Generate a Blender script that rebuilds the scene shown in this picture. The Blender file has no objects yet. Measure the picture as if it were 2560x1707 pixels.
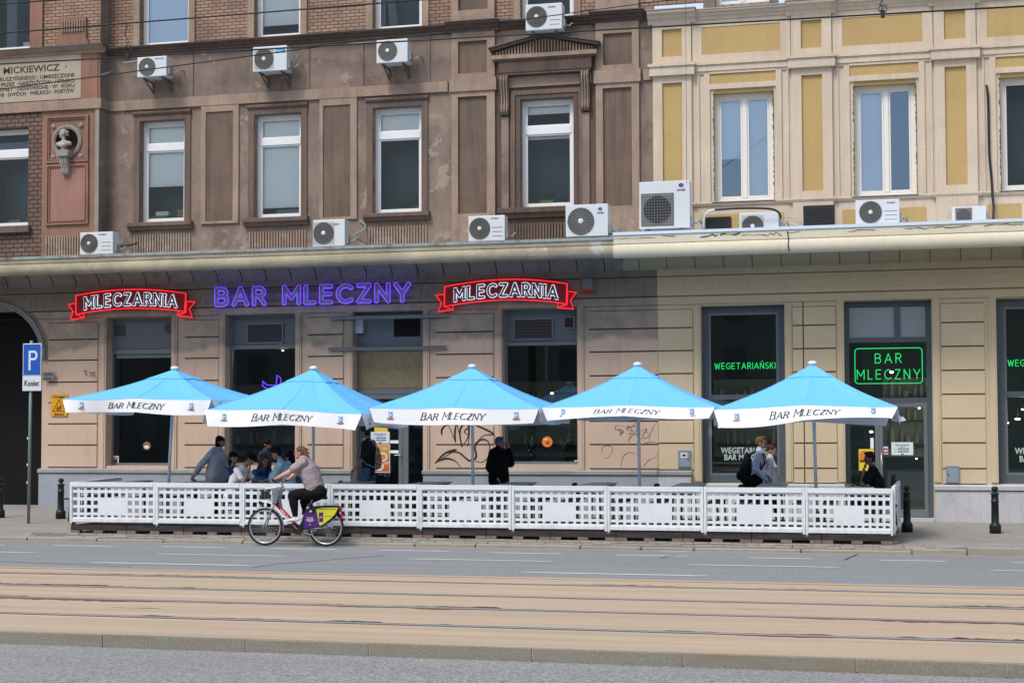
import bpy, math, random
from mathutils import Vector, Matrix
random.seed(7)
S = bpy.context.scene; COL = S.collection
rad = math.radians
# ------------------------------------------------------------ camera
f_px, cxp, cyp, CH = 3556., 1280., 940., 2.03
yaw, pit, rho = rad(13.0), math.atan(.0391), .003
F = Vector((-math.sin(yaw)*math.cos(pit), math.cos(yaw)*math.cos(pit), math.sin(pit)))
R0 = Vector((math.cos(yaw), math.sin(yaw), 0))
U0 = Vector((math.sin(yaw)*math.sin(pit), -math.cos(yaw)*math.sin(pit), math.cos(pit)))
CU = U0*math.cos(rho)+R0*math.sin(rho); CR = R0*math.cos(rho)-U0*math.sin(rho)
cd = bpy.data.cameras.new('camera'); cam = bpy.data.objects.new('camera', cd); COL.objects.link(cam)
M3 = Matrix((CR, CU, -F)).transposed()
cam.matrix_world = Matrix.Translation((0, 0, CH)) @ M3.to_4x4()
cd.sensor_width = 36.0; cd.lens = f_px/2560*36; cd.shift_y = (cyp-853.5)/2560
cd.clip_start = .1; cd.clip_end = 2000; S.camera = cam
# ------------------------------------------------------------ sky, sun, exposure
W = bpy.data.worlds.new('World'); S.world = W; W.use_nodes = True
nt = W.node_tree; bg = nt.nodes['Background']
sky = nt.nodes.new('ShaderNodeTexSky'); sky.sky_type = 'NISHITA'; sky.sun_disc = False
SUN_EL, SUN_AZ = rad(56), rad(206)       # azimuth clockwise from +Y
sky.sun_elevation = SUN_EL; sky.sun_rotation = SUN_AZ; sky.air_density = 1.0; sky.dust_density = 3.0; sky.ozone_density = 1.0
hs = nt.nodes.new('ShaderNodeHueSaturation'); hs.inputs['Saturation'].default_value = .8
nt.links.new(sky.outputs[0], hs.inputs['Color']); nt.links.new(hs.outputs[0], bg.inputs[0]); bg.inputs[1].default_value = .13
sl = bpy.data.lights.new('sun', 'SUN'); sl.energy = 1.75; sl.angle = rad(15); sl.color = (1, .96, .9)
so = bpy.data.objects.new('sun', sl); COL.objects.link(so)
sd = Vector((math.sin(SUN_AZ)*math.cos(SUN_EL), math.cos(SUN_AZ)*math.cos(SUN_EL), math.sin(SUN_EL)))
so.rotation_euler = sd.to_track_quat('Z', 'Y').to_euler(); so.location = (0, -10, 40)
S.view_settings.view_transform = 'Standard'; S.view_settings.look = 'None'; S.view_settings.exposure = 0.40; S.view_settings.gamma = 1
S.render.engine = 'CYCLES'
# ------------------------------------------------------------ pixel -> place
def _ray(px, py):
    return F+CR*((px-cxp)/f_px)-CU*((py-cyp)/f_px)
def PY(px, py, Y):
    d = _ray(px, py); t = Y/d.y; return (d.x*t, CH+d.z*t)
def PZ(px, py, z):
    d = _ray(px, py); t = (z-CH)/d.z; return (d.x*t, d.y*t)
def RX(x0, x1, y0, y1, Y):                 # pixel rectangle -> X0, X1, Z0, Z1 on the plane Y
    ym, xm = (y0+y1)/2, (x0+x1)/2
    return PY(x0, ym, Y)[0], PY(x1, ym, Y)[0], PY(xm, y1, Y)[1], PY(xm, y0, Y)[1]
# ------------------------------------------------------------ mesh builder
class MB:
    def __init__(s): s.v = []; s.f = []
    def add(s, vs, fs):
        n = len(s.v); s.v += [tuple(v) for v in vs]; s.f += [tuple(n+i for i in q) for q in fs]; return s
    def box(s, x0, x1, y0, y1, z0, z1):
        if x1 < x0: x0, x1 = x1, x0
        if y1 < y0: y0, y1 = y1, y0
        if z1 < z0: z0, z1 = z1, z0
        return s.add([(x0,y0,z0),(x1,y0,z0),(x1,y1,z0),(x0,y1,z0),(x0,y0,z1),(x1,y0,z1),(x1,y1,z1),(x0,y1,z1)],
            [(0,3,2,1),(4,5,6,7),(0,1,5,4),(1,2,6,5),(2,3,7,6),(3,0,4,7)])
    def bar(s, p, q, w, h=None, up=(0,0,1)):
        p = Vector(p); q = Vector(q); h = h or w; d = (q-p).normalized(); u = Vector(up)
        if abs(d.dot(u)) > .98: u = Vector((1, 0, 0))
        a = d.cross(u).normalized()*w/2; b = a.cross(d).normalized()*h/2
        vs = [c+i*a+j*b for c in (p, q) for i, j in ((-1,-1),(1,-1),(1,1),(-1,1))]
        return s.add(vs, [(0,1,2,3),(7,6,5,4),(0,4,5,1),(1,5,6,2),(2,6,7,3),(3,7,4,0)])
    def tube(s, pts, r, seg=8, closed=False, flat=None):
        # flat=(axis, factor): squash the section along a world axis
        pts = [Vector(p) for p in pts]; n = len(pts); rr = r if isinstance(r, (list, tuple)) else [r]*n
        vs = []; fs = []
        prev = None
        for i, p in enumerate(pts):
            if closed: d = pts[(i+1) % n]-pts[i-1]
            else: d = pts[min(i+1, n-1)]-pts[max(i-1, 0)]
            d = d.normalized() if d.length > 1e-9 else Vector((0, 0, 1))
            u = Vector((0, 1, 0)) if abs(d.y) < .95 else Vector((1, 0, 0))
            if prev is not None:
                u = prev-d*prev.dot(d)
                if u.length < 1e-6: u = Vector((1, 0, 0))
            a = (u-d*u.dot(d)).normalized(); b = d.cross(a); prev = a
            k = 1.0
            if not (i in (0, n-1)) or closed:
                e1 = (pts[i]-pts[i-1]).normalized(); e2 = (pts[(i+1) % n]-pts[i]).normalized()
                c = max(.35, math.sqrt(max(0, (1+e1.dot(e2))/2))); k = 1/c
            for j in range(seg):
                t = 2*math.pi*j/seg; o = a*math.cos(t)*rr[i]+b*math.sin(t)*rr[i]
                if k > 1.01:
                    m = (e2-e1)
                    if m.length > 1e-6:
                        m.normalize(); o = o+m*o.dot(m)*(k-1)
                if flat: o[flat[0]] *= flat[1]
                vs.append(p+o)
        m = n if closed else n-1
        for i in range(m):
            for j in range(seg):
                a0 = i*seg+j; a1 = i*seg+(j+1) % seg; b0 = ((i+1) % n)*seg+j; b1 = ((i+1) % n)*seg+(j+1) % seg
                fs.append((a0, a1, b1, b0))
        if not closed: fs += [tuple(range(seg-1, -1, -1)), tuple((n-1)*seg+j for j in range(seg))]
        return s.add(vs, fs)
    def lathe(s, prof, c=(0,0,0), axis='z', seg=16, cap=True):
        # prof: (radius, height) pairs
        vs = []; fs = []; n = len(prof)
        for r, h in prof:
            for j in range(seg):
                t = 2*math.pi*j/seg; x, y = r*math.cos(t), r*math.sin(t)
                v = (x, y, h) if axis == 'z' else ((x, -h, y) if axis == 'y' else (h, x, y))
                vs.append((v[0]+c[0], v[1]+c[1], v[2]+c[2]))
        for i in range(n-1):
            for j in range(seg): fs.append((i*seg+j, i*seg+(j+1) % seg, (i+1)*seg+(j+1) % seg, (i+1)*seg+j))
        if cap: fs += [tuple(range(seg-1, -1, -1)), tuple((n-1)*seg+j for j in range(seg))]
        return s.add(vs, fs)
    def ell(s, c, r, seg=14, rings=9, rot=None):
        vs = []; fs = []; c = Vector(c)
        for i in range(rings+1):
            p = math.pi*i/rings
            for j in range(seg):
                t = 2*math.pi*j/seg; v = Vector((r[0]*math.sin(p)*math.cos(t), r[1]*math.sin(p)*math.sin(t), r[2]*math.cos(p)))
                if rot: v = rot @ v
                vs.append(c+v)
        for i in range(rings):
            for j in range(seg):
                q = (i*seg+j, (i+1)*seg+j, (i+1)*seg+(j+1) % seg, i*seg+(j+1) % seg)
                if i == 0: q = (i*seg, (i+1)*seg+j, (i+1)*seg+(j+1) % seg)
                elif i == rings-1: q = (i*seg+j, (i+1)*seg, i*seg+(j+1) % seg)
                fs.append(q)
        return s.add(vs, fs)
    def prism(s, poly, y0, y1):               # poly of (x, z), extruded along Y
        n = len(poly); vs = [(x, y0, z) for x, z in poly]+[(x, y1, z) for x, z in poly]
        a = sum(poly[i][0]*poly[(i+1) % n][1]-poly[(i+1) % n][0]*poly[i][1] for i in range(n))
        fs = [tuple(range(n)), tuple(range(2*n-1, n-1, -1))]+[(i, n+i, n+(i+1) % n, (i+1) % n) for i in range(n)]
        if a < 0: fs = [tuple(reversed(q)) for q in fs]
        return s.add(vs, fs)
    def profx(s, prof, x0, x1):               # prof of (y, z), extruded along X, open strip
        n = len(prof); vs = [(x0, y, z) for y, z in prof]+[(x1, y, z) for y, z in prof]
        return s.add(vs, [(i, i+1, n+i+1, n+i) for i in range(n-1)])
    def profbox(s, prof, x0, x1):             # closed profile
        n = len(prof); vs = [(x0, y, z) for y, z in prof]+[(x1, y, z) for y, z in prof]
        return s.add(vs, [(i, (i+1) % n, n+(i+1) % n, n+i) for i in range(n)]+[tuple(range(n-1, -1, -1)), tuple(range(n, 2*n))])
    def wall(s, x0, x1, z0, z1, holes, Y, depth):   # front sheet with openings and their reveals
        xs = sorted({x0, x1}|{h[0] for h in holes}|{h[1] for h in holes}); zs = sorted({z0, z1}|{h[2] for h in holes}|{h[3] for h in holes})
        xs = [x for x in xs if x0-1e-6 <= x <= x1+1e-6]; zs = [z for z in zs if z0-1e-6 <= z <= z1+1e-6]
        for i in range(len(xs)-1):
            for j in range(len(zs)-1):
                mx, mz = (xs[i]+xs[i+1])/2, (zs[j]+zs[j+1])/2
                if any(h[0] < mx < h[1] and h[2] < mz < h[3] for h in holes): continue
                s.add([(xs[i],Y,zs[j]),(xs[i+1],Y,zs[j]),(xs[i+1],Y,zs[j+1]),(xs[i],Y,zs[j+1])], [(0,1,2,3)])
        for a, b, c, d in holes:
            c = max(c, z0); d = min(d, z1); a = max(a, x0); b = min(b, x1)
            s.add([(a,Y,c),(b,Y,c),(b,Y,d),(a,Y,d),(a,Y+depth,c),(b,Y+depth,c),(b,Y+depth,d),(a,Y+depth,d)], [(0,4,5,1),(1,5,6,2),(2,6,7,3),(3,7,4,0)])
        return s
    def frame(s, x0, x1, z0, z1, w, y0, y1, wt=None, wb=None):
        wt = w if wt is None else wt; wb = w if wb is None else wb
        s.box(x0, x0+w, y0, y1, z0, z1); s.box(x1-w, x1, y0, y1, z0, z1)
        s.box(x0+w, x1-w, y0, y1, z1-wt, z1); s.box(x0+w, x1-w, y0, y1, z0, z0+wb); return s
    def panel(s, x0, x1, z0, z1, a, b, c, d, y0, y1):   # raised slab with a sunk panel a..b, c..d
        s.box(x0, a, y0, y1, z0, z1); s.box(b, x1, y0, y1, z0, z1); s.box(a, b, y0, y1, z0, c); s.box(a, b, y0, y1, d, z1); return s
    def build(s, name, mat, parent=None, smooth=False, bevel=0):
        o0 = worldpos(parent) if parent else Vector((0, 0, 0))
        me = bpy.data.meshes.new(name); me.from_pydata([(v[0]-o0.x, v[1]-o0.y, v[2]-o0.z) for v in s.v], [], s.f); me.update()
        if mat: me.materials.append(mat)
        if smooth:
            for p in me.polygons: p.use_smooth = True
        o = bpy.data.objects.new(name, me); COL.objects.link(o)
        if parent: o.parent = parent
        if bevel:
            b = o.modifiers.new('bevel', 'BEVEL'); b.width = bevel; b.segments = 2; b.limit_method = 'ANGLE'
        return o
def worldpos(o):
    v = Vector((0, 0, 0))
    while o: v += o.location; o = o.parent
    return v
def tag(o, label=None, cat=None, group=None, kind=None):
    for k, v in (('label', label), ('category', cat), ('group', group), ('kind', kind)):
        if v: o[k] = v
    return o
def thing(name, label, cat, loc=(0,0,0), group=None):
    o = bpy.data.objects.new(name, None); COL.objects.link(o); o.location = loc; o.empty_display_size = .2
    return tag(o, label, cat, group)
def copy_tree(o, parent=None):
    c = o.copy(); COL.objects.link(c); c.parent = parent
    for ch in o.children: copy_tree(ch, c)
    return c
# ------------------------------------------------------------ materials
def mat(name, col, rough=.8, metal=0., spec=.3, emit=None, es=0):
    m = bpy.data.materials.new(name); m.use_nodes = True; b = m.node_tree.nodes['Principled BSDF']
    b.inputs['Base Color'].default_value = (*col, 1); b.inputs['Roughness'].default_value = rough; b.inputs['Metallic'].default_value = metal
    b.inputs['Specular IOR Level'].default_value = spec
    if emit: b.inputs['Emission Color'].default_value = (*emit, 1); b.inputs['Emission Strength'].default_value = es
    return m
class NT:
    def __init__(s, name, rough=.85, spec=.25):
        s.m = bpy.data.materials.new(name); s.m.use_nodes = True; s.t = s.m.node_tree; s.b = s.t.nodes['Principled BSDF']
        s.b.inputs['Roughness'].default_value = rough; s.b.inputs['Specular IOR Level'].default_value = spec
        g = s.t.nodes.new('ShaderNodeNewGeometry'); s.pos = g.outputs['Position']; s.nor = g.outputs['Normal']
    def n(s, t, **k):
        o = s.t.nodes.new(t)
        for a, b in k.items(): setattr(o, a, b)
        return o
    def l(s, a, b): s.t.links.new(a, b)
    def map(s, sc, loc=(0,0,0)):
        m = s.n('ShaderNodeMapping'); m.inputs['Scale'].default_value = sc; m.inputs['Location'].default_value = loc; s.l(s.pos, m.inputs[0]); return m.outputs[0]
    def noise(s, sc=(1,1,1), scale=1., det=4, rough=.6, loc=(0,0,0)):
        n = s.n('ShaderNodeTexNoise'); n.inputs['Scale'].default_value = scale; n.inputs['Detail'].default_value = det; n.inputs['Roughness'].default_value = rough
        s.l(s.map(sc, loc), n.inputs[0]); return n.outputs[0]
    def ramp(s, x, a, b, lo=0., hi=1.):
        r = s.n('ShaderNodeMapRange'); s.l(x, r.inputs[0]); r.inputs[1].default_value = a; r.inputs[2].default_value = b; r.inputs[3].default_value = lo; r.inputs[4].default_value = hi
        return r.outputs[0]
    def mix(s, f, a, b, mode='MIX'):
        m = s.n('ShaderNodeMix', data_type='RGBA', blend_type=mode)
        for v, i in ((f, 0), (a, 6), (b, 7)):
            if isinstance(v, (int, float)): m.inputs[i].default_value = v
            elif isinstance(v, tuple): m.inputs[i].default_value = (*v, 1)
            else: s.l(v, m.inputs[i])
        return m.outputs[2]
    def math(s, op, a, b=0.):
        m = s.n('ShaderNodeMath', operation=op)
        for v, i in ((a, 0), (b, 1)):
            if isinstance(v, (int, float)): m.inputs[i].default_value = v
            else: s.l(v, m.inputs[i])
        return m.outputs[0]
    def sep(s):
        q = s.n('ShaderNodeSeparateXYZ'); s.l(s.pos, q.inputs[0]); return q.outputs
    def bump(s, h, st=.3, d=.02):
        b = s.n('ShaderNodeBump'); b.inputs['Strength'].default_value = st; b.inputs['Distance'].default_value = d; s.l(h, b.inputs['Height']); s.l(b.outputs[0], s.b.inputs['Normal'])
    def out(s, c): s.l(c, s.b.inputs['Base Color']); return s.m
def stucco(name, a, b, dirt=(.05,.04,.035), blotch=.8, streak=.5, dirtamt=.55, patch=None, bs=.25, ss=(7, 7, .45), low=None):
    k = NT(name, .9)
    c = k.mix(k.ramp(k.noise(scale=blotch, det=6), .35, .65), a, b)
    st = k.ramp(k.noise(ss, 1., 5, .7), .48, .72, 0, streak)
    c = k.mix(st, c, dirt)
    d = k.ramp(k.noise(scale=1.7, det=8, rough=.7, loc=(5, 3, 9)), .55, .75, 0, dirtamt)
    c = k.mix(d, c, dirt)
    if patch:
        c = k.mix(k.ramp(k.noise(scale=1.1, det=10, rough=.7, loc=(31, 0, 12)), .60, .63, 0, .85), c, patch)
    if low: c = k.mix(k.math('MULTIPLY', k.ramp(k.sep()[2], low[1], low[2], 0, 1), k.ramp(k.noise(scale=2.4, det=9, rough=.72, loc=(1, 8, 3)), .50, .60, 0, .8)), c, low[0])
    g = k.noise(scale=60, det=3)
    c = k.mix(.25, c, k.mix(k.ramp(g, .3, .7), (.25, .25, .25), (.8, .8, .8)), 'OVERLAY')
    k.bump(k.noise(scale=35, det=6), bs, .015); return k.out(c)
def brickmat(name, c1, c2, mortar, bw=.205, rh=.079, ms=.009):
    k = NT(name, .9); q = k.sep(); cb = k.n('ShaderNodeCombineXYZ'); k.l(q[0], cb.inputs[0]); k.l(q[2], cb.inputs[1])
    ay = k.math('MULTIPLY', q[1], 1.0); cb2 = k.math('ADD', q[0], ay); k.l(cb2, cb.inputs[0])
    b = k.n('ShaderNodeTexBrick'); k.l(cb.outputs[0], b.inputs[0])
    b.inputs['Color1'].default_value = (*c1, 1); b.inputs['Color2'].default_value = (*c2, 1); b.inputs['Mortar'].default_value = (*mortar, 1)
    b.inputs['Scale'].default_value = 1; b.inputs['Brick Width'].default_value = bw; b.inputs['Row Height'].default_value = rh; b.inputs['Mortar Size'].default_value = ms; b.inputs['Mortar Smooth'].default_value = .15
    c = k.mix(k.ramp(k.noise(scale=1.3, det=6), .45, .75, 0, .55), b.outputs[0], (.07, .05, .04))
    k.bump(b.outputs[1], -.6, .02); return k.out(c)
def glassmat(name, tint=(.8,.86,.86), refl=0.0, ior=1.45, gcol=(.85, .95, 1)):
    m = bpy.data.materials.new(name); m.use_nodes = True; t = m.node_tree; t.nodes.clear()
    o = t.nodes.new('ShaderNodeOutputMaterial'); mx = t.nodes.new('ShaderNodeMixShader'); tr = t.nodes.new('ShaderNodeBsdfTransparent'); gl = t.nodes.new('ShaderNodeBsdfGlossy')
    fr = t.nodes.new('ShaderNodeFresnel'); fr.inputs[0].default_value = ior; ad = t.nodes.new('ShaderNodeMath'); ad.operation = 'ADD'; ad.inputs[1].default_value = refl
    tr.inputs[0].default_value = (*tint, 1); gl.inputs['Roughness'].default_value = .015; gl.inputs[0].default_value = (*gcol, 1)
    t.links.new(fr.outputs[0], ad.inputs[0]); t.links.new(ad.outputs[0], mx.inputs[0]); t.links.new(tr.outputs[0], mx.inputs[1]); t.links.new(gl.outputs[0], mx.inputs[2]); t.links.new(mx.outputs[0], o.inputs[0])
    return m
M = {}
M['brown'] = stucco('brown_stucco', (.275, .207, .168), (.168, .130, .112), (.085, .066, .057), 1.1, .42, .7, ss=(3.2, 3.2, .5), low=((.40, .35, .31), 7.0, 6.25), patch=(.34, .275, .225))
M['brown_l'] = stucco('brown_stucco_trim', (.36, .27, .21), (.28, .205, .16), (.105, .083, .072), 1.2, .45, .5, ss=(3.5, 3.5, .6), low=((.44, .39, .34), 7.0, 6.25))
M['brown_d'] = stucco('sooty_stucco', (.105, .074, .062), (.15, .10, .078), (.04, .033, .032), .6, .6, .5)
M['panel_d'] = stucco('dark_panel_stucco', (.13, .098, .082), (.185, .13, .10), (.06, .047, .042), .9, .55, .4)
M['red'] = stucco('terracotta_stucco', (.31, .165, .12), (.23, .135, .10), (.09, .06, .05), 1.2, .5, .35)
M['redpanel'] = stucco('pink_panel_stucco', (.34, .18, .15), (.28, .155, .13), (.12, .08, .07), 1.2, .3, .25)
M['cream'] = stucco('cream_stucco', (.61, .515, .405), (.54, .455, .36), (.25, .21, .17), .8, .28, .2, bs=.12)
M['yellow'] = stucco('yellow_panel_stucco', (.47, .335, .145), (.43, .305, .135), (.3, .22, .12), 1.2, .15, .15, bs=.12)
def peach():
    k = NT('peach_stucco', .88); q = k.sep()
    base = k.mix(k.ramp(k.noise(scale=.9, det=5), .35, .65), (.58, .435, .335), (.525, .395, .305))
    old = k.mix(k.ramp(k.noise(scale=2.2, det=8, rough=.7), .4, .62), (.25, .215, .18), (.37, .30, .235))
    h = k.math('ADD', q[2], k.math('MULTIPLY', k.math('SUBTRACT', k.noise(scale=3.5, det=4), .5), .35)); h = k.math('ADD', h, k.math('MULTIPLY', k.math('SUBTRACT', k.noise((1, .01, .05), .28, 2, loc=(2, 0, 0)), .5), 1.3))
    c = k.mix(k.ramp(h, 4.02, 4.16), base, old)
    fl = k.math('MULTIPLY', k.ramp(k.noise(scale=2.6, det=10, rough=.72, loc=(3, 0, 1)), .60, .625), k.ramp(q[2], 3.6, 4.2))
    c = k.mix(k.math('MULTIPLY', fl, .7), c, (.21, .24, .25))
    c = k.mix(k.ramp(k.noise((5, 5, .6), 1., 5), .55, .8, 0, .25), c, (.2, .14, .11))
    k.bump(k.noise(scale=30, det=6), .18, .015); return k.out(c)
M['peach'] = peach()
M['creamwall'] = stucco('cream_wall_paint', (.585, .485, .33), (.545, .45, .31), (.35, .28, .18), .8, .12, .12, bs=.1)
M['plinth'] = stucco('grey_blue_plinth', (.31, .345, .39), (.27, .305, .355), (.16, .17, .19), .9, .2, .3, bs=.2)
M['ledge'] = stucco('stone_ledge', (.33, .34, .34), (.27, .28, .29), (.14, .14, .14), 1.2, .3, .3)
M['plinth_w'] = stucco('pale_plinth', (.50, .50, .52), (.42, .43, .47), (.25, .24, .24), .9, .3, .4, bs=.2)
M['roll'] = stucco('weathered_canopy_edge', (.42, .37, .26), (.30, .27, .20), (.13, .12, .105), 1.5, .55, .45, patch=(.44, .42, .39), bs=.3, ss=(.5, 6, 9))
M['rollc'] = stucco('cream_canopy_edge', (.66, .61, .47), (.61, .56, .43), (.35, .31, .22), .8, .12, .12, bs=.1)
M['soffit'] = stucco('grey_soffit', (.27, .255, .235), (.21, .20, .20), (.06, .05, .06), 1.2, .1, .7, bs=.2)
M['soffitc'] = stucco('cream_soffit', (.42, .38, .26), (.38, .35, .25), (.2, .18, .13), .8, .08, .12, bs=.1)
M['brick'] = brickmat('brown_brick', (.37, .25, .185), (.29, .19, .14), (.055, .035, .03))
M['brickd'] = brickmat('dark_quoin_brick', (.19, .125, .095), (.155, .105, .085), (.04, .03, .027), .21, .105, .014)
M['stone'] = stucco('grey_stone', (.30, .285, .26), (.24, .23, .21), (.1, .095, .09), 2., .3, .4)
M['plaque'] = stucco('sandstone_plaque', (.42, .37, .29), (.36, .32, .26), (.2, .17, .14), 1.5, .3, .2)
M['zinc'] = mat('zinc_flashing', (.33, .40, .44), .45, .3)
M['zinc_l'] = mat('bright_zinc_strip', (.62, .72, .84), .4, .1)
M['zinc_r'] = stucco('rusty_zinc_flashing', (.30, .34, .34), (.26, .30, .30), (.13, .05, .03), 3., .5, .9)
M['cap'] = mat('dark_slate_capping', (.09, .095, .10), .6)
M['white'] = mat('white_pvc', (.74, .76, .77), .35)
M['creamw'] = mat('cream_white_pvc', (.72, .70, .66), .4)
M['glass'] = glassmat('window_glass', (.95, .97, .98), .0, 1.45)
M['glassr'] = glassmat('reflective_glass', (.88, .93, .96), .20, 1.45, (.55, .74, 1.0))
M['glasst'] = glassmat('shop_glass', (.62, .74, .74), .075, 1.45)
M['blind'] = mat('pale_blue_blind', (.82, .88, .89), .8)
M['curtain'] = mat('white_curtain', (.80, .88, .85), .85)
M['curtb'] = mat('blue_grey_curtain', (.16, .2, .26), .85)
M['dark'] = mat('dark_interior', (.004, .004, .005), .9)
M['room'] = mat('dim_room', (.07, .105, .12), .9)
M['shopframe'] = mat('anthracite_aluminium', (.085, .11, .135), .45, .1)
M['shopframe2'] = mat('grey_aluminium', (.15, .17, .185), .45, .1)
M['shoppanel'] = mat('grey_blue_infill', (.10, .125, .155), .5)
M['louvre'] = mat('dark_louvre', (.045, .045, .05), .55)
M['plant'] = mat('leaf_green', (.035, .085, .03), .6)
M['joint'] = mat('dark_joint', (.045, .04, .035), .9)
M['black'] = mat('black_metal', (.02, .022, .024), .5)
M['steel'] = mat('brushed_steel', (.45, .46, .47), .35, .7)
# ------------------------------------------------------------ text helpers
def text_mesh(s, x0, x1, zc, Y, m, name, parent, h=None, extr=.004, bold=0., shear=0., dirv=None):
    """flat lettering facing -Y, spanning x0..x1 (or cap height h), centred on height zc"""
    cu = bpy.data.curves.new('t', 'FONT'); cu.body = s; cu.extrude = extr; cu.offset = bold; cu.shear = shear; cu.resolution_u = 2
    o = bpy.data.objects.new('t', cu); COL.objects.link(o); bpy.context.view_layer.update()
    me = bpy.data.meshes.new_from_object(o.evaluated_get(bpy.context.evaluated_depsgraph_get())); bpy.data.objects.remove(o)
    vs = [v.co.copy() for v in me.vertices]
    if not vs: return None
    a, b = min(v.x for v in vs), max(v.x for v in vs); c, d = min(v.y for v in vs), max(v.y for v in vs)
    sx = (x1-x0)/(b-a); sz = sx if h is None else h/.72
    if h is None: zoff = zc-(c+d)/2*sz
    else: zoff = zc-.36*sz
    o0 = worldpos(parent) if parent else Vector()
    for v in me.vertices:
        p = v.co; q = Vector((x0+(p.x-a)*sx, Y-p.z, zoff+p.y*sz)); v.co = q-o0
    me.materials.clear(); me.materials.append(m)
    ob = bpy.data.objects.new(name, me); COL.objects.link(ob); ob.parent = parent; return ob
def arc(cx, cy, rx, ry, a0, a1, n=10):
    return [(cx+rx*math.cos(rad(a0+(a1-a0)*i/n)), cy+ry*math.sin(rad(a0+(a1-a0)*i/n))) for i in range(n+1)]
GL = {
 'A': (.8, [[(0,0),(.4,1),(.8,0)], [(.13,.33),(.67,.33)]]),
 'B': (.64, [[(0,0),(0,1),(.34,1)]+arc(.34,.765,.25,.235,90,-90,6)+[(0,.53)], [(0,.53),(.36,.53)]+arc(.36,.265,.28,.265,90,-90,6)+[(0,0)]]),
 'C': (.78, [arc(.46,.5,.46,.5,48,312,12)]),
 'D': (.72, [[(0,0),(0,1),(.28,1)]+arc(.28,.5,.44,.5,90,-90,8)+[(0,0)]]),
 'E': (.56, [[(.56,1),(0,1),(0,0),(.56,0)], [(0,.52),(.5,.52)]]),
 'G': (.8, [arc(.46,.5,.46,.5,48,320,12)+[(.82,.46),(.52,.46)]]),
 'I': (.02, [[(.01,0),(.01,1)]]),
 'K': (.6, [[(0,0),(0,1)], [(.56,1),(0,.42)], [(.18,.6),(.6,0)]]),
 'L': (.5, [[(0,1),(0,0),(.5,0)]]),
 'M': (.86, [[(0,0),(0,1),(.43,.32),(.86,1),(.86,0)]]),
 'N': (.68, [[(0,0),(0,1),(.68,0),(.68,1)]]),
 'Ń': (.68, [[(0,0),(0,1),(.68,0),(.68,1)], [(.3,1.14),(.46,1.32)]]),
 'R': (.62, [[(0,0),(0,1),(.34,1)]+arc(.34,.75,.25,.25,90,-90,6)+[(0,.5)], [(.3,.5),(.62,0)]]),
 'S': (.58, [arc(.3,.74,.27,.26,40,240,8)[:-1]+[(.34,.47)]+arc(.29,.25,.29,.25,50,-150,8)]),
 'T': (.7, [[(0,1),(.7,1)], [(.35,1),(.35,0)]]),
 'W': (1.05, [[(0,1),(.26,0),(.52,.9),(.79,0),(1.05,1)]]),
 'Y': (.76, [[(0,1),(.38,.45),(.76,1)], [(.38,.45),(.38,0)]]),
 'Z': (.62, [[(0,1),(.62,1),(0,0),(.62,0)]]),
 ' ': (.35, []),
}
def layout(s, gap=.28):
    x = 0; out = []
    for ch in s:
        w, st = GL[ch]; out.append((ch, x, w, st)); x += w+gap
    return out, x-gap
def splitc(pl):
    out = []; cur = [pl[0]]
    for i in range(1, len(pl)):
        cur.append(pl[i])
        if i < len(pl)-1:
            a = (pl[i][0]-pl[i-1][0], pl[i][1]-pl[i-1][1]); b = (pl[i+1][0]-pl[i][0], pl[i+1][1]-pl[i][1])
            if (a[0]*b[0]+a[1]*b[1])/(math.hypot(*a)*math.hypot(*b)+1e-9) < .45: out.append(cur); cur = [pl[i]]
    out.append(cur); return out
for _k in list(GL): GL[_k] = (GL[_k][0], [q for pl in GL[_k][1] for q in splitc(pl)])
def stroke_text(mb, s, fn, r, gap=.28, flat=None, seg=8, each=None, caps=True):
    """fn maps (u 0..1 across, v 0..1 up) to a 3-D point"""
    lay, tot = layout(s, gap)
    for i, (ch, x, w, st) in enumerate(lay):
        tgt = each[i] if each else mb
        for pl in st:
            pts = [fn((x+a)/tot, b) for a, b in pl]
            tgt.tube(pts, r, seg, flat=flat)
            if caps:
                for e in (pts[0], pts[-1]):
                    rr = [r]*3
                    if flat: rr[flat[0]] = r*flat[1]
                    tgt.ell(e, rr, 8, 6)
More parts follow.
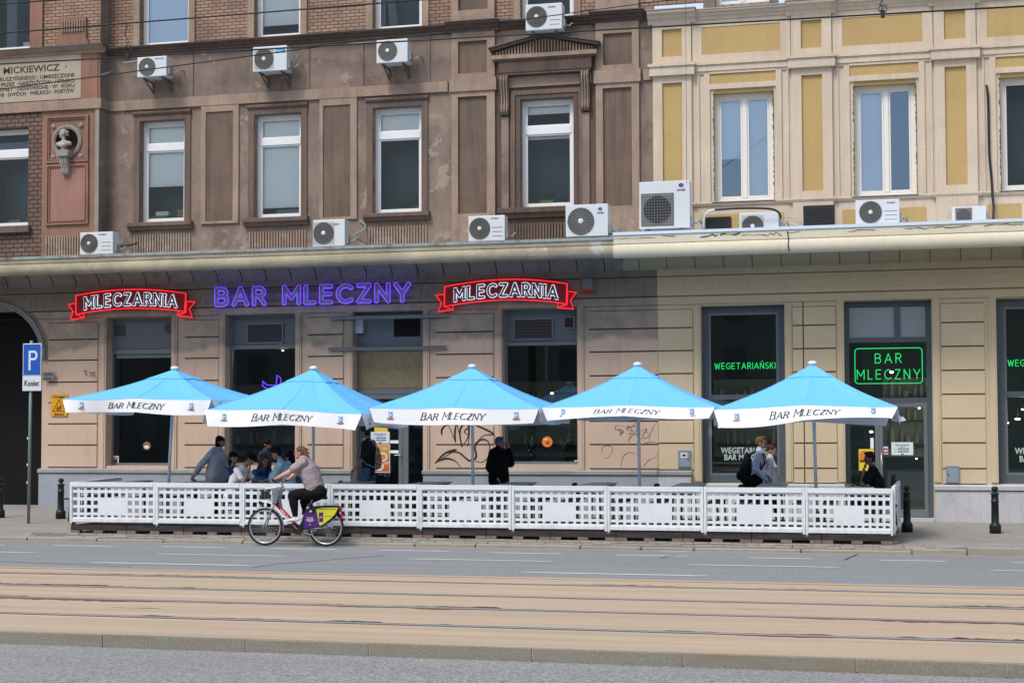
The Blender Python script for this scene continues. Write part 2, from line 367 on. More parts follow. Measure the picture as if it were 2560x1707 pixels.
# ------------------------------------------------------------ ground
def asphalt(name, c, sp, grain=70):
    k = NT(name, .9, .2)
    g = k.noise(scale=grain, det=2, rough=.8); big = k.noise((.25, 1.2, 1), .8, 4)
    col = k.mix(k.ramp(g, .38, .66), tuple(x*(1-sp) for x in c), tuple(min(1, x*(1+sp)) for x in c))
    col = k.mix(k.ramp(big, .35, .7, 0, .35), col, tuple(x*.72 for x in c))
    col = k.mix(k.ramp(k.noise((.05, 2.2, 1), 1, 3, loc=(0, 3, 0)), .5, .7, 0, .25), col, tuple(x*1.3 for x in c))
    k.bump(g, .25, .006); return k.out(col)
M['road'] = asphalt('grey_asphalt', (.235, .25, .26), .28, 34)
M['road2'] = asphalt('coarse_asphalt', (.26, .268, .272), .42, 34)
def bedmat():
    k = NT('tan_track_concrete', .92, .2)
    c = k.mix(k.ramp(k.noise((.12, 3.5, 1), 1., 4), .35, .65), (.475, .375, .265), (.385, .315, .24))
    c = k.mix(k.ramp(k.noise((.06, 7, 1), 1., 3, loc=(4, 4, 0)), .5, .75, 0, .5), c, (.36, .30, .24))
    c = k.mix(k.ramp(k.noise((.08, 9, 1), 1., 3, loc=(9, 1, 0)), .58, .72, 0, .6), c, (.66, .52, .39))
    g = k.noise(scale=90, det=2); c = k.mix(k.ramp(g, .6, .75, 0, .3), c, (.25, .2, .16)); c = k.mix(k.ramp(k.noise((1, 1, 1), 30, 3, .75, loc=(2, 2, 0)), .56, .72, 0, .45), c, (.30, .245, .19)); c = k.mix(k.ramp(k.noise((.4, 1.6, 1), 1.6, 6, .7, loc=(8, 8, 0)), .52, .72, 0, .4), c, (.36, .29, .22))
    k.bump(k.noise(scale=60, det=4), .3, .006); return k.out(c)
M['bed'] = bedmat()
def granitem(name, a, b, c3):
    k = NT(name, .85); c = k.mix(k.ramp(k.noise(scale=55, det=3), .35, .65), a, b)
    c = k.mix(k.ramp(k.noise((.8, 1, 3), 1.4, 5), .45, .7, 0, .7), c, c3); k.bump(k.noise(scale=25, det=6), .4, .01); return k.out(c)
M['kerb'] = granitem('mossy_granite', (.19, .188, .165), (.285, .27, .22), (.21, .17, .115))
M['kerb2'] = granitem('weathered_granite', (.27, .25, .215), (.36, .33, .28), (.22, .2, .18))
def pavemat():
    k = NT('grey_paving', .9); q = k.sep(); cb = k.n('ShaderNodeCombineXYZ'); k.l(q[0], cb.inputs[0]); k.l(q[1], cb.inputs[1])
    b = k.n('ShaderNodeTexBrick'); k.l(cb.outputs[0], b.inputs[0]); b.inputs['Color1'].default_value = (.30, .285, .265, 1); b.inputs['Color2'].default_value = (.265, .25, .235, 1); b.inputs['Mortar'].default_value = (.2, .19, .175, 1)
    b.inputs['Scale'].default_value = 1; b.inputs['Brick Width'].default_value = .5; b.inputs['Row Height'].default_value = .5; b.inputs['Mortar Size'].default_value = .008
    c = k.mix(k.ramp(k.noise(scale=.8, det=6), .35, .7, 0, .5), b.outputs[0], (.2, .19, .18)); k.bump(k.noise(scale=50), .3, .006); return k.out(c)
M['pave'] = pavemat()
def settm():
    k = NT('old_setts', .9); q = k.sep(); cb = k.n('ShaderNodeCombineXYZ'); k.l(q[0], cb.inputs[0]); k.l(q[1], cb.inputs[1])
    b = k.n('ShaderNodeTexBrick'); k.l(cb.outputs[0], b.inputs[0]); b.inputs['Color1'].default_value = (.25, .24, .225, 1); b.inputs['Color2'].default_value = (.17, .17, .175, 1); b.inputs['Mortar'].default_value = (.05, .045, .04, 1)
    b.inputs['Scale'].default_value = 1; b.inputs['Brick Width'].default_value = .33; b.inputs['Row Height'].default_value = .17; b.inputs['Mortar Size'].default_value = .014; b.inputs['Mortar Smooth'].default_value = .3
    c = k.mix(k.ramp(k.noise(scale=1.5, det=6), .35, .7, 0, .5), b.outputs[0], (.16, .15, .14)); k.bump(b.outputs[1], -.5, .02); return k.out(c)
M['sett'] = settm()
XL, XR = -60, 45
o = MB().add([(-400,-300,-.30),(400,-300,-.30),(400,400,-.30),(-400,400,-.30)], [(0,1,2,3)]).build('ground', M['road2']); tag(o, kind='structure')
o = MB().box(XL, XR, -25, 13.2, -.29, -.135).build('near_road', M['road2']); tag(o, kind='structure')
o = MB().box(XL, XR, 13.212, 19.53, -.128, 0).build('tram_track_bed', M['bed']); tag(o, kind='structure')
o = MB().box(XL, XR, 19.54, 24.33, -.2, -.006).build('road', M['road']); tag(o, kind='structure'); ROAD = o
# lane markings painted on the far road
M['paint'] = mat('road_paint', (.62, .63, .62), .7)
def mk(zs, off): return [((a/2.735+off, 1340+b/2.735), (c/2.735+off, 1340+d/2.735)) for a, b, c, d in zs]
marks = mk([(-260,54,40,58),(345,62,790,66),(1095,70,1560,75),(1840,83,2310,89),(-700,97,285,107),(1060,120,1985,134),(610,178,1720,198)], 0)+\
    mk([(275,92,750,103),(1020,109,1520,121),(1880,126,2382,135),(465,150,1450,173),(1235,243,2515,270)], 850)+\
    mk([(460,145,920,154),(1360,160,1825,171),(2260,179,2700,187),(60,190,1095,213),(2120,232,3200,250)], 1700)
for (a, b) in marks:
    p, q = PZ(*a, 0), PZ(*b, 0); ym = (p[1]+q[1])/2; w = .045 if ym > 21 else .05
    mb = MB(); n = 14
    vs = []
    for i in range(n+1):
        t = i/n; x = p[0]+(q[0]-p[0])*t; e = .4 if i in (0, n) else 1
        vs += [(x, ym-w*e*random.uniform(.85, 1.1), -.001), (x, ym+w*e*random.uniform(.85, 1.1), -.001)]
    mb.add(vs, [(2*i, 2*i+2, 2*i+3, 2*i+1) for i in range(n)])
    o = mb.build('lane_marking', M['paint'], ROAD)
# rust-dark seam and edge strip of the track bed
M['seam'] = mat('dark_rubble_gap', (.045, .026, .02), .95); M['seam2'] = mat('rusty_gap', (.16, .085, .05), .95)
BED = bpy.data.objects['tram_track_bed']
def jag(y, x0, x1, amp, thr, seed, z=.004, up=1, sc=1.0):
    rnd = random.Random(seed); mb = MB(); x = x0; top = []; k = 0.; st = .06
    val = [rnd.random() for _ in range(4000)]
    def ns(t): i = int(t); u = t-i; u = u*u*(3-2*u); return val[i % 4000]*(1-u)+val[(i+1) % 4000]*u
    while x < x1:
        t = (x-x0)*sc; e = .6*ns(t*.45)+.25*ns(t*2.1+50)+.15*ns(t*9+90); h = max(0, e-thr)/(1-thr)*amp*(.6+.8*ns(t*14+7))
        if h > .003: top.append((x, h))
        else:
            if len(top) > 3:
                vs = []
                for a, b in top: vs += [(a, y, z), (a, y+up*b, z)]
                fs = [(2*i, 2*i+2, 2*i+3, 2*i+1) for i in range(len(top)-1)]
                mb.add(vs, fs if up > 0 else [tuple(reversed(q)) for q in fs])
            top = []
        x += st
    return mb
# rails: grooved steel, one thing each
M['rail'] = mat('worn_rail_steel', (.40, .41, .43), .4, .3); M['groove'] = mat('rail_groove', (.008, .007, .007), .9)
RL = [(14.47, 'nearest rail, running past the kerb of the track bed'), (15.905, 'second rail from the camera, with the most broken edge'), (17.17, 'third rail from the camera, across the middle of the track bed'), (18.605, 'farthest rail, next to the asphalt lane')]
for i, (y, lb) in enumerate(RL):
    t = thing('tram_rail', 'steel tram rail, '+lb, 'tram rail', (0, y, 0), 'tram rails set in the tan track bed')
    MB().box(XL, XR, y-.030, y+.020, -.1, .007).build('rail_head', M['rail'], t)
    MB().box(XL, XR, y+.021, y+.062, -.1, .003).build('groove', M['groove'], t)
    MB().box(XL, XR, y+.063, y+.072, -.1, .006).build('guard_lip', M['rail'], t)
    MB().box(XL, XR, y-.052, y-.031, -.1, .003).build('front_gap', M['groove'], t)
    jag(y+.073, -16, 8, (.30, .55, .26, .16)[i], (.47, .30, .48, .42)[i], 11+i).build('crumbled_edge', M['seam'], BED)
    jag(y-.037, -16, 8, (.16, .22, .07, .04)[i], (.52, .46, .58, .56)[i], 31+i, up=-1).build('crumbled_edge', M['seam2'], BED)
MB().box(XL, XR, 19.30, 19.325, -.01, .003).build('edge_seam', M['seam2'], BED)
for q, (yy, a, th) in enumerate(((15.2, .05, .74), (16.5, .05, .72), (17.9, .03, .8))):
    jag(yy, -16, 8, a, th, 71+q, z=.003, sc=1.4).build('hairline_crack', M['seam2'], BED)
# kerbs
kb = MB(); x = -14.6
for i in range(24):
    L = (1.42, 1.55, 1.28, 1.62)[i % 4]; kb.box(x+.006, x+L-.006, 13.20+random.uniform(0, .004), 13.355, -.3, -.008+random.uniform(-.003, .003)); x += L
o = kb.build('near_kerb', M['kerb'], bevel=.008); tag(o, kind='structure')
o = MB().box(XL, XR, 13.22, 13.35, -.3, -.02).build('kerb_mortar', M['joint']); tag(o, kind='structure')
kb = MB(); x = -24.
i = 0
while x < 8:
    L = random.uniform(.7, 1.9); hi = .088 if x < .7 else (.13 if x < 1.5 else .165)
    kb.box(x+.008, x+L-.008, 24.335+random.uniform(-.008, .008), 24.50, -.1, hi-.03+random.uniform(-.012, .008)); x += L
o = kb.build('far_kerb', M['kerb2'], bevel=.02); tag(o, kind='structure')
# pavement: slightly higher at the wall on the left
def pz(x, y):
    t = max(0, min(1, (y-24.8)/6.3)); s = max(0, min(1, (x+19.5)/22.)); return .115+t*((.27-.115)*(1-s)+(.12-.115)*s)-(max(0, min(1, (24.8-y)/.3))*.062 if x < 1.6 else 0)
xs = [XL, -30, -19.5, -14, -9, -4, .9, 2.0, 2.7, 10, XR]; ys = [24.5, 24.8, 26, 28, 31.0, 36]
vs = [(x, y, pz(x, y)) for x in xs for y in ys]; n = len(ys)
o = MB().add(vs, [(i*n+j, (i+1)*n+j, (i+1)*n+j+1, i*n+j+1) for i in range(len(xs)-1) for j in range(n-1)]).build('pavement', M['pave']); tag(o, kind='structure')
sk = []
for x in xs: sk += [(x, 24.5, -.1), (x, 24.5, pz(x, 24.5))]
o = MB().add(sk, [(2*i, 2*i+2, 2*i+3, 2*i+1) for i in range(len(xs)-1)]).build('pavement_edge', M['pave']); tag(o, kind='structure')
o = MB().add([(-15.2,24.5,.058),(1.5,24.5,.058),(1.5,24.8,.119),(-15.2,24.8,.119)], [(0,1,2,3)]).build('sett_strip', M['sett']); tag(o, kind='structure')
# irregular sett edges in front of the deck
sb = MB(); x = -14.4
while x < 1.6:
    L = random.uniform(.18, .42); sb.box(x, x+L-.02, 24.52, 24.66, .0, .078+random.uniform(-.006, .014)); x += L
x = -14.4
while x < 1.6:
    L = random.uniform(.18, .42); sb.box(x, x+L-.02, 24.675, 24.79, .0, .106+random.uniform(-.006, .012)); x += L
o = sb.build('sett_border', M['kerb2'], bevel=.012); tag(o, kind='structure')

M['tar'] = mat('dark_tar_line', (.07, .072, .078), .8); M['patch'] = asphalt('pale_patch', (.33, .32, .31), .2, 30)
def crk(pts, w=.012):
    q = [PZ(x, y, -.002) for x, y in pts]; MB().tube([(a, b, -.004) for a, b in q], w, 5, flat=(2, .3)).build('road_crack', M['tar'], ROAD)
crk([(2112,1399),(2122,1393),(2130,1391),(2142,1385)], .022); crk([(630,1418),(700,1408),(760,1404),(850,1396),(960,1388)]); crk([(1650,1395),(1668,1390),(1690,1386)], .016); crk([(0,1402),(160,1409),(330,1416)], .008)
q_ = PZ(1690, 1376, 0); MB().lathe([(.30, -.005), (.30, -.002), (.27, -.0015), (.001, -.0012)], (q_[0], q_[1], 0), 'z', 28).build('drain_cover', M['patch'], ROAD)
MB().add([(-30, 24.05, -.0035), (XR, 24.05, -.0035), (XR, 24.335, -.0035), (-30, 24.335, -.0035)], [(0,1,2,3)]).build('gutter_strip', asphalt('dusty_gutter', (.29, .275, .25), .3, 30), ROAD)
for k_ in range(26):
    r_ = random.Random(100+k_); x_, y_ = r_.uniform(-14, 6), r_.choice((r_.uniform(24.1, 24.32), r_.uniform(24.1, 24.3), r_.uniform(13.3, 19)))
# ------------------------------------------------------------ facade set-up
YW, YB, YF, YG = 31.1, 30.7, 31.28, 31.36       # wall, left bay, upper window frames, shop frames
xf = lambda x, y=600, Y=YW: PY(x, y, Y)[0]
zf = lambda x, y, Y=YW: PY(x, y, Y)[1]
XJ, XJG = xf(1634, 300), xf(1646, 1000)           # joint between the two buildings, above and below the canopy
XB = xf(250, 300, YB)                             # edge of the left bay
BB = thing('apartment_building', 'brown stucco and brick building with rusty canopy edge, holding the two red signs', 'building', (-10, YW, 0))
CB = thing('apartment_building', 'cream building with mustard yellow panels, to the right of the brown one', 'building', (0, YW, 0))
ZC = zf(1080, 90)+.02; ZCT = ZC+.17               # brown cornice underside / top
ZS0, ZS1 = 9.79, 10.03                            # brown string course
Z6 = 5.9
def win_parts(par, x0, x1, z0, z1, Yf, zt, lights, fmat, gmat, name='window', fw=.085, room=True, mull=None, depth=.7):
    """frame object > pane, blind...; lights: list of (z0, z1, x0, x1, material, Y offset, name) behind the glass"""
    mb = MB().frame(x0, x1, z0, z1, fw, Yf, Yf+.07)
    if zt: mb.box(x0+fw, x1-fw, Yf-.012, Yf+.06, zt[0], zt[1])
    if mull: mb.box(mull[0], mull[1], Yf-.008, Yf+.062, z0+fw, z1-fw)
    w = mb.build(name, fmat, par)
    sash = MB(); i = .004
    cells = []
    zz = [z0+fw]+([zt[0], zt[1]] if zt else [])+[z1-fw]; xx = [x0+fw]+([mull[0], mull[1]] if mull else [])+[x1-fw]
    for a in range(0, len(xx), 2):
        for b in range(0, len(zz), 2): cells.append((xx[a], xx[a+1], zz[b], zz[b+1]))
    for (a, b, c, d) in cells:
        sash.frame(a+i, b-i, c+i, d-i, .035, Yf+.012, Yf+.058)
        MB().add([(a+.03,Yf+.035,c+.03),(b-.03,Yf+.035,c+.03),(b-.03,Yf+.035,d-.03),(a+.03,Yf+.035,d-.03)], [(0,1,2,3)]).build('pane', gmat, w)
    sash.build('sash', fmat, w)
    for (za, zb, xa, xb, m, off, nm) in lights:
        MB().box(xa, xb, Yf+off, Yf+off+.006, za, zb).build(nm, m, w)
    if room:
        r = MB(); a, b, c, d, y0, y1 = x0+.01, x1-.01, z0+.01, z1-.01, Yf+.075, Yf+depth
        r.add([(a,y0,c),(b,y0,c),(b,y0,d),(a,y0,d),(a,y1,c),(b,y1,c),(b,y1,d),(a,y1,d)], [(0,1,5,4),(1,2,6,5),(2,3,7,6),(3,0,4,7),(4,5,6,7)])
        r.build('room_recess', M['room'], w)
    return w
def sill(par, x0, x1, z0, z1, m, out=.16, name='window_sill'):
    h = z1-z0
    MB().profbox([(YW+.02, z0), (YW-out*.55, z0), (YW-out*.7, z0+h*.35), (YW-out, z0+h*.5), (YW-out, z1-.01), (YW-out+.01, z1), (YW+.18, z1+.02)][::-1], x0, x1).build(name, m, par)
def flutes(par, x0, x1, z0, z1, Y, m, pitch=.066):
    mb = MB(); n = max(2, int((x1-x0)/pitch)); p = (x1-x0)/n
    for i in range(n):
        a = x0+i*p+p*.22; b = x0+(i+1)*p-p*.22; mb.prism([(a, z0+.015), (b, z0+.015), (b, z1-.03), ((a+b)/2, z1-.012), (a, z1-.03)], Y-.035, Y+.01)
    mb.build('fluted_panel', m, par)
def plantbit(par, x, y, z, w, h, seed, m='plant', n=60, nm='potted_leaves'):
    r = random.Random(seed); mb = MB()
    for i in range(n):
        a = r.uniform(-1, 1); px = x+a*w*.5*r.random(); t = r.uniform(.3, 1); q = Vector((px+a*w*.4*t, y+r.uniform(-.06, .06), z+h*t*r.uniform(.5, 1))); b = Vector((px*.3+x*.7, y, z))
        d = q-b; s = Vector((r.uniform(-1, 1), r.uniform(-1, 1), 0))*.018; mb.add([b, b+d*.55+s, q, b+d*.55-s], [(0,1,2,3)])
    return mb.build(nm, M[m], par)
# ---- brown upper wall: stucco below the cornice, brick above
FW = []                                            # first-floor window frames, world rects
for (a, b, c, d) in ((359, 470, 300, 556), (644, 760, 287, 546), (939, 1061, 275, 535), (1306, 1438, 255, 526)): FW.append(RX(a, b, c, d, YF))
Zb, Zt = sum(w[2] for w in FW)/4, sum(w[3] for w in FW)/4
FW = [(w[0], w[0]+1.17 if i < 3 else w[1], Zb, Zt) for i, w in enumerate(FW)]
SW = []
for (a, b, d) in ((359, 481, 128), (644, 759, 109), (939, 1061, 88), (1306, 1438, 53)):
    r = RX(a, b, d-60, d, YF); SW.append((r[0], r[1], ZCT+.03, ZCT+2.4))
MB().wall(XB, XJ, Z6, ZCT, FW, YW, .26).build('wall', M['brown'], BB)
MB().wall(XB, XJ, ZCT, 15.2, SW, YW, .26).build('brick_wall', M['brick'], BB)
def darkzone(x0, x1):
    pass
# darker, sootier field round the pediment window
h = FW[3]; xa, xb = xf(1239, 400), xf(1491, 400)
MB().wall(xa, xb, Z6, ZS0, [(h[0]-.02, h[1]+.02, h[2]-.02, h[3]+.02)], YW-.012, .02).build('sooty_wall_field', M['brown_d'], BB)
# cornice with breaks over the two big pilasters
def cornice(par, x0, x1, zb, zt, out, m, capm=None, Y=YW):
    H = zt-zb
    MB().profbox([(Y+.03, zb), (Y-out*.25, zb), (Y-out*.3, zb+H*.25), (Y-out*.55, zb+H*.4), (Y-out*.6, zb+H*.62), (Y-out*.9, zb+H*.72), (Y-out*.9, zt-.02), (Y+.03, zt-.02)][::-1], x0, x1).build('cornice', m, par)
    if capm: MB().profbox([(Y+.03, zt-.018), (Y-out, zt-.018), (Y-out, zt), (Y+.03, zt+.03)][::-1], x0-.02, x1+.02).build('cornice_capping', capm, par)
BP = [(xf(1131, 300), xf(1239, 300)), (xf(1491, 300), xf(1599, 300))]
cuts = [XB, BP[0][0]-.1, BP[0][1]+.1, BP[1][0]-.1, BP[1][1]+.1, XJ-.02]
for i in range(5):
    big = i in (1, 3)
    cornice(BB, cuts[i], cuts[i+1], ZC-.02*big, ZCT+.03*big, .30 if big else .20, M['brown_d'], M['cap'])
for i in range(5):
    big = i in (1, 3); e = .11 if big else .055
    MB().box(cuts[i]+(.06 if big else 0), cuts[i+1]-(.06 if big else 0), YW-e, YW+.01, ZS0-(.03 if big else 0), ZS1+(.02 if big else 0)).build('string_course', M['brown_l'], BB)
# vertical joints in the frieze
fj = MB()
for x in (483, 773.5, 909, 1075): X = xf(x, 180); fj.box(X, X+.018, YW-.012, YW, ZS1, ZC)
fj.build('frieze_joint', M['brown_d'], BB)
# big pilasters
def pilaster(par, x0, x1, z0, z1, a, b, c, d, Yf, m, mp, nm='pilaster'):
    p = MB().panel(x0, x1, z0, z1, a, b, c, d, Yf, YW).build(nm, m, par)
    MB().box(a, b, YW-.018, YW-.004, c, d).build('sunk_panel', mp, p); return p
for k, (pa, pb, p0, p1, q0, q1) in enumerate(((1147, 1219, 243, 535, 105, 185), (1509, 1581, 221, 516, 85, 164))):
    xm = (pa+pb)/2
    pilaster(BB, BP[k][0], BP[k][1], Z6, ZS0-.03, xf(pa, 400), xf(pb, 400), zf(xm, p1), zf(xm, p0), YW-.075, M['brown_l'], M['panel_d'])
    pilaster(BB, BP[k][0], BP[k][1], ZS1+.02, ZC-.02, xf(pa, 150), xf(pb, 150), zf(xm, q1), zf(xm, q0), YW-.075, M['brown_l'], M['panel_d'])
    X0, X1 = BP[k]; pilaster(BB, X0, X1, ZCT+.06, 15, X0+.16, X1-.16, ZCT+.32, 14.5, YW-.09, M['brown_l'], M['panel_d'])
# small pilasters between the windows
for (a, b, c, d, e, g) in ((504, 598, 516, 584, 280, 553), (800, 893, 809, 877, 264, 543)):
    xm = (a+b)/2; pilaster(BB, xf(a, 400), xf(b, 400), zf(xm, g)-.06 , ZS0, xf(c, 400), xf(d, 400), zf(xm, g), zf(xm, e), YW-.045, M['brown_l'], M['panel_d'])
# first-floor windows
zt = zf(414, 377, YF), zf(414, 361, YF)
def between(w, lo, hi, m, off=.1, nm='blind', ins=.09): return (lo, hi, w[0]+ins, w[1]-ins, m, off, nm)
LG = []
for i, w in enumerate(FW):
    x0, x1, z0, z1 = w; T = zt
    if i == 3: T = (zf(1372, 335, YF), zf(1372, 316, YF))
    L = []
    if i == 0: L = [between(w, T[1], z1-.08, M['blind']), between(w, zf(414, 465, YF), T[0], M['blind'])]
    if i == 1: L = [between(w, T[1], z1-.08, M['blind']), between(w, zf(702, 518, YF), T[0], M['blind'])]
    if i == 2: L = [between(w, T[1], z1-.08, M['blind'])]
    if i == 3: L = [between(w, zf(1372, 283, YF), z1-.08, M['blind']), between(w, T[0]-.1, T[0]+.01, M['blind'])]
    o = win_parts(BB, x0, x1, z0, z1, YF, T, L, M['white'], M['glass'])
    # moulded surround, hood and apron
    sm = M['brown_d'] if i == 3 else M['brown']
    if i < 3:
        MB().frame(x0-.15, x1+.15, z0-.02, z1+.13, .148, YW-.035, YW-.003, wt=.128, wb=.001).build('window_surround', M['panel_d'], BB)
        MB().profbox([(YW+.01, z1+.13), (YW-.06, z1+.13), (YW-.09, z1+.17), (YW-.09, z1+.20), (YW+.01, z1+.25)][::-1], x0-.17, x1+.17).build('window_hood', M['panel_d'], BB)
    sp = ((324, 484, 576, 559), (612, 773, 566, 549), (912, 1076, 553, 535), (1246, 1475, 545, 530))[i]
    sill(BB, xf(sp[0], 560), xf(sp[1], 560), zf((sp[0]+sp[1])/2, sp[2]-1), z0-.005, M['panel_d'] if i < 3 else M['brown_d'])
    fl = ((335, 478, 582, 626), (622, 767, 575, 620), (920, 1069, 563, 610), (1282, 1415, 556, 600))[i]
    flutes(BB, xf(fl[0], 600), xf(fl[1], 600), Z6+.25, zf((fl[0]+fl[1])/2, fl[2]), YW-.014 if i == 3 else YW, M['brown_l'] if i < 3 else M['panel_d'])
def chunk(nm, x0, x1, y0, y1, z0, z1, m, par): return MB().box(x0, x1, y0, y1, z0, z1).build(nm, m, par)
M['green'] = mat('green_plastic', (.06, .22, .06), .5); M['card'] = mat('cardboard', (.3, .22, .14), .9); M['paper'] = mat('white_paper', (.75, .76, .76), .7)
w = FW[0]; wo = BB
y = YF+.16
def item(name, label, cat, m, x0, x1, z0, z1, y0=None, y1=None, grp=None):
    o = MB().box(x0, x1, y0 or y, y1 or y+.16, z0, z1).build(name, m, bevel=.004); return tag(o, label, cat, grp)
zs = FW[0][2]+.086
item('box_file', 'flat dark green box behind the pane of the far left first floor window', 'box', M['green'], w[0]+.14, w[0]+.55, zs, zs+.13)
item('paper_stack', 'white papers lying on the green box behind the window glass', 'papers', M['paper'], w[0]+.24, w[0]+.58, zs+.131, zs+.23)
item('cardboard_box', 'brown cardboard box in the corner behind the leftmost blinded window', 'box', M['card'], w[1]-.36, w[1]-.10, zs, zs+.26)
w = FW[1]; item('grey_crate', 'pale blue box just showing under the long blind of the second window', 'box', M['curtb'], w[0]+.42, w[1]-.1, zs, zs+.16)
def pot(name, label, x, Y, z, w, h, ph, pm, seed, n=70, lm='plant'):
    t = thing(name, label, 'plant', (x, Y, z)); MB().add([(x-w/2,Y-.07,z),(x+w/2,Y-.07,z),(x+w/2,Y+.07,z),(x-w/2,Y+.07,z),(x-w*.55,Y-.08,z+ph),(x+w*.55,Y-.08,z+ph),(x+w*.55,Y+.08,z+ph),(x-w*.55,Y+.08,z+ph)], [(0,3,2,1),(4,5,6,7),(0,1,5,4),(1,2,6,5),(2,3,7,6),(3,0,4,7)]).build('pot', pm, t)
    plantbit(t, x, Y, z+ph, w*1.6, h, seed, lm, n, 'leaves'); return t
M['lime'] = mat('lime_green_pot', (.12, .36, .04), .45); M['potw'] = mat('white_pot', (.6, .62, .62), .4); M['clay'] = mat('clay_pot', (.2, .08, .04), .7)
M['leafr'] = mat('reddish_leaf', (.10, .05, .045), .6); M['leafd'] = mat('dark_leaf', (.03, .06, .028), .6)
pot('window_plant', 'spiky reddish plant in a lime green trough behind the pediment window', (FW[3][0]+FW[3][1])/2-.06, y, zs, .28, .34, .12, M['lime'], 1, 60, 'leafr')
pot('window_plant', 'low bushy plant to the left of the lime green trough', FW[3][0]+.22, y, zs, .16, .3, .08, M['clay'], 2, 50, 'leafd')
pot('window_plant', 'small flowering plant to the right of the lime green trough', FW[3][1]-.28, y, zs, .18, .18, .07, M['clay'], 3, 50, 'leafd')
pot('window_plant', 'leafy green plant low in the middle of the dark third window', (FW[2][0]+FW[2][1])/2+.02, y, zs, .3, .26, .08, M['clay'], 4, 80, 'plant')
pot('window_plant', 'tall pale cactus-like plant in the right corner of the third window', FW[2][1]-.2, y, zs, .14, .5, .1, M['clay'], 5, 40, 'plant')
# pediment over the fourth window
PD = thing('pediment', None, None); bpy.data.objects.remove(PD)
P0, P1 = xf(1223, 120, YW-.3), xf(1495, 110, YW-.3); zp = zf(1358, 141, YW-.3); zl = zf(1235, 121, YW-.3); za = zf(1358, 92, YW-.3); xc = (P0+P1)/2
zr = zp+.24; zap = zr+.27
MB().box(P0+.04, P1-.04, YW-.28, YW, zp, zp+.09).build('pediment_ledge', M['brown_l'], BB)
MB().prism([(P0+.07, zp+.092), (P1-.07, zp+.092), (P1-.07, zr-.05), (xc, zap-.05), (P0+.07, zr-.05)], YW-.18, YW).build('pediment_field', M['brown_d'], BB)
t = MB(); n = 32
for i in range(n):
    u = (i+.5)/n; X = P0+.12+(P1-P0-.24)*u; top = zr-.04+(zap-zr)*(1-abs(2*u-1))
    t.box(X-.014, X+.014, YW-.215, YW-.18, zp+.10, top-.03)
t.build('pediment_fluting', M['brown_l'], BB)
MB().prism([(P0, zr-.05), (P0, zr), (xc, zap), (P1, zr), (P1, zr-.05), (xc, zap-.05)], YW-.30, YW).build('pediment_rake', M['brown_d'], BB)
MB().prism([(P0-.03, zr+.002), (P0-.03, zr+.03), (xc, zap+.035), (P1+.03, zr+.03), (P1+.03, zr+.002), (xc, zap+.004)], YW-.33, YW).build('pediment_capping', M['cap'], BB)
E0, E1 = xf(1246, 160, YW-.22), xf(1478, 160, YW-.22); ze = zf(1358, 182, YW-.22)
MB().box(E0, E1, YW-.22, YW, ze+.05, zp-.04).build('entablature', M['brown_d'], BB)
MB().box(E0-.03, E1+.03, YW-.245, YW, zp-.038, zp-.002).build('entablature_moulding', M['panel_d'], BB)
MB().box(E0+.03, E1-.03, YW-.20, YW, ze, ze+.048).build('entablature_soffit', M['panel_d'], BB)
for (a, b) in ((1250, 1272), (1452, 1474)):
    X0, X1 = xf(a, 230, YW-.1), xf(b, 230, YW-.1); zt0, zb0 = ze-.005, ze-.88
    prof = [(YW, zt0), (YW-.19, zt0), (YW-.2, zt0-.1), (YW-.17, zt0-.22), (YW-.11, zt0-.45), (YW-.09, zt0-.62), (YW-.13, zt0-.72), (YW-.14, zt0-.80), (YW-.10, zb0), (YW, zb0)]
    cns = MB().profbox(prof, X0, X1).build('console', M['brown_d'], BB)
    m2 = MB()
    for u in (.2, .5, .8):
        X = X0+(X1-X0)*u; m2.tube([(X, p[0]-.003, p[1]) for p in prof[1:9]], .014, 6)
    m2.build('console_reed', M['brown_l'], cns, True)
    MB().box(X0+.02, X1-.02, YW-.055, YW-.013, zf(1372, 530), zb0-.03).build('window_pilaster', M['brown'], BB)
w = FW[3]
MB().frame(w[0]-.22, w[1]+.22, w[2], w[3]+.20, .1, YW-.05, YW-.013, wb=.001).build('window_surround', M['panel_d'], BB)
MB().frame(w[0]-.10, w[1]+.10, w[2], w[3]+.09, .098, YW-.03, YW-.013, wb=.001, wt=.088).build('window_surround', M['brown_d'], BB)
# second-row windows
cw = M['curtb']
for i, w in enumerate(SW):
    x0, x1, z0, z1 = w
    L = [[(z0+.09, z1-.09, x0+.09, x1-.09, M['paper'], .1, 'blind')], [(zf(702, 61, YF), z1-.09, x0+.09, x1-.09, M['blind'], .1, 'blind')],
         [(z0+.09, z1-.09, x0+.09, x0+.2, cw, .12, 'curtain')], []][i]
    win_parts(BB, x0, x1, z0, z1, YF, None, L, M['white'], M['glassr'] if i == 0 else M['glass'])
    MB().frame(x0-.16, x1+.16, z0-.06, z1+.2, .158, YW-.04, YW+.0, wb=.002).build('window_surround', M['brown_l'], BB)
pot('window_plant', 'green leafy plant under the blind of a top row window', SW[1][0]+.85, y, SW[1][2]+.086, .35, .2, .05, M['clay'], 8, 90)
w = SW[2]
cu = MB()
for k in range(5):
    r_ = .28+.05*k; cu.tube([(w[0]+.12+r_*math.sin(t*math.pi/2/8)*.9, YF+.13+.01*k, w[2]+.55+.9*math.cos(t*math.pi/2/8*2)+.0) for t in range(9)], .028, 6)
cu.build('curtain', M['curtb'], BB, True)
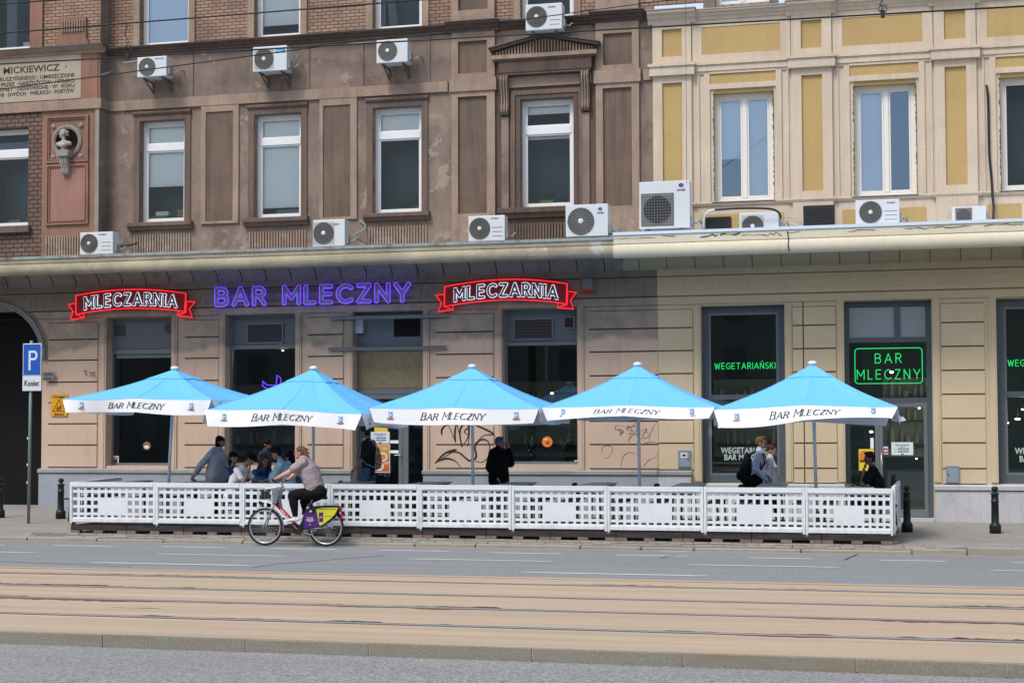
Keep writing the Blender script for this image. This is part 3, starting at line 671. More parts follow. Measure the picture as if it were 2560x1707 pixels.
# ---- left bay
ZBt = 15.0
bx = lambda x, y=400: PY(x, y, YB)[0]
bz = lambda y, x=140: PY(x, y, YB)[1]
bwin = (bx(-40), bx(71), bz(566, 40), bz(320, 40)); bwin2 = (bx(-40, 60), bx(77, 60), ZCT+.05, ZCT+2.4)
cxm, czm, rm = bx(168, 354), bz(354, 168), .30
m0, m1, m2, m3 = bx(116), bx(222), bz(408), bz(292)
sq = (cxm-.40, cxm+.40, czm-.40, czm+.40)
xa_, xb_ = bx(72, 400), bx(105, 400)
MB().wall(-26, xb_, Z6, ZS0, [bwin], YB, .3).build('bay_brick_wall', M['brickd'], BB)
MB().wall(xb_, XB, Z6, ZS0, [sq], YB, .06).build('bay_wall', M['red'], BB)
MB().wall(-26, XB, ZS0, ZCT, [], YB, .06).build('bay_frieze_wall', M['red'], BB)
MB().wall(-26, XB, ZCT, 15.2, [bwin2], YB, .3).build('bay_upper_wall', M['brick'], BB)
chunk('bay_side_wall', XB-.004, XB, YB, YW, Z6, 15.2, M['brown'], BB); chunk('bay_edge_strip', xf(238, 500, YB), XB-.006, YB-.03, YB+.01, Z6, ZS0-.001, M['stone'], BB)
# round niche
n = 40; ring = []; vs = []
for i in range(n):
    t = 2*math.pi*i/n; c, s_ = math.cos(t), math.sin(t); k = .40/max(abs(c), abs(s_))
    vs += [(cxm+rm*c, YB, czm+rm*s_), (cxm+k*c, YB, czm+k*s_)]
MB().add(vs, [(2*i, 2*((i+1) % n), 2*((i+1) % n)+1, 2*i+1) for i in range(n)]).build('niche_plate', M['red'], BB)
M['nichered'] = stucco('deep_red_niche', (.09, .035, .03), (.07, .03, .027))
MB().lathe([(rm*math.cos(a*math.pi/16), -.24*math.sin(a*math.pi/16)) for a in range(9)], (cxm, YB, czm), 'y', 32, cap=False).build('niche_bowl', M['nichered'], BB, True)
wr = MB()
for q in range(3): wr.tube([(cxm+(rm+.02+.03*q)*math.cos(t*math.pi/20), YB-.02-.012*(q == 1), czm+(rm+.02+.03*q)*math.sin(t*math.pi/20)) for t in range(40)], .02, 8, True)
wr.build('niche_wreath', M['stone'], BB, True)
for sx in (-1, 1):
    for sz in (-1, 1):
        MB().lathe([(.062, -.0), (.06, .02), (.045, .035), (.03, .03), (.018, .05), (0.001, .055)], (cxm+sx*.37, YB, czm+sz*.37), 'y', 14).build('niche_rosette', M['stone'], BB, True)
fr = MB().frame(m0, m1, m2, m3, .05, YB-.05, YB-.002).frame(m0+.065, m1-.065, m2+.065, m3-.065, .028, YB-.03, YB-.002)
fr.build('niche_frame', M['red'], BB)
l0, l1, l2, l3 = bx(116, 480), bx(222, 480), bz(563), bz(412)
MB().frame(l0, l1, l2, l3, .05, YB-.05, YB-.002).frame(l0+.075, l1-.075, l2+.075, l3-.05, .03, YB-.035, YB-.002).build('lower_panel_frame', M['red'], BB)
chunk('lower_panel', l0+.11, l1-.11, YB-.012, YB-.003, l2+.11, l3-.085, M['redpanel'], BB)
flutes(BB, bx(114, 610), bx(206, 610), Z6+.2, bz(588), YB, M['brown_l'])
sm = MB().box(-26, XB+.05, YB-.06, YB+.01, ZS0, ZS1).box(XB-.001, XB+.05, YB+.012, YW, ZS0, ZS1).build('string_course', M['brown_l'], BB)
def bayc():
    H = ZCT-ZC; pr = [(YB+.03, ZC), (YB-.05, ZC), (YB-.06, ZC+.05), (YB-.12, ZC+.08), (YB-.18, ZC+.13), (YB-.18, ZCT-.02), (YB+.03, ZCT-.02)]
    MB().profbox(pr[::-1], -26, XB+.12).build('cornice', M['brown_l'], BB); chunk('cornice_return', XB+.001, XB+.12, YB+.032, YW-.19, ZC+.06, ZCT-.02, M['brown_d'], BB)
    chunk('cornice_capping', -26, XB+.16, YB-.2, YB+.05, ZCT-.018, ZCT+.01, M['cap'], BB)
bayc()
chunk('bay_strip', bx(204, 200), XB-.06, YB-.02, YB, ZS1, ZC-.001, M['red'], BB)
win_parts(BB, *bwin, YB+.2, (bz(390, 30), bz(373, 30)), [(bz(372, 30), bz(350, 30), bwin[0]+.1, bwin[1]-.1, M['curtb'], .1, 'blind')], M['white'], M['glass'])
win_parts(BB, *bwin2, YB+.2, None, [(bwin2[2]+.1, bwin2[3]-.1, bx(0, 60), bx(25, 60), M['curtb'], .1, 'curtain')], M['white'], M['glass'])
chunk('bay_sill', bwin[0], bx(78, 570), YB-.12, YB+.2, bwin[2]-.16, bwin[2]-.004, M['panel_d'], BB)
chunk('bay_window_jamb', bwin2[1]+.003, bwin2[1]+.34, YB-.05, YB-.002, ZCT+.02, 15, M['red'], BB)
MB().prism([(bx(133, 100), ZCT+.02), (bx(226, 100), ZCT+.02), (bx(218, 80), ZCT+.22), (bx(218, 60), ZCT+.72), (bx(150, 60), ZCT+.72), (bx(150, 80), ZCT+.22)], YB-.07, YB-.002).build('bay_corbel_panel', M['red'], BB)
flutes(BB, bx(157, 85), bx(214, 85), ZCT+.34, ZCT+.66, YB-.07, M['brown_l'])
pot('window_plant', 'tall leafy plant in a pale pot behind the top left bay window', bx(57, 100), YB+.36, bwin2[2]+.09, .3, 1.2, .16, M['potw'], 9, 170, 'leafd')
chunk('window_box_items', 0, .01, 60, 60.01, 0, .01, M['card'], BB); bpy.data.objects.remove(bpy.data.objects['window_box_items'])
item('cardboard_box', 'brown cardboard box in the leftmost dark window beside the bust', 'box', M['card'], bx(0, 560), bx(30, 560), bwin[2]+.09, bwin[2]+.22, YB+.36, YB+.5)
item('box_file', 'green and white box next to the cardboard in the leftmost dark window', 'box', M['green'], bx(36, 560), bx(66, 560), bwin[2]+.09, bwin[2]+.17, YB+.36, YB+.5)
# inscribed stone plaque
pl = MB().box(-24, bx(204, 200), YB-.028, YB-.001, ZS1+.03, ZC-.005).build('memorial_plaque', M['plaque']); tag(pl, 'pale stone plaque with dark carved Polish inscription above the bust', 'plaque')
M['ink'] = mat('dark_engraving', (.06, .05, .042), .8)
YP = YB-.03
def pxtext(s, x0, x1, y, Y, m, nm, par, h=None, **k):
    zc = PY((x0+x1)/2, y, Y)[1]; return text_mesh(s, PY(x0, y, Y)[0], PY(x1, y, Y)[0], zc, Y, m, nm, par, h, **k)
pxtext('MICKIEWICZ  ·', 9, 167, 172, YP, M['ink'], 'inscription', pl, h=.165, bold=.012)
pxtext('PRUSZYŃSKIEGO · UMIESZCZONE', -6, 186, 193.5, YP, M['ink'], 'inscription', pl, h=.092, bold=.012)
pxtext('· PRZEZ · NAJEŹDŹCÓW · HITLERO', -4, 186, 207, YP, M['ink'], 'inscription', pl, h=.092, bold=.012)
pxtext('ZOSTAŁY · ODNOWIONE · W · ROKU', -18, 186, 219.5, YP, M['ink'], 'inscription', pl, h=.092, bold=.012)
pxtext('ŹNI · DWÓCH · WIELKICH · POETÓW', -8, 185, 232.5, YP, M['ink'], 'inscription', pl, h=.092, bold=.012)
# ---- cream upper floor
YC = YW
Zcs0, Zcs1 = 9.90, zf(1770, 158)
ZL = zf(2448, 484); 
CW = [RX(1788, 1935, 233, 504, YF), RX(2136, 2290, 217, 494, YF), (PY(2500, 340, YF)[0], PY(2660, 340, YF)[0], 0, 0)]
zw0, zw1 = (CW[0][2]+CW[1][2])/2, (CW[0][3]+CW[1][3])/2
CW = [(a, b, zw0, zw1) for a, b, _, _ in CW]
XE = 14.
zct = zf(2040, 9); zcb = zf(2040, 33)
MB().wall(XJ, XE, Z6, zct, [(a-.0, b, c, d+.08) for a, b, c, d in CW], YW, .26).build('wall', M['cream'], CB)
CP = [(xf(1633.5, 300), xf(1730, 300)), (xf(1980, 300), xf(2081, 300)), (xf(2337, 300), xf(2442, 300))]
step = CP[2][0]-CP[1][0]; CP.append((CP[2][0]+step, CP[2][1]+step))
pzs = zf(2032, 478), zf(2032, 189); pzu = zf(2032, 122), zf(2032, 52)
for k, (a, b) in enumerate(CP):
    ins = (b-a)*.245
    pilaster(CB, a, b, Z6, Zcs0, a+ins, b-ins, pzs[0], pzs[1], YW-.07, M['cream'], M['yellow'])
    pilaster(CB, a, b, Zcs1, zcb-.04, a+ins, b-ins, pzu[0], pzu[1], YW-.07, M['cream'], M['yellow'])
    MB().box(a-.07, b+.07, YW-.15, YW, Zcs0-.06, Zcs1-.06).box(a-.1, b+.1, YW-.18, YW, Zcs1-.058, Zcs1+.01).build('string_course', M['cream'], CB)
    cornice(CB, a-.1, b+.1, zcb-.04, zct+.03, .3, M['cream'], M['zinc'])
    if k < 3:
        c, d = b, CP[k+1][0]
        MB().box(c, d, YW-.055, YW, Zcs0, Zcs1-.06).box(c, d, YW-.085, YW, Zcs1-.058, Zcs1).box(c, d, YW-.03, YW, Zcs0-.055, Zcs0-.003).build('string_course', M['cream'], CB)
        cornice(CB, c+.1, d-.1, zcb, zct, .2, M['cream'], M['zinc'])
        i2 = .23; f = pilaster(CB, c+.02, d-.02, Zcs1+.002, zcb-.002, c+i2, d-i2+.0, pzu[0], pzu[1], YW-.03, M['cream'], M['yellow'], 'frieze_panel')
        # pale frame round each window with the yellow panel above it
        w = CW[k]; x0, x1 = w[0]-.09, w[1]+.06
        zy0, zy1 = w[3]+.2, w[3]+.47
        MB().box(x0-.12, x0, YW-.04, YW, w[2]-.02, Zcs0-.06).box(x1, x1+.12, YW-.04, YW, w[2]-.02, Zcs0-.06).box(x0, x1, YW-.04, YW, w[3]+.085, zy0).box(x0, x1, YW-.04, YW, zy1, Zcs0-.06).build('window_surround', M['cream'], CB)
        chunk('yellow_panel', x0, x1, YW-.012, YW-.003, zy0, zy1, M['yellow'], CB)
        chunk('slim_rib', x0-.27, x0-.23, YW-.03, YW, w[2]-.02, Zcs0-.06, M['cream'], CB); chunk('slim_rib', x1+.23, x1+.27, YW-.03, YW, w[2]-.02, Zcs0-.06, M['cream'], CB)
    MB().profbox([(YW, ZL-.05), (YW-.07, ZL-.05), (YW-.1, ZL), (YW-.1, ZL+.03), (YW, ZL+.05)][::-1], a-.08, b+.08).build('lower_ledge', M['cream'], CB)
    if k < 3: MB().profbox([(YW, ZL-.05), (YW-.03, ZL-.05), (YW-.06, ZL), (YW-.06, ZL+.02), (YW, ZL+.04)][::-1], b+.081, CP[k+1][0]-.081).build('lower_ledge', M['cream'], CB)
for (a, b) in ((1753, 1966), (2106, 2163), (2163, 2322), (2366, 2426), (2470, 2560)):
    chunk('yellow_panel', xf(a, 520), xf(b, 520)-.05, YW-.012, YW-.003, Z6+.1, zf(2106, 525), M['yellow'], CB)
# torn render edges beside the cream windows
M['foam'] = mat('dark_foam_edge', (.12, .09, .05), .95)
for k, w in enumerate(CW):
    x0, x1, z0, z1 = w
    def reg(k=k):
        L = []
        mid = (PY((1862, 2216, 2600)[k], 350, YF)[0])
        if k == 0: L = [(zf(1830, 396, YF), z1-.1, x0+.1, mid-.04, M['curtain'], .1, 'blind'), (z0+.1, z1-.1, mid+.04, x1-.1, M['curtain'], .1, 'curtain')]  # left sheet also imitates reflected sky; the right one is a curtain
        if k == 1: L = [(z0+.1, z1-.1, x0+.1, mid-.04, M['blind'], .1, 'blind')]  # pale sheet stands in for bright sky mirrored in the left pane
        return L, (mid-.05, mid+.05)
    L, mu = reg()
    win_parts(CB, x0, x1, z0, z1, YF, None, L, M['creamw'], M['glassr'] if k < 2 else M['glass'], mull=mu if k < 2 else None, fw=.1)
    chunk('window_reveal_head', x0, x1, YW+.01, YF, z1, z1+.078, M['yellow'], CB)
    chunk('window_sill', x0-.06, x1+.03, YW-.06, YF+.03, z0-.035, z0-.001, M['zinc'], CB)
    jb = MB(); r = random.Random(k)
    for X in (x0-.004, x1+.01):
        jb = MB(); L_ = [(X+.004, z0), (X+.004, z1)]
        L_ += [(X-.004-r.random()**2*.03, z1-(z1-z0)*i/70) for i in range(71)]
        jb.prism(L_, YW-.006, YW+.01).build('torn_render_edge', M['foam'], CB)
# brick storey above the cream cornice, with its windows
cw2 = [(PY(1790, 10, YF)[0], PY(1924, 10, YF)[0]), (PY(2140, 0, YF)[0], PY(2275, 0, YF)[0])]
Z2 = zct+.11
MB().wall(XJ, XE, zct, 15.2, [(a, b, Z2, Z2+2.3) for a, b in cw2], YW, .26).build('brick_wall', M['brick'], CB)
for a, b in cw2:
    win_parts(CB, a, b, Z2, Z2+2.3, YF, None, [(Z2+.1, Z2+2.2, a+.1, b-.1, M['blind'], .1, 'blind')], M['white'], M['glassr'], mull=((a+b)/2-.05, (a+b)/2+.05))
    chunk('window_surround', a-.26, a-.002, YW-.04, YW-.002, Z2-.06, 15, M['brown'], CB); chunk('window_surround', b+.002, b+.2, YW-.04, YW-.002, Z2-.06, 15, M['brown'], CB)
for (a, b) in ((1636, 1763), (1945, 2112), (2300, 2500)):
    X0, X1 = xf(a, 20), xf(b, 20); chunk('zinc_flashing', X0, X1, YW-.03, YW-.003, zct+.04, zct+.17, M['zinc_l'], CB)
# ------------------------------------------------------------ ground floor of both buildings
ZA, ZBn, ZCn, ZDn = 5.57, 5.43, zf(1450, 745), zf(1450, 767)
LZ = 1.18; LZ0 = 1.08                               # plinth ledge of the brown part
gx = lambda x, y: PY(x, y, YG)[0]
gz = lambda x, y: PY(x, y, YG)[1]
def grect(x0, x1, y0, y1): return RX(x0, x1, y0, y1, YG)
G = {}
G[1] = (gx(280, 980), gx(441, 980), gz(360, 1163), gz(360, 796))
G[2] = (gx(575, 980), gx(749, 980), gz(660, 1163), gz(660, 789))
G[3] = (gx(892, 980), gx(1066, 980), .1, gz(975, 781))
G[4] = (gx(1262, 980), gx(1449, 980), gz(1355, 1160), gz(1355, 774))
G[5] = (gx(1756, 980), gx(1964, 980), gz(1860, 1207), gz(1860, 765))
G[6] = (gx(2112, 980), gx(2330, 980), .13, gz(2220, 753))
G[7] = (gx(2490, 980), gx(2720, 980), gz(2540, 1209), gz(2500, 748))
# the gateway arch at the far left
axc, arr = xf(-14, 895), abs(xf(-14, 895)-xf(104, 895)); azs = zf(104, 895)
AL = -22.6
holes = [G[i] for i in (1, 2, 3, 4)]
XG0 = xf(105, 1000)
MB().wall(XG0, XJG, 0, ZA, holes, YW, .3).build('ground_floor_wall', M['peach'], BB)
ap = [(axc+arr*math.cos(rad(t)), azs+arr*math.sin(rad(t))) for t in range(0, 181, 6)]
sp = [(XG0, azs)]+ap+[(ap[-1][0], 0), (-30, 0), (-30, ZA), (XG0, ZA)]
MB().prism(sp, YW, YW+.5).build('gateway_wall', M['peach'], BB)
ar = MB()
for rr, yy, w_ in ((.10, -.05, .045), (.02, -.02, .035), (.17, -.02, .025)):
    ar.tube([(axc+(arr+rr)*math.cos(rad(t)), YW+yy, azs+(arr+rr)*math.sin(rad(t))) for t in range(-2, 183, 6)], w_, 8)
ar.build('gateway_arch_moulding', M['soffit'], BB, True)
X0, X1 = axc-arr, XG0
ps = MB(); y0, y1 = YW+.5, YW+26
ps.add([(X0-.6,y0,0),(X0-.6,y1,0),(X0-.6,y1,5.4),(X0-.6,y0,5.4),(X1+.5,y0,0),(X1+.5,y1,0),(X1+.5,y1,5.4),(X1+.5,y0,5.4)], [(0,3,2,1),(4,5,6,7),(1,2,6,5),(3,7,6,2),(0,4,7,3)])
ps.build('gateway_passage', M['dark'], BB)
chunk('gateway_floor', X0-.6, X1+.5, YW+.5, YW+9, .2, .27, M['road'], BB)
chunk('gateway_jamb', XG0-.004, XG0, YW, YW+.5, 0, azs, M['peach'], BB)
# cream ground floor wall
MB().wall(XJG, XE, 0, ZA, [G[5], G[6], G[7]], YW, .3).build('ground_floor_wall', M['creamwall'], CB)
# horizontal mouldings under the canopy
def bands(par, x0, x1, m, shade_m):
    MB().box(x0, x1, YW-.075, YW, ZBn, ZA).build('cove_moulding', m, par)
    MB().box(x0, x1, YW-.04, YW, ZCn, ZBn-.022).build('frieze_band', m, par)
    MB().box(x0, x1, YW-.05, YW, ZBn-.02, ZBn-.002).box(x0, x1, YW-.03, YW, ZCn-.022, ZCn-.002).box(x0, x1, YW-.012, YW, ZDn-.008, ZDn).build('moulding_shadow_line', shade_m, par)  # dark strips paint in the shadow lines below the shallow moulding steps
    n = int((x1-x0)/.62); fp = MB()
    for i in range(n):
        a = x0+.1+i*.62; fp.frame(a, a+.5, ZCn+.09, ZBn-.13, .012, YW-.052, YW-.04)
    fp.build('frieze_frames', m, par)
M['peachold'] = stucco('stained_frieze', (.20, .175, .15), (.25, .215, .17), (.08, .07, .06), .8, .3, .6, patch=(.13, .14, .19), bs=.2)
bands(BB, XG0-4, XJG, M['peachold'], M['joint']); bands(CB, XJG, XE, M['creamwall'], stucco('ochre_shadow_line', (.22, .14, .05), (.25, .16, .06)))
# rusticated piers
gzs = [zf(190, y_) for y_ in (848.7, 900.5, 954.8, 1006, 1059, 1112)]
rz = [LZ+.03]+sorted(gzs)+[ZDn-.1]
def pier(par, x0, x1, zl, m, m2, y=YW):
    mb = MB()
    for i in range(len(zl)-1): mb.box(x0, x1, y-.03, y, zl[i]+.016, zl[i+1]-.016)
    p = mb.build('rusticated_pier', m, par)
    jb = MB()
    jb.box(x0+.001, x1-.001, y-.004, y-.0005, zl[0], zl[-1])
    jb.build('pier_joint', m2, p); return p
for (a, b) in ((121, 244), (462, 547), (769, 858), (1090, 1234), (1474, 1646)):
    pier(BB, xf(a, 1000), xf(b, 1000)-(.004 if b == 1646 else 0), rz, M['peach'], M['joint'])
cgz = sorted([zf(1690, y_) for y_ in (819.6, 876.7, 933.9, 991, 1049, 1107.5, 1169)])
M['ochrej'] = mat('ochre_joint', (.17, .10, .035), .9)
zl = [1.19]+cgz[1:]+[ZDn-.1]
pier(CB, XJG+.004, xf(1733, 1000), zl, M['creamwall'], M['ochrej'])
zl2 = [zf(2040, 1208)]+cgz+[ZDn-.1]
XC = xf(2010, 1000)
pier(CB, xf(1984, 1000), XC-.014, zl2, M['creamwall'], M['ochrej']); pier(CB, XC+.014, xf(2091, 1000), zl2, M['creamwall'], M['ochrej'])
chunk('drain_groove', XC-.012, XC+.012, YW-.008, YW, .9, ZDn, M['ochrej'], CB)
pier(CB, xf(2355, 1000), xf(2463, 1000), zl2, M['creamwall'], M['ochrej'])
# flat strips either side of each opening
for i, (par, m) in {1: (BB, 'peach'), 2: (BB, 'peach'), 3: (BB, 'peach'), 4: (BB, 'peach'), 5: (CB, 'creamwall'), 6: (CB, 'creamwall'), 7: (CB, 'creamwall')}.items():
    a, b, c, d = G[i]; zb = LZ+.005 if i < 5 else .95
    if i == 6: zb = .95
    s_ = MB()
    for (u, v) in ((a-.15, a-.005), (b+.005, b+.15)):
        s_.box(u, v, YW-.035, YW-.002, zb, d+.02); s_.box(u+.05, v-.04, YW-.05, YW-.036, zb, d-.02)
    s_.build('opening_strip', M[m], par)
# plinths
def plinth(par, x0, x1, z1, led, m, ml, out=.12):
    MB().box(x0, x1, YW-out, YW-.001, -.05, z1-led).build('plinth', m, par)
    MB().profbox([(YW-.001, z1-led+.001), (YW-out-.03, z1-led+.001), (YW-out-.035, z1-.03), (YW-.04, z1), (YW-.001, z1)][::-1], x0-.02, x1+.02).build('plinth_ledge', ml, par)
    chunk('ledge_shadow_strip', x0, x1, YW-out-.006, YW-out+.001, z1-led-.018, z1-led, M['joint'], par)  # thin dark strip on the plinth face, painted shade below the ledge
plinth(BB, XG0, G[3][0]-.02, LZ, .10, M['plinth'], M['ledge'])
plinth(BB, G[3][1]+.03, XJG, LZ, .10, M['plinth'], M['ledge'])
plinth(CB, XJG, xf(1729, 1180), LZ, .10, M['plinth_w'], M['ledge'])
zc5 = zf(1980, 1209)
for (a, b) in ((xf(1729, 1180)+.01, G[6][0]-.02), (G[6][1]+.02, XE)): plinth(CB, a, b, zc5, .11, M['plinth_w'], M['plinth_w'], .09)
# ---- shop windows
def pane(a, b, c, d, m, w, y=YG+.04): return MB().add([(a,y,c),(b,y,c),(b,y,d),(a,y,d)], [(0,1,2,3)]).build('pane', m, w)
def shop(par, g, fm, fw, tr, name='shop_window', bot=.06):
    a, b, c, d = g; mb = MB().frame(a, b, c, d, fw, YG, YG+.09, wb=bot)
    for (t0, t1) in tr: mb.box(a+fw, b-fw, YG-.01, YG+.085, t0, t1)
    return mb.build(name, fm, par)
def louvre(par, x0, x1, z0, z1, n=6):
    f = MB().frame(x0-.03, x1+.03, z0-.03, z1+.03, .03, YG-.03, YG+.0).build('vent_grille', M['shopframe2'], par); s_ = MB()
    for i in range(n):
        z = z0+(z1-z0)*i/n; s_.add([(x0,YG-.028,z),(x1,YG-.028,z),(x1,YG-.004,z+(z1-z0)/n*.85),(x0,YG-.004,z+(z1-z0)/n*.85)], [(0,1,2,3)])
    s_.box(x0, x1, YG-.003, YG+.001, z0, z1); s_.build('slats', M['louvre'], f)
ft = lambda x, y: gz(x, y)
FM, F2 = M['shopframe'], M['shopframe2']
# 1
g = G[1]; w = shop(BB, g, F2, .04, [(ft(360, 884), ft(360, 873))]); chunk('infill_panel', g[0]+.04, g[1]-.04, YG+.01, YG+.05, ft(360, 872), g[3]-.04, M['shoppanel'], w)
pane(g[0]+.04, g[1]-.04, g[2]+.05, ft(360, 884), M['glasst'], w)
chunk('vent_hole', gx(286, 828), gx(313, 828), YG-.004, YG+.012, ft(300, 840), ft(300, 812), M['louvre'], w); MB().lathe([(.12, 0), (.12, .05), (.1, .05)], (gx(424, 820), YG+.01, ft(424, 820)), 'y', 16).build('vent_pipe', M['louvre'], w)
chunk('inner_blind', g[0]+.06, g[1]-.06, YG+.1, YG+.108, ft(360, 894), ft(360, 884), M['curtain'], w)
# 2
g = G[2]; w = shop(BB, g, F2, .05, [(ft(660, 872), ft(660, 862))]); chunk('infill_panel', g[0]+.05, g[1]-.05, YG+.01, YG+.05, ft(660, 861), g[3]-.05, M['shoppanel'], w)
louvre(w, gx(620, 830), gx(706, 830), ft(663, 856), ft(663, 811)); pane(g[0]+.05, g[1]-.05, g[2]+.05, ft(660, 872), M['glasst'], w)
# 4
g = G[4]; w = shop(BB, g, F2, .06, [(ft(1355, 863), ft(1355, 855))]); chunk('infill_panel', g[0]+.06, g[1]-.06, YG+.01, YG+.05, ft(1355, 854), g[3]-.06, M['shoppanel'], w)
louvre(w, gx(1287, 820), gx(1380, 820), ft(1335, 847), ft(1335, 799)); louvre(w, gx(1412, 806), gx(1434, 806), ft(1423, 819), ft(1423, 794), 5)
pane(g[0]+.06, g[1]-.06, g[2]+.05, ft(1355, 863), M['glasst'], w); chunk('mullion', gx(1361, 960), gx(1368, 960), YG+.06, YG+.1, g[2]+.9, ft(1365, 863), M['shopframe'], w)
# 3: the entrance of the brown building
g = G[3]; w = shop(BB, g, F2, .045, [(ft(975, 877), ft(975, 866)), (ft(975, 985), ft(975, 971))], 'entrance', .02)
chunk('infill_panel', g[0]+.045, g[1]-.045, YG+.01, YG+.05, ft(975, 865), g[3]-.045, M['shoppanel'], w)
M['osb'] = stucco('tan_chipboard', (.28, .235, .145), (.22, .185, .115), (.15, .12, .08), 6, .1, .3)
chunk('chipboard_panel', g[0]+.045, g[1]-.045, YG+.015, YG+.05, ft(975, 970), ft(975, 878), M['osb'], w)
dr = MB(); zt_ = ft(975, 986)
xs_ = [g[0]+.045, gx(913, 1100), gx(997, 1100), gx(1007, 1100), gx(1021, 1100), g[1]-.045]
dr.box(xs_[2], xs_[3]-.003, YG-.02, YG+.06, .3, zt_-.002); dr.box(xs_[1]-.05, xs_[1]+.03, YG-.02, YG+.06, .3, zt_-.002); dr.box(xs_[1]+.031, xs_[2]-.001, YG-.02, YG+.06, .3, .42); dr.box(xs_[1]+.031, xs_[2]-.001, YG-.02, YG+.06, zt_-.1, zt_-.002)
d_ = dr.build('door', M['shopframe2'], w); pane(xs_[1]+.03, xs_[2], .42, zt_-.1, M['glasst'], d_, YG+.02)
chunk('mullion', xs_[3], xs_[4], YG-.01, YG+.07, .3, zt_-.001, M['shopframe2'], w); pane(xs_[4], xs_[5], .35, zt_, M['glasst'], w); chunk('side_panel', xs_[0], xs_[1]-.052, YG+.02, YG+.05, .3, zt_, M['shopframe'], w)
hx, hz = gx(1002, 1135), ft(1002, 1137); MB().box(hx-.02, hx+.02, YG-.035, YG-.021, hz-.18, hz+.1).tube([(hx, YG-.035, hz), (hx, YG-.08, hz), (hx-.13, YG-.08, hz-.005)], .012, 8).build('door_handle', M['steel'], d_, False)
for z_ in (ft(985, 1104), ft(985, 1129)): chunk('door_sticker', gx(975, 1100), gx(996, 1100), YG+.012, YG+.016, z_-.035, z_+.035, M['curtain'], d_)
MB().box(gx(985, 818), gx(1050, 818), YG-.006, YG+.012, ft(1017, 841), ft(1017, 797)).build('vent_opening', M['dark'], w)
ob = MB().box(gx(886, 815), gx(911, 815), YG-.12, YG+.008, ft(898, 834), ft(898, 800)).build('junction_box', mat('pale_grey_box', (.42, .46, .50), .6), bevel=.01); tag(ob, 'pale grey electrical box above the entrance chipboard', 'electrical box')
for yy, a, b, lb in ((793, 827, 1123, 'upper steel cable tray across the entrance, just under the purple letters'), (870.5, 824, 1120, 'lower steel cable tray across the entrance, above the chipboard')):
    t = thing('cable_tray', lb, 'cable tray', (xf(975, yy), YW-.1, zf(975, yy)), 'cable trays over the entrance'); z_ = zf(975, yy)
    MB().box(xf(a, yy), xf(b, yy), YW-.12, YW-.11, z_-.035, z_+.035).box(xf(a, yy), xf(b, yy), YW-.11, YW-.04, z_-.035, z_-.028).build('tray', M['shopframe2'], t)
    s_ = MB(); X = xf(a, yy)+.03
    while X < xf(b, yy)-.04: s_.box(X, X+.03, YW-.124, YW-.12, z_+.005, z_+.02); X += .06
    s_.build('slots', M['louvre'], t)
# 5
g = G[5]; w = shop(CB, g, FM, .14, [(ft(1860, 998), ft(1860, 986))], bot=.16); pane(g[0]+.14, g[1]-.14, ft(1860, 986), g[3]-.14, M['glasst'], w); pane(g[0]+.14, g[1]-.14, g[2]+.16, ft(1860, 998), M['glasst'], w)
MB().frame(g[0]+.143, g[1]-.143, g[2]+.163, g[3]-.143, .05, YG+.012, YG+.03).build('inner_frame', F2, w)
# 6: the door of the cream building
g = G[6]; w = shop(CB, g, FM, .1, [(ft(2220, 855), ft(2220, 843)), (ft(2220, 1008), ft(2220, 995))], 'entrance', .06)
M['frost'] = mat('frosted_pane', (.30, .34, .37), .7)
xm_ = gx(2243, 800); chunk('frosted_pane', g[0]+.11, xm_-.06, YG+.035, YG+.04, ft(2220, 843), g[3]-.12, M['frost'], w); chunk('frosted_pane', xm_+.06, g[1]-.11, YG+.035, YG+.04, ft(2220, 843), g[3]-.12, M['frost'], w)
chunk('mullion', xm_-.058, xm_+.058, YG-.008, YG+.08, ft(2220, 843), g[3]-.1, FM, w); pane(g[0]+.1, g[1]-.1, ft(2220, 995), ft(2220, 855), M['glasst'], w)
zt_ = ft(2220, 1008); s0, s1 = gx(2188, 1130), gx(2206, 1130); chunk('mullion', s0, s0+.085, YG-.006, YG+.08, .19, zt_, F2, w); pane(g[0]+.1, s0, .2, zt_, M['glasst'], w)
dd = MB().frame(s0+.088, g[1]-.103, .2, zt_-.003, .075, YG-.02, YG+.05, wb=.16).build('door', F2, w); pane(s0+.163, g[1]-.178, .36, zt_-.078, M['glasst'], dd, YG+.012)
hx = s0+.125; MB().tube([(hx, YG-.02, 1.05), (hx, YG-.09, 1.05), (hx, YG-.09, 1.55), (hx, YG-.02, 1.55)], .016, 8).build('door_handle', M['steel'], dd, True)
chunk('door_step', g[0], g[1], YW-.1, YG, .08, .19, M['plinth_w'], CB)
# 7
g = G[7]; w = shop(CB, g, FM, .17, [(ft(2530, 992), ft(2530, 978))], bot=.18); pane(g[0]+.17, g[1]-.17, ft(2530, 978), g[3]-.16, M['glasst'], w); pane(g[0]+.17, g[1]-.17, g[2]+.18, ft(2530, 992), M['glasst'], w)
MB().frame(g[0]+.173, g[1]-.173, g[2]+.183, g[3]-.163, .05, YG+.012, YG+.03).build('inner_frame', F2, w)
# rooms behind the shop fronts
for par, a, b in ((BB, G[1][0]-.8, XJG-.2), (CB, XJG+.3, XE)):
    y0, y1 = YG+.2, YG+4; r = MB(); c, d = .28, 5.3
    r.add([(a,y0,c),(b,y0,c),(b,y0,d),(a,y0,d),(a,y1,c),(b,y1,c),(b,y1,d),(a,y1,d)], [(0,1,5,4),(1,2,6,5),(2,3,7,6),(3,0,4,7),(4,5,6,7)]); r.build('interior_room', M['room'], par)
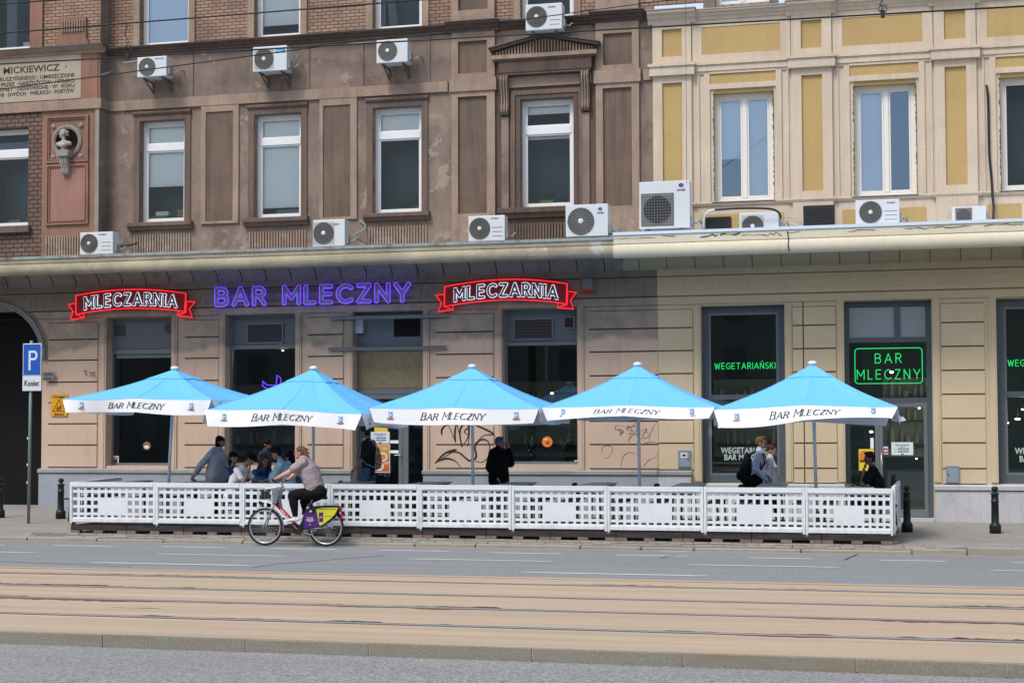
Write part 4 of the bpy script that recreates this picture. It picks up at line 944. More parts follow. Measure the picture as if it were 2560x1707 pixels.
# ------------------------------------------------------------ canopy
def canopy(par, x0, x1, zs, mroll, mfas, msof, mzinc, mj):
    zr0, zr1, zf0, zt_ = zs; YN = 29.6
    MB().profx([(YN+.05, zr0), (YN+.02, zr0+.005), (YN-.03, zr0+.04), (YN-.055, (zr0+zr1)/2), (YN-.04, zr1-.04), (YN+.0, zr1), (YN+.012, zr1+.006)], x1, x0).build('rounded_edge', mroll, par, True)
    MB().profx([(YN+.012, zr1+.006), (YN-.012, zr1+.02), (YN-.012, zf0)], x1, x0).build('fascia', mfas, par)
    MB().profbox([(YW+.0, zt_+.02), (YN-.035, zt_), (YN-.035, zf0-.004), (YN+.02, zf0-.004), (YN+.02, zf0+.01), (YW, zf0+.015)], x0, x1).build('canopy_flashing', mzinc, par)
    cv = [(YN+.05, zr0), (YN+.16, zr0+.02), (YN+.2, zr0+.3), (30.0, 6.03)]+[(30.0+1.025*math.sin(rad(t)), ZA+(6.03-ZA)*math.cos(rad(t))) for t in range(8, 91, 8)]+[(YW-.075, ZA)]
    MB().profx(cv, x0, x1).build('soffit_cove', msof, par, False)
    X = x0+.35
    while X < x1:
        if -21 < X < 6: MB().tube([(X, y_-.004, z_-.004) for y_, z_ in cv[4:]], .010, 6).build('soffit_joint', mj, par)
        X += .615
M['ochrej2'] = mat('faint_ochre_joint', (.20, .16, .09), .9)
XN = xf(1533, 580, 29.6)
cz = lambda x, y_: PY(x, y_, 29.6)[1]
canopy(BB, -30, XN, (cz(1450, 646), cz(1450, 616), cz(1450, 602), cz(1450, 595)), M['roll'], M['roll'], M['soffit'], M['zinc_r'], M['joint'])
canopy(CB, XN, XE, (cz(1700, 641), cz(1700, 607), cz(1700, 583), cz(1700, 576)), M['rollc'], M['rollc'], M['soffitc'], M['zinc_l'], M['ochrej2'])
zt_b, zt_c = cz(1450, 595)+.02, cz(1700, 576)+.02
MB().add([(XN, 29.59, cz(1450, 640)), (XN, 29.59, cz(1700, 576)), (XN, YW, zt_c), (XN, YW, 5.75)], [(0,1,2,3)]).build('canopy_step', M['roll'], CB)
# cracks in the cream fascia
ck = MB(); r = random.Random(4)
def crack(x0, x1, y_, amp, w):
    pts = []; X = x0; zz = cz(1700, y_)
    while X < x1: pts.append((X, 29.584, zz+r.uniform(-amp, amp))); X += r.uniform(.04, .13)
    if len(pts) > 2: MB().tube(pts, [w*r.uniform(.3, 1.4) for _ in pts], 5).build('fascia_crack', M['joint'], CB)
for (a, b, y_, am, w_) in ((1538, 1640, 592, .006, .004), (1655, 1690, 590, .012, .007), (1750, 1800, 592, .03, .011), (1800, 1850, 589, .018, .011), (1855, 1960, 593, .04, .006), (1966, 2010, 590, .02, .007), (2120, 2190, 592, .015, .005), (2260, 2330, 591, .02, .006), (2330, 2440, 590, .015, .007), (2460, 2560, 589, .02, .006)):
    crack(PY(a, 570, 29.6)[0], PY(b, 570, 29.6)[0], y_, am, w_)
X = PY(1969, 590, 29.6)[0]; MB().tube([(X, 29.583, cz(1700, 588)), (X+.02, 29.57, cz(1700, 608)), (X+.01, 29.535, cz(1700, 622)), (X+.03, 29.56, cz(1700, 638))], .012, 6).build('fascia_crack', M['joint'], CB)

# the houses across the street, behind the photographer: seen only in the panes, they also close off the low sky
M['opp'] = stucco('opposite_grey_stucco', (.22, .20, .18), (.17, .16, .15)); M['oppg'] = mat('opposite_window', (.03, .04, .05), .15, 0, .5)
for k_, (a, b, h_, lb) in enumerate(((-60, -19, 10.5, 'grey block across the street on the left, seen only in reflections'), (-18.5, 6, 11.5, 'tall grey block straight across the street, seen only in reflections'), (6.5, 45, 10.0, 'low grey block across the street on the right, seen only in reflections'))):
    t = thing('opposite_building', lb, 'building', (a, -24, 0), 'buildings across the street'); MB().box(a, b, -34, -24, -.3, h_).build('wall', M['opp'], t)
    X = a+1.5
    while X < b-2:
        for z_ in (1.5, 5.2, 8.7, 12.0):
            if z_+2 < h_: MB().box(X, X+1.3, -24, -23.97, z_, z_+1.9).build('window', M['oppg'], t)
        X += 5.2 if k_ != 1 else 3.4

# dim furniture inside the two bars
M['wood2'] = mat('dim_interior_wood', (.16, .10, .06), .5); M['tile'] = mat('interior_tile', (.30, .33, .32), .4); M['mug'] = mat('interior_cream', (.5, .48, .42), .6)
def counter(x0, x1, lb):
    t = thing('bar_counter', lb, 'counter', ((x0+x1)/2, YG+3, .28)); MB().box(x0, x1, YG+2.7, YG+3.2, .28, 1.25).build('counter_body', M['wood2'], t); MB().box(x0-.05, x1+.05, YG+2.62, YG+3.25, 1.252, 1.30).build('counter_top', M['tile'], t)
def shelf(x0, x1, lb, seed):
    t = thing('wall_shelf', lb, 'shelf', ((x0+x1)/2, YG+3.9, 1.6)); r = random.Random(seed)
    for z_ in (1.7, 2.25, 2.8): MB().box(x0, x1, YG+3.6, YG+3.95, z_, z_+.03).build('board', M['wood2'], t)
    g_ = MB()
    for z_ in (1.73, 2.28, 2.83):
        X = x0+.1
        while X < x1-.15:
            w_ = r.uniform(.06, .14); h_ = r.uniform(.12, .4)
            if r.random() < .75: g_.lathe([(w_/2, 0), (w_/2, h_*.7), (w_*.2, h_)], (X, YG+3.75, z_), 'z', 8)
            X += w_+.08
    g_.build('jars', M['mug'], t)
    MB().box(x0-.1, x1+.1, YG+3.96, YG+3.98, 1.4, 3.3).build('tiled_back', M['tile'], t)
counter(G[5][0]-.6, G[5][1]+.8, 'dim wooden counter inside the window with the small green neon'); shelf(G[5][0], G[5][1]+1.2, 'shelves with jars deep inside the window with the small green neon', 1)
shelf(G[6][0]+1.0, G[6][1]+1.8, 'shelves with jars deep inside the cream doorway', 2); counter(G[2][0]-1.6, G[2][1]+.3, 'dim counter inside the second shop window'); shelf(G[2][0]-2.2, G[2][1]-.6, 'shelves with jars deep inside the second shop window', 3); shelf(G[4][0]-1., G[4][1]+.1, 'shelves with jars deep inside the window with white flowers', 4)
# ------------------------------------------------------------ lit signs
def em(name, c, s): return mat(name, (.02, .02, .02), .5, emit=c, es=s)
M['purple'] = em('purple_neon', (.17, .055, 1.0), 1.7); M['face'] = mat('grey_blue_letter_face', (.24, .28, .55), .45)
M['redneon'] = em('red_neon', (1., .015, .03), 1.5); M['redback'] = mat('dark_red_board', (.24, .008, .016), .5)
M['whiteneon'] = em('white_neon', (.80, .86, 1.), 1.0); M['face2'] = mat('slate_letter_face', (.14, .20, .27), .5)
M['greenneon'] = em('green_neon', (.015, .85, .18), 1.3); M['bulb'] = em('warm_bulb', (1., .72, .38), 7.)
YS = YW-.16
BM = thing('neon_sign', 'purple outlined neon letters reading BAR MLECZNY between the two red banners', 'neon sign', (xf(780, 740, YS), YS, zf(780, 740, YS)))
word = 'BAR MLECZNY'
def bmf(dy):
    def fn(u, v):
        a = PY(541, 763, YS+dy); b = PY(1022, 755, YS+dy); h = .365*(1+.0*u); return (a[0]+(b[0]-a[0])*u, YS+dy, zb_+v*h)
    return fn
zb_ = (PY(541, 763, YS)[1]+PY(1022, 754, YS)[1])/2+.02
for ch in range(len(word)):
    if word[ch] == ' ': continue
    lay, tot = layout(word, .42); c_, x_, w_, st = lay[ch]
    bk, fr_ = MB(), MB()
    for pl in st:
        for mb, r_, dy in ((bk, .053, 0.), (fr_, .0405, -.036)):
            f_ = bmf(dy); pts = [f_((x_+p[0])/tot, p[1]) for p in pl]; mb.tube(pts, r_, 10, flat=(1, .5))
            for e in (pts[0], pts[-1]): mb.ell(e, (r_, r_*.5, r_), 10, 6)
    L = bk.build('letter', M['purple'], BM, True); L['label'] = 'glowing purple letter '+word[ch]; fr_.build('letter_face', M['face'], L, True)
rl = MB()
for z_ in (zb_+.08, zb_+.30): rl.box(PY(541, 763, YS)[0]-.05, PY(1022, 755, YS)[0]+.05, YS+.04, YW-.05, z_-.012, z_+.012)
rl.build('mounting_rail', M['shopframe'], BM)
SLAB = {'M': [(0,0),(.86,0),(0,1),(.86,1)], 'L': [(0,1)], 'A': [(0,0),(.8,0)], 'R': [(0,0),(.66,0),(0,1)], 'N': [(0,0),(0,1),(.68,1)], 'I': [(.01,0),(.01,1)], 'E': [], 'C': [], 'Z': []}
def banner(lb, TL, TM, TR, BL, BMd, BR, tailL, tailR, foldL, foldR):
    t = thing('neon_sign', lb, 'neon sign', (xf(TM[0], TM[1], YS), YS, zf(TM[0], BMd[1], YS)), 'red banner signs')
    p = lambda q, Y=YS: Vector((PY(q[0], q[1], YS)[0], Y, PY(q[0], q[1], YS)[1]))
    def quad(a, m, b, n=14):
        A, Mm, B = p(a), p(m), p(b); C = Mm*2-(A+B)/2
        return [A*(1-s_)**2+C*2*s_*(1-s_)+B*s_*s_ for s_ in [i/n for i in range(n+1)]]
    top, bot = quad(TL, TM, TR), quad(BL, BMd, BR)
    poly = [(v.x, v.z) for v in top]+[(v.x, v.z) for v in reversed(bot)]
    MB().prism(poly, YS-.03, YS+.02).build('banner_board', M['redback'], t)
    fwd = lambda v, d=.045: Vector((v.x, v.y-d, v.z))
    MB().tube([fwd(v) for v in top]+[fwd(v) for v in reversed(bot)], .0105, 6, True).build('banner_outline', M['redneon'], t)
    for tail in (tailL, tailR):
        q = [p(a) for a in tail]; MB().prism([(v.x, v.z) for v in q], YS+.022, YS+.06).build('ribbon_tail', M['redback'], t)
        MB().tube([fwd(v, -.01) for v in q], .0095, 6, True).build('tail_outline', M['redneon'], t)
    for fo in (foldL, foldR):
        q = [p(a) for a in fo]; MB().tube([fwd(v, .02) for v in q], .009, 6, True).build('fold_outline', M['redneon'], t)
    s = 'MLECZARNIA'; gap = .44; lay, tot = layout(s, gap)
    x0, x1 = TL[0]+(TR[0]-TL[0])*.085, TR[0]-(TR[0]-TL[0])*.085
    # letters follow the arch
    for i, (ch, x, w_, st) in enumerate(lay):
        bk, fr_ = MB(), MB()
        for mb, r_, dy in ((bk, .037, .045), (fr_, .0245, .060)):
            def fn(a, b):
                u = (x+a)/tot; uu = .085+.83*u; k = uu*14; i0 = min(13, int(k)); f0 = k-i0
                T = top[i0].lerp(top[i0+1], f0); Bo = bot[i0].lerp(bot[i0+1], f0); q = Bo.lerp(T, .20+.58*b); return Vector((q.x, YS-dy, q.z))
            for pl in st:
                pts = [fn(*c) for c in pl]; mb.tube(pts, r_, 8, flat=(1, .4))
                for e in (pts[0], pts[-1]): mb.ell(e, (r_, r_*.4, r_), 8, 6)
            for (a, b) in SLAB[ch]: mb.tube([fn(a-.19, b), fn(a+.19, b)], r_*.8, 8, flat=(1, .4))
        L = bk.build('letter', M['whiteneon'], t, True); L['label'] = 'white edged letter '+ch; fr_.build('letter_face', M['face2'], L, True)
    return t
banner('red neon ribbon banner reading MLECZARNIA, left of the purple letters', (192,739),(328,724),(467,734),(192,786),(328,771.5),(464,779),
    [(192,757),(171,761.5),(182,779),(176,799),(211,794),(192,786)], [(466,753),(487,754.5),(473,772),(480,793),(444,789),(464,781)], [(192,786),(211,783),(211,794)], [(464,779),(447,777),(444,789)])
banner('red neon ribbon banner reading MLECZARNIA, right of the purple letters', (1113,717.5),(1268,699),(1419,710),(1112,766.5),(1268,750),(1417,760),
    [(1113,735),(1089.5,738),(1104,758),(1095,779),(1133,774),(1113,767)], [(1419,728),(1440.5,731),(1425.5,751),(1434,772.5),(1393,769),(1417,762)], [(1112,766.5),(1133,762),(1133,774)], [(1417,760),(1396,757),(1393,769)])
YN_ = YG+.10
def px3(Y): return lambda q: Vector((PY(q[0], q[1], Y)[0], Y, PY(q[0], q[1], Y)[1]))
P3 = px3(YN_)
def neon_line(s, x0, x1, y0, y1, par, r=.0075, gap=.38, slope=0):
    mb = MB(); a = P3((x0, (y0+y1)/2)); b = P3((x1, (y0+y1)/2+slope)); zm = PY((x0+x1)/2, y1, YN_)[1]; h = PY((x0+x1)/2, y0, YN_)[1]-zm
    stroke_text(mb, s, lambda u, v: (a.x+(b.x-a.x)*u, YN_, zm+h*v), r, gap, seg=6); return mb.build('tube_lettering', M['greenneon'], par, True)
t = thing('neon_sign', 'small green neon word WEGETARIAŃSKI in the window left of the cream doorway', 'neon sign', tuple(P3((1862, 915)))); neon_line('WEGETARIAŃSKI', 1787, 1938, 907, 921.5, t)
t = thing('neon_sign', 'green neon cut off by the right photo edge, in the last shop window', 'neon sign', tuple(P3((2560, 908)))); neon_line('WEGETARIAŃSKI', 2520, 2683, 899, 914, t)
t = thing('neon_sign', 'green neon BAR MLECZNY inside a rounded green frame over the cream doorway', 'neon sign', tuple(P3((2220, 915))))
neon_line('BAR', 2188, 2253, 884, 907, t, .009, .5); neon_line('MLECZNY', 2143, 2300, 924, 947, t, .009, .5)
a, b = P3((2138, 959)), P3((2305, 869)); R_ = .07
pts = []
for cx_, cz_, a0 in ((b.x-R_, b.z-R_, 90), (b.x-R_, a.z+R_, 0), (a.x+R_, a.z+R_, -90), (a.x+R_, b.z-R_, -180)):
    pts += [Vector((cx_+R_*math.cos(rad(a0-k*22.5)), YN_, cz_+R_*math.sin(rad(a0-k*22.5)))) for k in range(5)]
MB().tube(pts, .009, 6, True).build('tube_frame', M['greenneon'], t, True)
M['lett'] = mat('pale_window_lettering', (.42, .52, .47), .6)
def wintext(s, x0, x1, y, h, Y=YG+.036, m='lett'):
    return MB(), s
t = thing('window_lettering', 'pale painted words WEGETARIAŃSKI BAR MLECZNY low on the window behind the walking couple', 'lettering', (xf(1866, 1125, YG), YG+.02, 1.6), 'painted window words')
pxtext('WEGETARIAŃSKI', 1802, 1935, 1125, YG+.03, M['lett'], 'word', t, h=.13, bold=.02); pxtext('BAR MLECZNY', 1811, 1925, 1142, YG+.03, M['lett'], 'word', t, h=.13, bold=.02)
t = thing('window_lettering', 'pale painted words cut off by the right photo edge, low on the last shop window', 'lettering', (xf(2590, 1125, YG), YG+.02, 1.6), 'painted window words')
pxtext('WEGETARIAŃSKI', 2537, 2680, 1126.5, YG+.03, M['lett'], 'word', t, h=.13, bold=.02); pxtext('BAR MLECZNY', 2549, 2668, 1146, YG+.03, M['lett'], 'word', t, h=.13, bold=.02)
# purple neon squiggle (horn shapes) inside the second window
t = thing('neon_sign', 'thin purple neon horns showing just above the second parasol', 'neon sign', tuple(P3((680, 950))))
MB().tube([P3(q) for q in ((656, 964), (657, 953), (668, 962), (690, 963), (693, 938), (701, 944), (703, 950))], .011, 6).tube([P3(q) for q in ((703, 950), (700, 965), (672, 975), (656, 964))], .011, 6).build('tube', M['purple'], t, True)
# hanging lamps glimpsed inside
LAMPS = []
def lamp(px, py, dy, lb, r=.035, sc=1.0):
    r *= .5
    Y = YG+dy; x, z = PY(px, py, Y); t = thing('pendant_lamp', lb, 'lamp', (x, Y, z), 'warm bulbs inside the bars')
    MB().ell((x, Y, z), (r*1.6*sc, r, r), 10, 8).build('bulb', M['bulb'], t, True); MB().tube([(x, Y, z+r), (x, Y, min(z+.8, 5.2))], .006, 5).build('cord', M['black'], t)
    if len(LAMPS) < 40 and dy >= 1.: l_ = bpy.data.lights.new('bulb_light', 'POINT'); l_.energy = 9; l_.color = (1, .86, .68); l_.shadow_soft_size = .1; lo = bpy.data.objects.new('bulb_light', l_); COL.objects.link(lo); lo.location = Vector((0, 0, -.12)); lo.parent = t; LAMPS.append(lo)
lamp(707, 876, 1.2, 'tiny warm lamp high in the second shop window'); lamp(1380, 983, 1.5, 'warm lamp in the window right of the graffiti pier', .05)
lamp(1798, 1067, 1., 'warm bulb above the pale words in the window left of the cream door'); lamp(2178, 1079, .8, 'warm bulb inside the left pane of the cream doorway', .05)
lamp(2298, 1020, 1.2, 'left of two warm bulbs at the top right of the cream doorway'); lamp(2312, 1024, 1.3, 'right of two warm bulbs at the top right of the cream doorway')
lamp(2291, 1146, 1.6, 'small warm glint low in the cream door pane', .03); lamp(2229, 930, 1.0, 'round warm bulb shining through the letters of the framed green neon', .055)
lamp(2519, 1057, 1., 'lower left warm bulb in the last window'); lamp(2544, 1047, 1.4, 'long warm lamp in the last window', .04, 2); lamp(2556, 1023, 1.4, 'topmost warm bulb in the last window')
# ------------------------------------------------------------ parking sign, warning plates, boxes
xg, yg = PZ(71, 1312, .12)
M['pole'] = mat('galvanised_pole', (.20, .26, .26), .5, .3); M['blue'] = mat('sign_blue', (.01, .09, .42), .4); M['signw'] = mat('sign_white', (.62, .66, .70), .4); M['blk'] = mat('black_print', (.02, .02, .025), .7)
t = thing('parking_sign', 'blue P parking sign with a white Koniec plate on a steel pole', 'road sign', (xg, yg, .12), None)
sx = lambda x, y_=960: PY(x, y_, yg-.05)[0]
sz_ = lambda x, y_: PY(x, y_, yg-.05)[1]
MB().tube([(xg, yg, .1), (xg+.03, yg, sz_(74, 851))], .032, 12).build('pole', M['pole'], t, True)
for (z_, w_) in ((1.9, .02), (1.35, .03), (.98, .02)): MB().box(xg-.03, xg-.005, yg-.038, yg-.031, z_, z_+.05).build('sticker', M['signw'], t)
a, b, c, d = sx(57), sx(103.5), sz_(80, 977), sz_(80, 858.5)
s_ = MB().box(a, b, yg-.06, yg-.045, sz_(80, 938.5), d).build('sign_plate', M['signw'], t, bevel=.01)
chunk('blue_field', a+.018, b-.018, yg-.064, yg-.0605, sz_(80, 938.5)+.015, d-.018, M['blue'], s_)
zc_ = sz_(80, 901); pm = MB(); px_ = sx(72); h_ = .205; w_ = .045
pm.box(px_, px_+w_, yg-.067, yg-.0645, zc_-h_, zc_+h_); pm.prism([(px_+w_, zc_+h_), (px_+.13, zc_+h_)]+[(px_+.13+.075*math.cos(rad(q)), zc_+h_-.1+.1*math.sin(rad(q))) for q in range(80, -81, -20)]+[(px_+.13, zc_+h_-.2), (px_+w_, zc_+h_-.2), (px_+w_, zc_+h_-.155), (px_+.12, zc_+h_-.155)]+[(px_+.12+.04*math.cos(rad(q)), zc_+h_-.1+.055*math.sin(rad(q))) for q in range(-70, 71, 20)]+[(px_+.12, zc_+h_-.045), (px_+w_, zc_+h_-.045)], yg-.067, yg-.0645)
pm.build('letter_p', M['signw'], s_)
s2 = MB().box(a-.004, b+.002, yg-.06, yg-.045, c, sz_(80, 939.5)).build('sign_plate', M['signw'], t, bevel=.01); text_mesh('Koniec', sx(62), sx(98.5), sz_(80, 957), yg-.062, M['blk'], 'sign_text', s2, h=.125, bold=.012)
M['yel'] = mat('warning_yellow', (.62, .33, .01), .5); M['redp'] = mat('red_print', (.5, .03, .02), .6); M['yell'] = mat('pale_yellow', (.75, .6, .05), .6)
y_ = YW-.05
x0, x1, z0, z1 = RX(128, 169, 985, 1040, y_); t = MB().box(x0, x1, y_-.01, y_, z0, z1).build('warning_sign', M['yel'], bevel=.004); tag(t, 'yellow plate reading Uwaga dzieci with a triangle of running children', 'warning sign')
text_mesh('Uwaga!', x0+.05, x1-.06, z1-.06, y_-.012, M['blk'], 'sign_text', t, h=.055, bold=.02, extr=.002); text_mesh('dzieci', x0+.09, x1-.09, z0+.05, y_-.012, M['blk'], 'sign_text', t, h=.055, bold=.02, extr=.002)
xm, zm = (x0+x1)/2, z0+.12
MB().tube([(x0+.055, y_-.013, zm), (x1-.055, y_-.013, zm), (xm, y_-.013, z1-.13)], .009, 4, True).build('triangle', M['redp'], t)
r_ = MB()
for ox, s in ((-.035, .8), (.035, 1.)):
    r_.ell((xm+ox, y_-.014, zm+.135*s), (.014, .004, .014)); r_.tube([(xm+ox, y_-.014, zm+.12*s), (xm+ox-.01, y_-.014, zm+.065*s)], .011, 5)
    for e in (-.035, .03): r_.tube([(xm+ox-.01, y_-.014, zm+.065*s), (xm+ox+e, y_-.014, zm+.02)], .007, 5); r_.tube([(xm+ox, y_-.014, zm+.11*s), (xm+ox+e, y_-.014, zm+.08*s)], .006, 5)
r_.build('running_figures', M['blk'], t)
x0, x1, z0, z1 = RX(108, 137, 930, 951, YW-.1); t = MB().box(x0, x1, YW-.12, YW-.11, z0, z1).build('metal_plate', mat('faded_metal_plate', (.17, .18, .19), .6, .3)); tag(t, 'small faded metal plate reading UWAGA beside the blue parking sign', 'plate'); text_mesh('UWAGA', x0+.03, x1-.06, z1-.05, YW-.122, M['blk'], 'sign_text', t, h=.05, extr=.002); text_mesh('monitoring', x0+.03, x1-.08, z0+.05, YW-.122, M['blk'], 'sign_text', t, h=.045, extr=.002)
for (x, y__) in ((218, 932), (232, 936), (239, 936)):
    q = xf(x, y__); z_ = zf(x, y__); hk = MB().tube([(q, YW-.03, z_+.05), (q-.03, YW-.1, z_+.05), (q+.0, YW-.1, z_), (q+.02, YW-.08, z_-.06)], .012, 6).build('wall_hook', M['peachold'], None, True); tag(hk, 'small rusty hook on the peach wall above the first parasol', 'hook', 'wall hooks above the first parasol')
for (r4, lb, st) in (((1695, 1727, 1125, 1168), 'small grey meter box with a round sticker, left of the lettered window', 1), ((2365, 2399, 1164, 1207), 'plain grey meter box right of the cream doorway', 0)):
    x0, x1, z0, z1 = RX(*r4, YW-.06); t = MB().box(x0, x1, YW-.07, YW-.03, z0, z1).build('meter_box', mat('meter_grey', (.24, .29, .36), .5), bevel=.006); tag(t, lb, 'meter box', 'grey meter boxes')
    MB().frame(x0+.02, x1-.02, z0+.02, z1-.02, .006, YW-.076, YW-.0705).build('box_lid', M['pole'], t); MB().lathe([(.014, 0), (.014, .012), (.008, .015)], (x0+.05 if not st else x1-.06, YW-.076, (z0+z1)/2), 'y', 10).build('lock', M['blk'], t)
    if st:
        s_ = chunk('sticker', x0+.06, x1-.07, YW-.0785, YW-.0765, z1-.17, z1-.05, M['signw'], t); MB().prism([((x0+x1)/2-.005+.05*math.cos(k*math.pi/8)*(1 if k % 2 else .6), z1-.11+.035*math.sin(k*math.pi/8)*(1 if k % 2 else .6)) for k in range(16)], YW-.081, YW-.079).build('round_mark', M['blk'], s_)
# old alarm box under the canopy
x0, x1, z0, z1 = RX(1456, 1481, 696, 730, YW-.2); t = thing('alarm_box', 'small dark alarm box with a red base, right of the right red banner', 'alarm box', (x0, YW-.1, z0)); chunk('casing', x0, x1, YW-.2, YW-.05, z0+.06, z1, M['shopframe2'], t); chunk('beacon', x0-.01, x1+.01, YW-.22, YW-.04, z0, z0+.058, M['redp'], t)
x_ = PY(1484, 712, YW-.08)[0]; t = MB().tube([(PY(1466, 646, 30.2)[0], 30.2, 5.78), (PY(1482, 672, 30.8)[0], 30.9, 5.72), (x_, YW-.09, 5.6), (x_, YW-.09, zf(1484, 742))], .016, 8).build('wall_pipe', M['pole'], None, True); tag(t, 'thin grey pipe bending down from the soffit beside the alarm box', 'pipe')
# graffiti (paint on the wall: slim ribbons just off the plaster)
M['spray'] = mat('black_spray_paint', (.035, .033, .035), .7)
YQ = YW-.034
def spray(lb, strokes, w, m='spray'):
    t = thing('graffiti', lb, 'graffiti', (PY(*strokes[0][0], YQ)[0], YQ, PY(*strokes[0][0], YQ)[1]))
    for st in strokes:
        pts = [Vector((PY(x, y, YQ)[0], YQ, PY(x, y, YQ)[1])) for x, y in st]
        sm = []
        for i in range(len(pts)-1):
            p0, p1, p2, p3 = pts[max(i-1, 0)], pts[i], pts[i+1], pts[min(i+2, len(pts)-1)]
            for k in range(5):
                u = k/5; sm.append(.5*((2*p1)+(p2-p0)*u+(2*p0-5*p1+4*p2-p3)*u*u+(3*p1-p0-3*p2+p3)*u**3))
        sm.append(pts[-1]); n = len(sm)
        MB().tube(sm, [w*(.45+.55*math.sin(math.pi*min(1, (i+1)/n*1.4)))*(1-.25*(i/n)) for i in range(n)], 6, flat=(1, .12)).build('spray_stroke', M[m], t, True)
c = lambda L: [(850+x/3.675, 1000+y/3.675) for x, y in L]
spray('large black spray tag on the peach pier behind the third parasol pole', [c([(935,320),(935,270),(965,235),(1000,240),(1060,385)]), c([(1060,385),(1055,300),(1075,225),(1120,430)]), c([(1120,430),(1100,300),(1130,225),(1190,235),(1140,290),(1185,330),(1170,425)]), c([(1180,230),(1180,330),(1120,425)]),
   c([(1230,222),(1320,260),(1410,310),(1320,325),(1240,400)]), c([(875,580),(960,490),(1060,455),(960,520),(880,575)]), c([(1000,480),(1090,480),(1190,555),(1250,520),(1240,420),(1290,365),(1350,370),(1375,430),(1360,520),(1300,570),(1245,555)]), c([(900,560),(980,535),(1060,560),(1105,615)])], .028)
c = lambda L: [(1450+x/3.733, 1000+y/3.733) for x, y in L]
spray('thin black scribbled tag reading 25 on the peeling peach wall by the fourth pole', [c([(380,270),(335,275),(330,245),(380,235),(430,245)]), c([(360,285),(385,280),(375,325),(410,290),(385,300),(410,270)]), c([(435,290),(440,250),(470,245),(445,270),(490,285),(470,295)]), c([(490,240),(520,215),(545,240),(480,250),(500,295),(530,265),(520,300)]), c([(455,315),(520,310),(560,330)]), c([(570,285),(625,270),(585,330),(600,355),(635,340),(630,300),(600,295)])], .008)
# posters and stickers on the two doors
def sheet(par, r4, m, nm, Y=YG+.004, top=None):
    x0, x1, z0, z1 = RX(*r4, Y); o = MB().box(x0, x1, Y, Y+.005, z0, z1).build(nm, m, par); return o, x0, x1, z0, z1
M['sheet'] = mat('white_sheet', (.66, .72, .76), .6); M['txtb'] = mat('blue_print', (.03, .16, .42), .6); M['txtg'] = mat('green_print', (.08, .36, .08), .6); M['orange'] = mat('orange_print', (.72, .22, .03), .6)
def hours(r4, lb, tm, grp):
    o, x0, x1, z0, z1 = sheet(None, r4, M['sheet'], 'opening_hours_sign'); tag(o, lb, 'notice', grp); w_, h_ = x1-x0, z1-z0; Y = YG+.002
    text_mesh('Zapraszamy', x0+.17*w_, x1-.17*w_, z1-.2*h_, Y, tm, 'sign_text', o, h=.15*h_, bold=.02, extr=.0015); text_mesh('Welcome', x0+.36*w_, x1-.36*w_, z1-.37*h_, Y, M['blk'], 'sign_text', o, h=.06*h_, extr=.0015)
    for k, (u, d_) in enumerate((('8.00-20.00', .52), ('8.00-20.00', .72))):
        text_mesh(u, x0+.3*w_, x0+.8*w_, z1-d_*h_, Y, M['blk'], 'sign_text', o, h=.12*h_, bold=.03, extr=.0015); text_mesh('pn-pt' if k == 0 else 'sb-nd', x0+.12*w_, x0+.24*w_, z1-d_*h_, Y, tm, 'sign_text', o, h=.06*h_, extr=.0015)
    MB().ell(((x0+x1)/2, Y, z0+.07*h_), (.03, .002, .018)).build('emblem', tm, o)
hours((927, 974, 1079, 1108), 'white opening hours notice with blue heading on the brown building door', M['txtb'], None)
hours((2228.5, 2283, 1105, 1137), 'white opening hours notice with green heading on the cream building door', M['txtg'], None)
o, x0, x1, z0, z1 = sheet(None, (936, 969, 1062, 1079), M['yell'], 'yellow_notice'); tag(o, 'plain yellow paper stuck above the blue headed notice', 'notice')
k = NT('warm_menu_print', .5); q = k.sep(); M['menu'] = k.out(k.mix(k.ramp(q[2], .95, 1.6), (.48, .03, .02), (.62, .30, .05)))
o, x0, x1, z0, z1 = sheet(None, (930, 975, 1110, 1181), M['sheet'], 'menu_poster'); tag(o, 'orange to red menu poster with two white bowls on the door', 'poster'); MB().box(x0+.015, x1-.015, YG+.001, YG+.0035, z0+.02, z1-.015).build('printed_area', M['menu'], o)
for u, v in ((.62, .55), (.42, .22)):
    X, Z = x0+(x1-x0)*u, z0+(z1-z0)*v; MB().lathe([(.045, 0), (.085, .003), (.105, .004), (.105, .006), (.085, .006), (.045, .003)], (X, YG, Z), 'y', 20).build('bowl', M['sheet'], o); MB().lathe([(.07, 0), (.07, .005), (.001, .0055)], (X, YG-.001, Z), 'y', 16).build('soup', M['orange'], o)
for q_, (u, v) in enumerate(((.7, .86), (.7, .82), (.78, .35), (.8, .31))): MB().box(x0+(x1-x0)*(u-.12), x0+(x1-x0)*(u+.15), YG-.001, YG+.0008, z0+(z1-z0)*v, z0+(z1-z0)*v+.012).build('print_line', M['sheet'], o)
o, x0, x1, z0, z1 = sheet(None, (2147, 2185, 1122, 1176), M['yell'], 'menu_poster'); tag(o, 'yellow menu poster behind the seated man on the phone', 'poster'); MB().ell((x0+.1, YG, z1-.12), (.085, .003, .09)).build('orange_disc', M['orange'], o); chunk('food_photo', x0+.01, x1-.01, YG+.001, YG+.0035, z0+.17, z0+.27, M['menu'], o); chunk('sausage_photo', x0+.03, x1-.2, YG-.001, YG+.0005, z0+.19, z0+.22, M['blk'], o)
o, x0, x1, z0, z1 = sheet(None, (2176, 2184, 1094, 1121), M['curtain'], 'paper_strip'); tag(o, 'narrow pale strip stuck beside the cream door stile', 'notice')
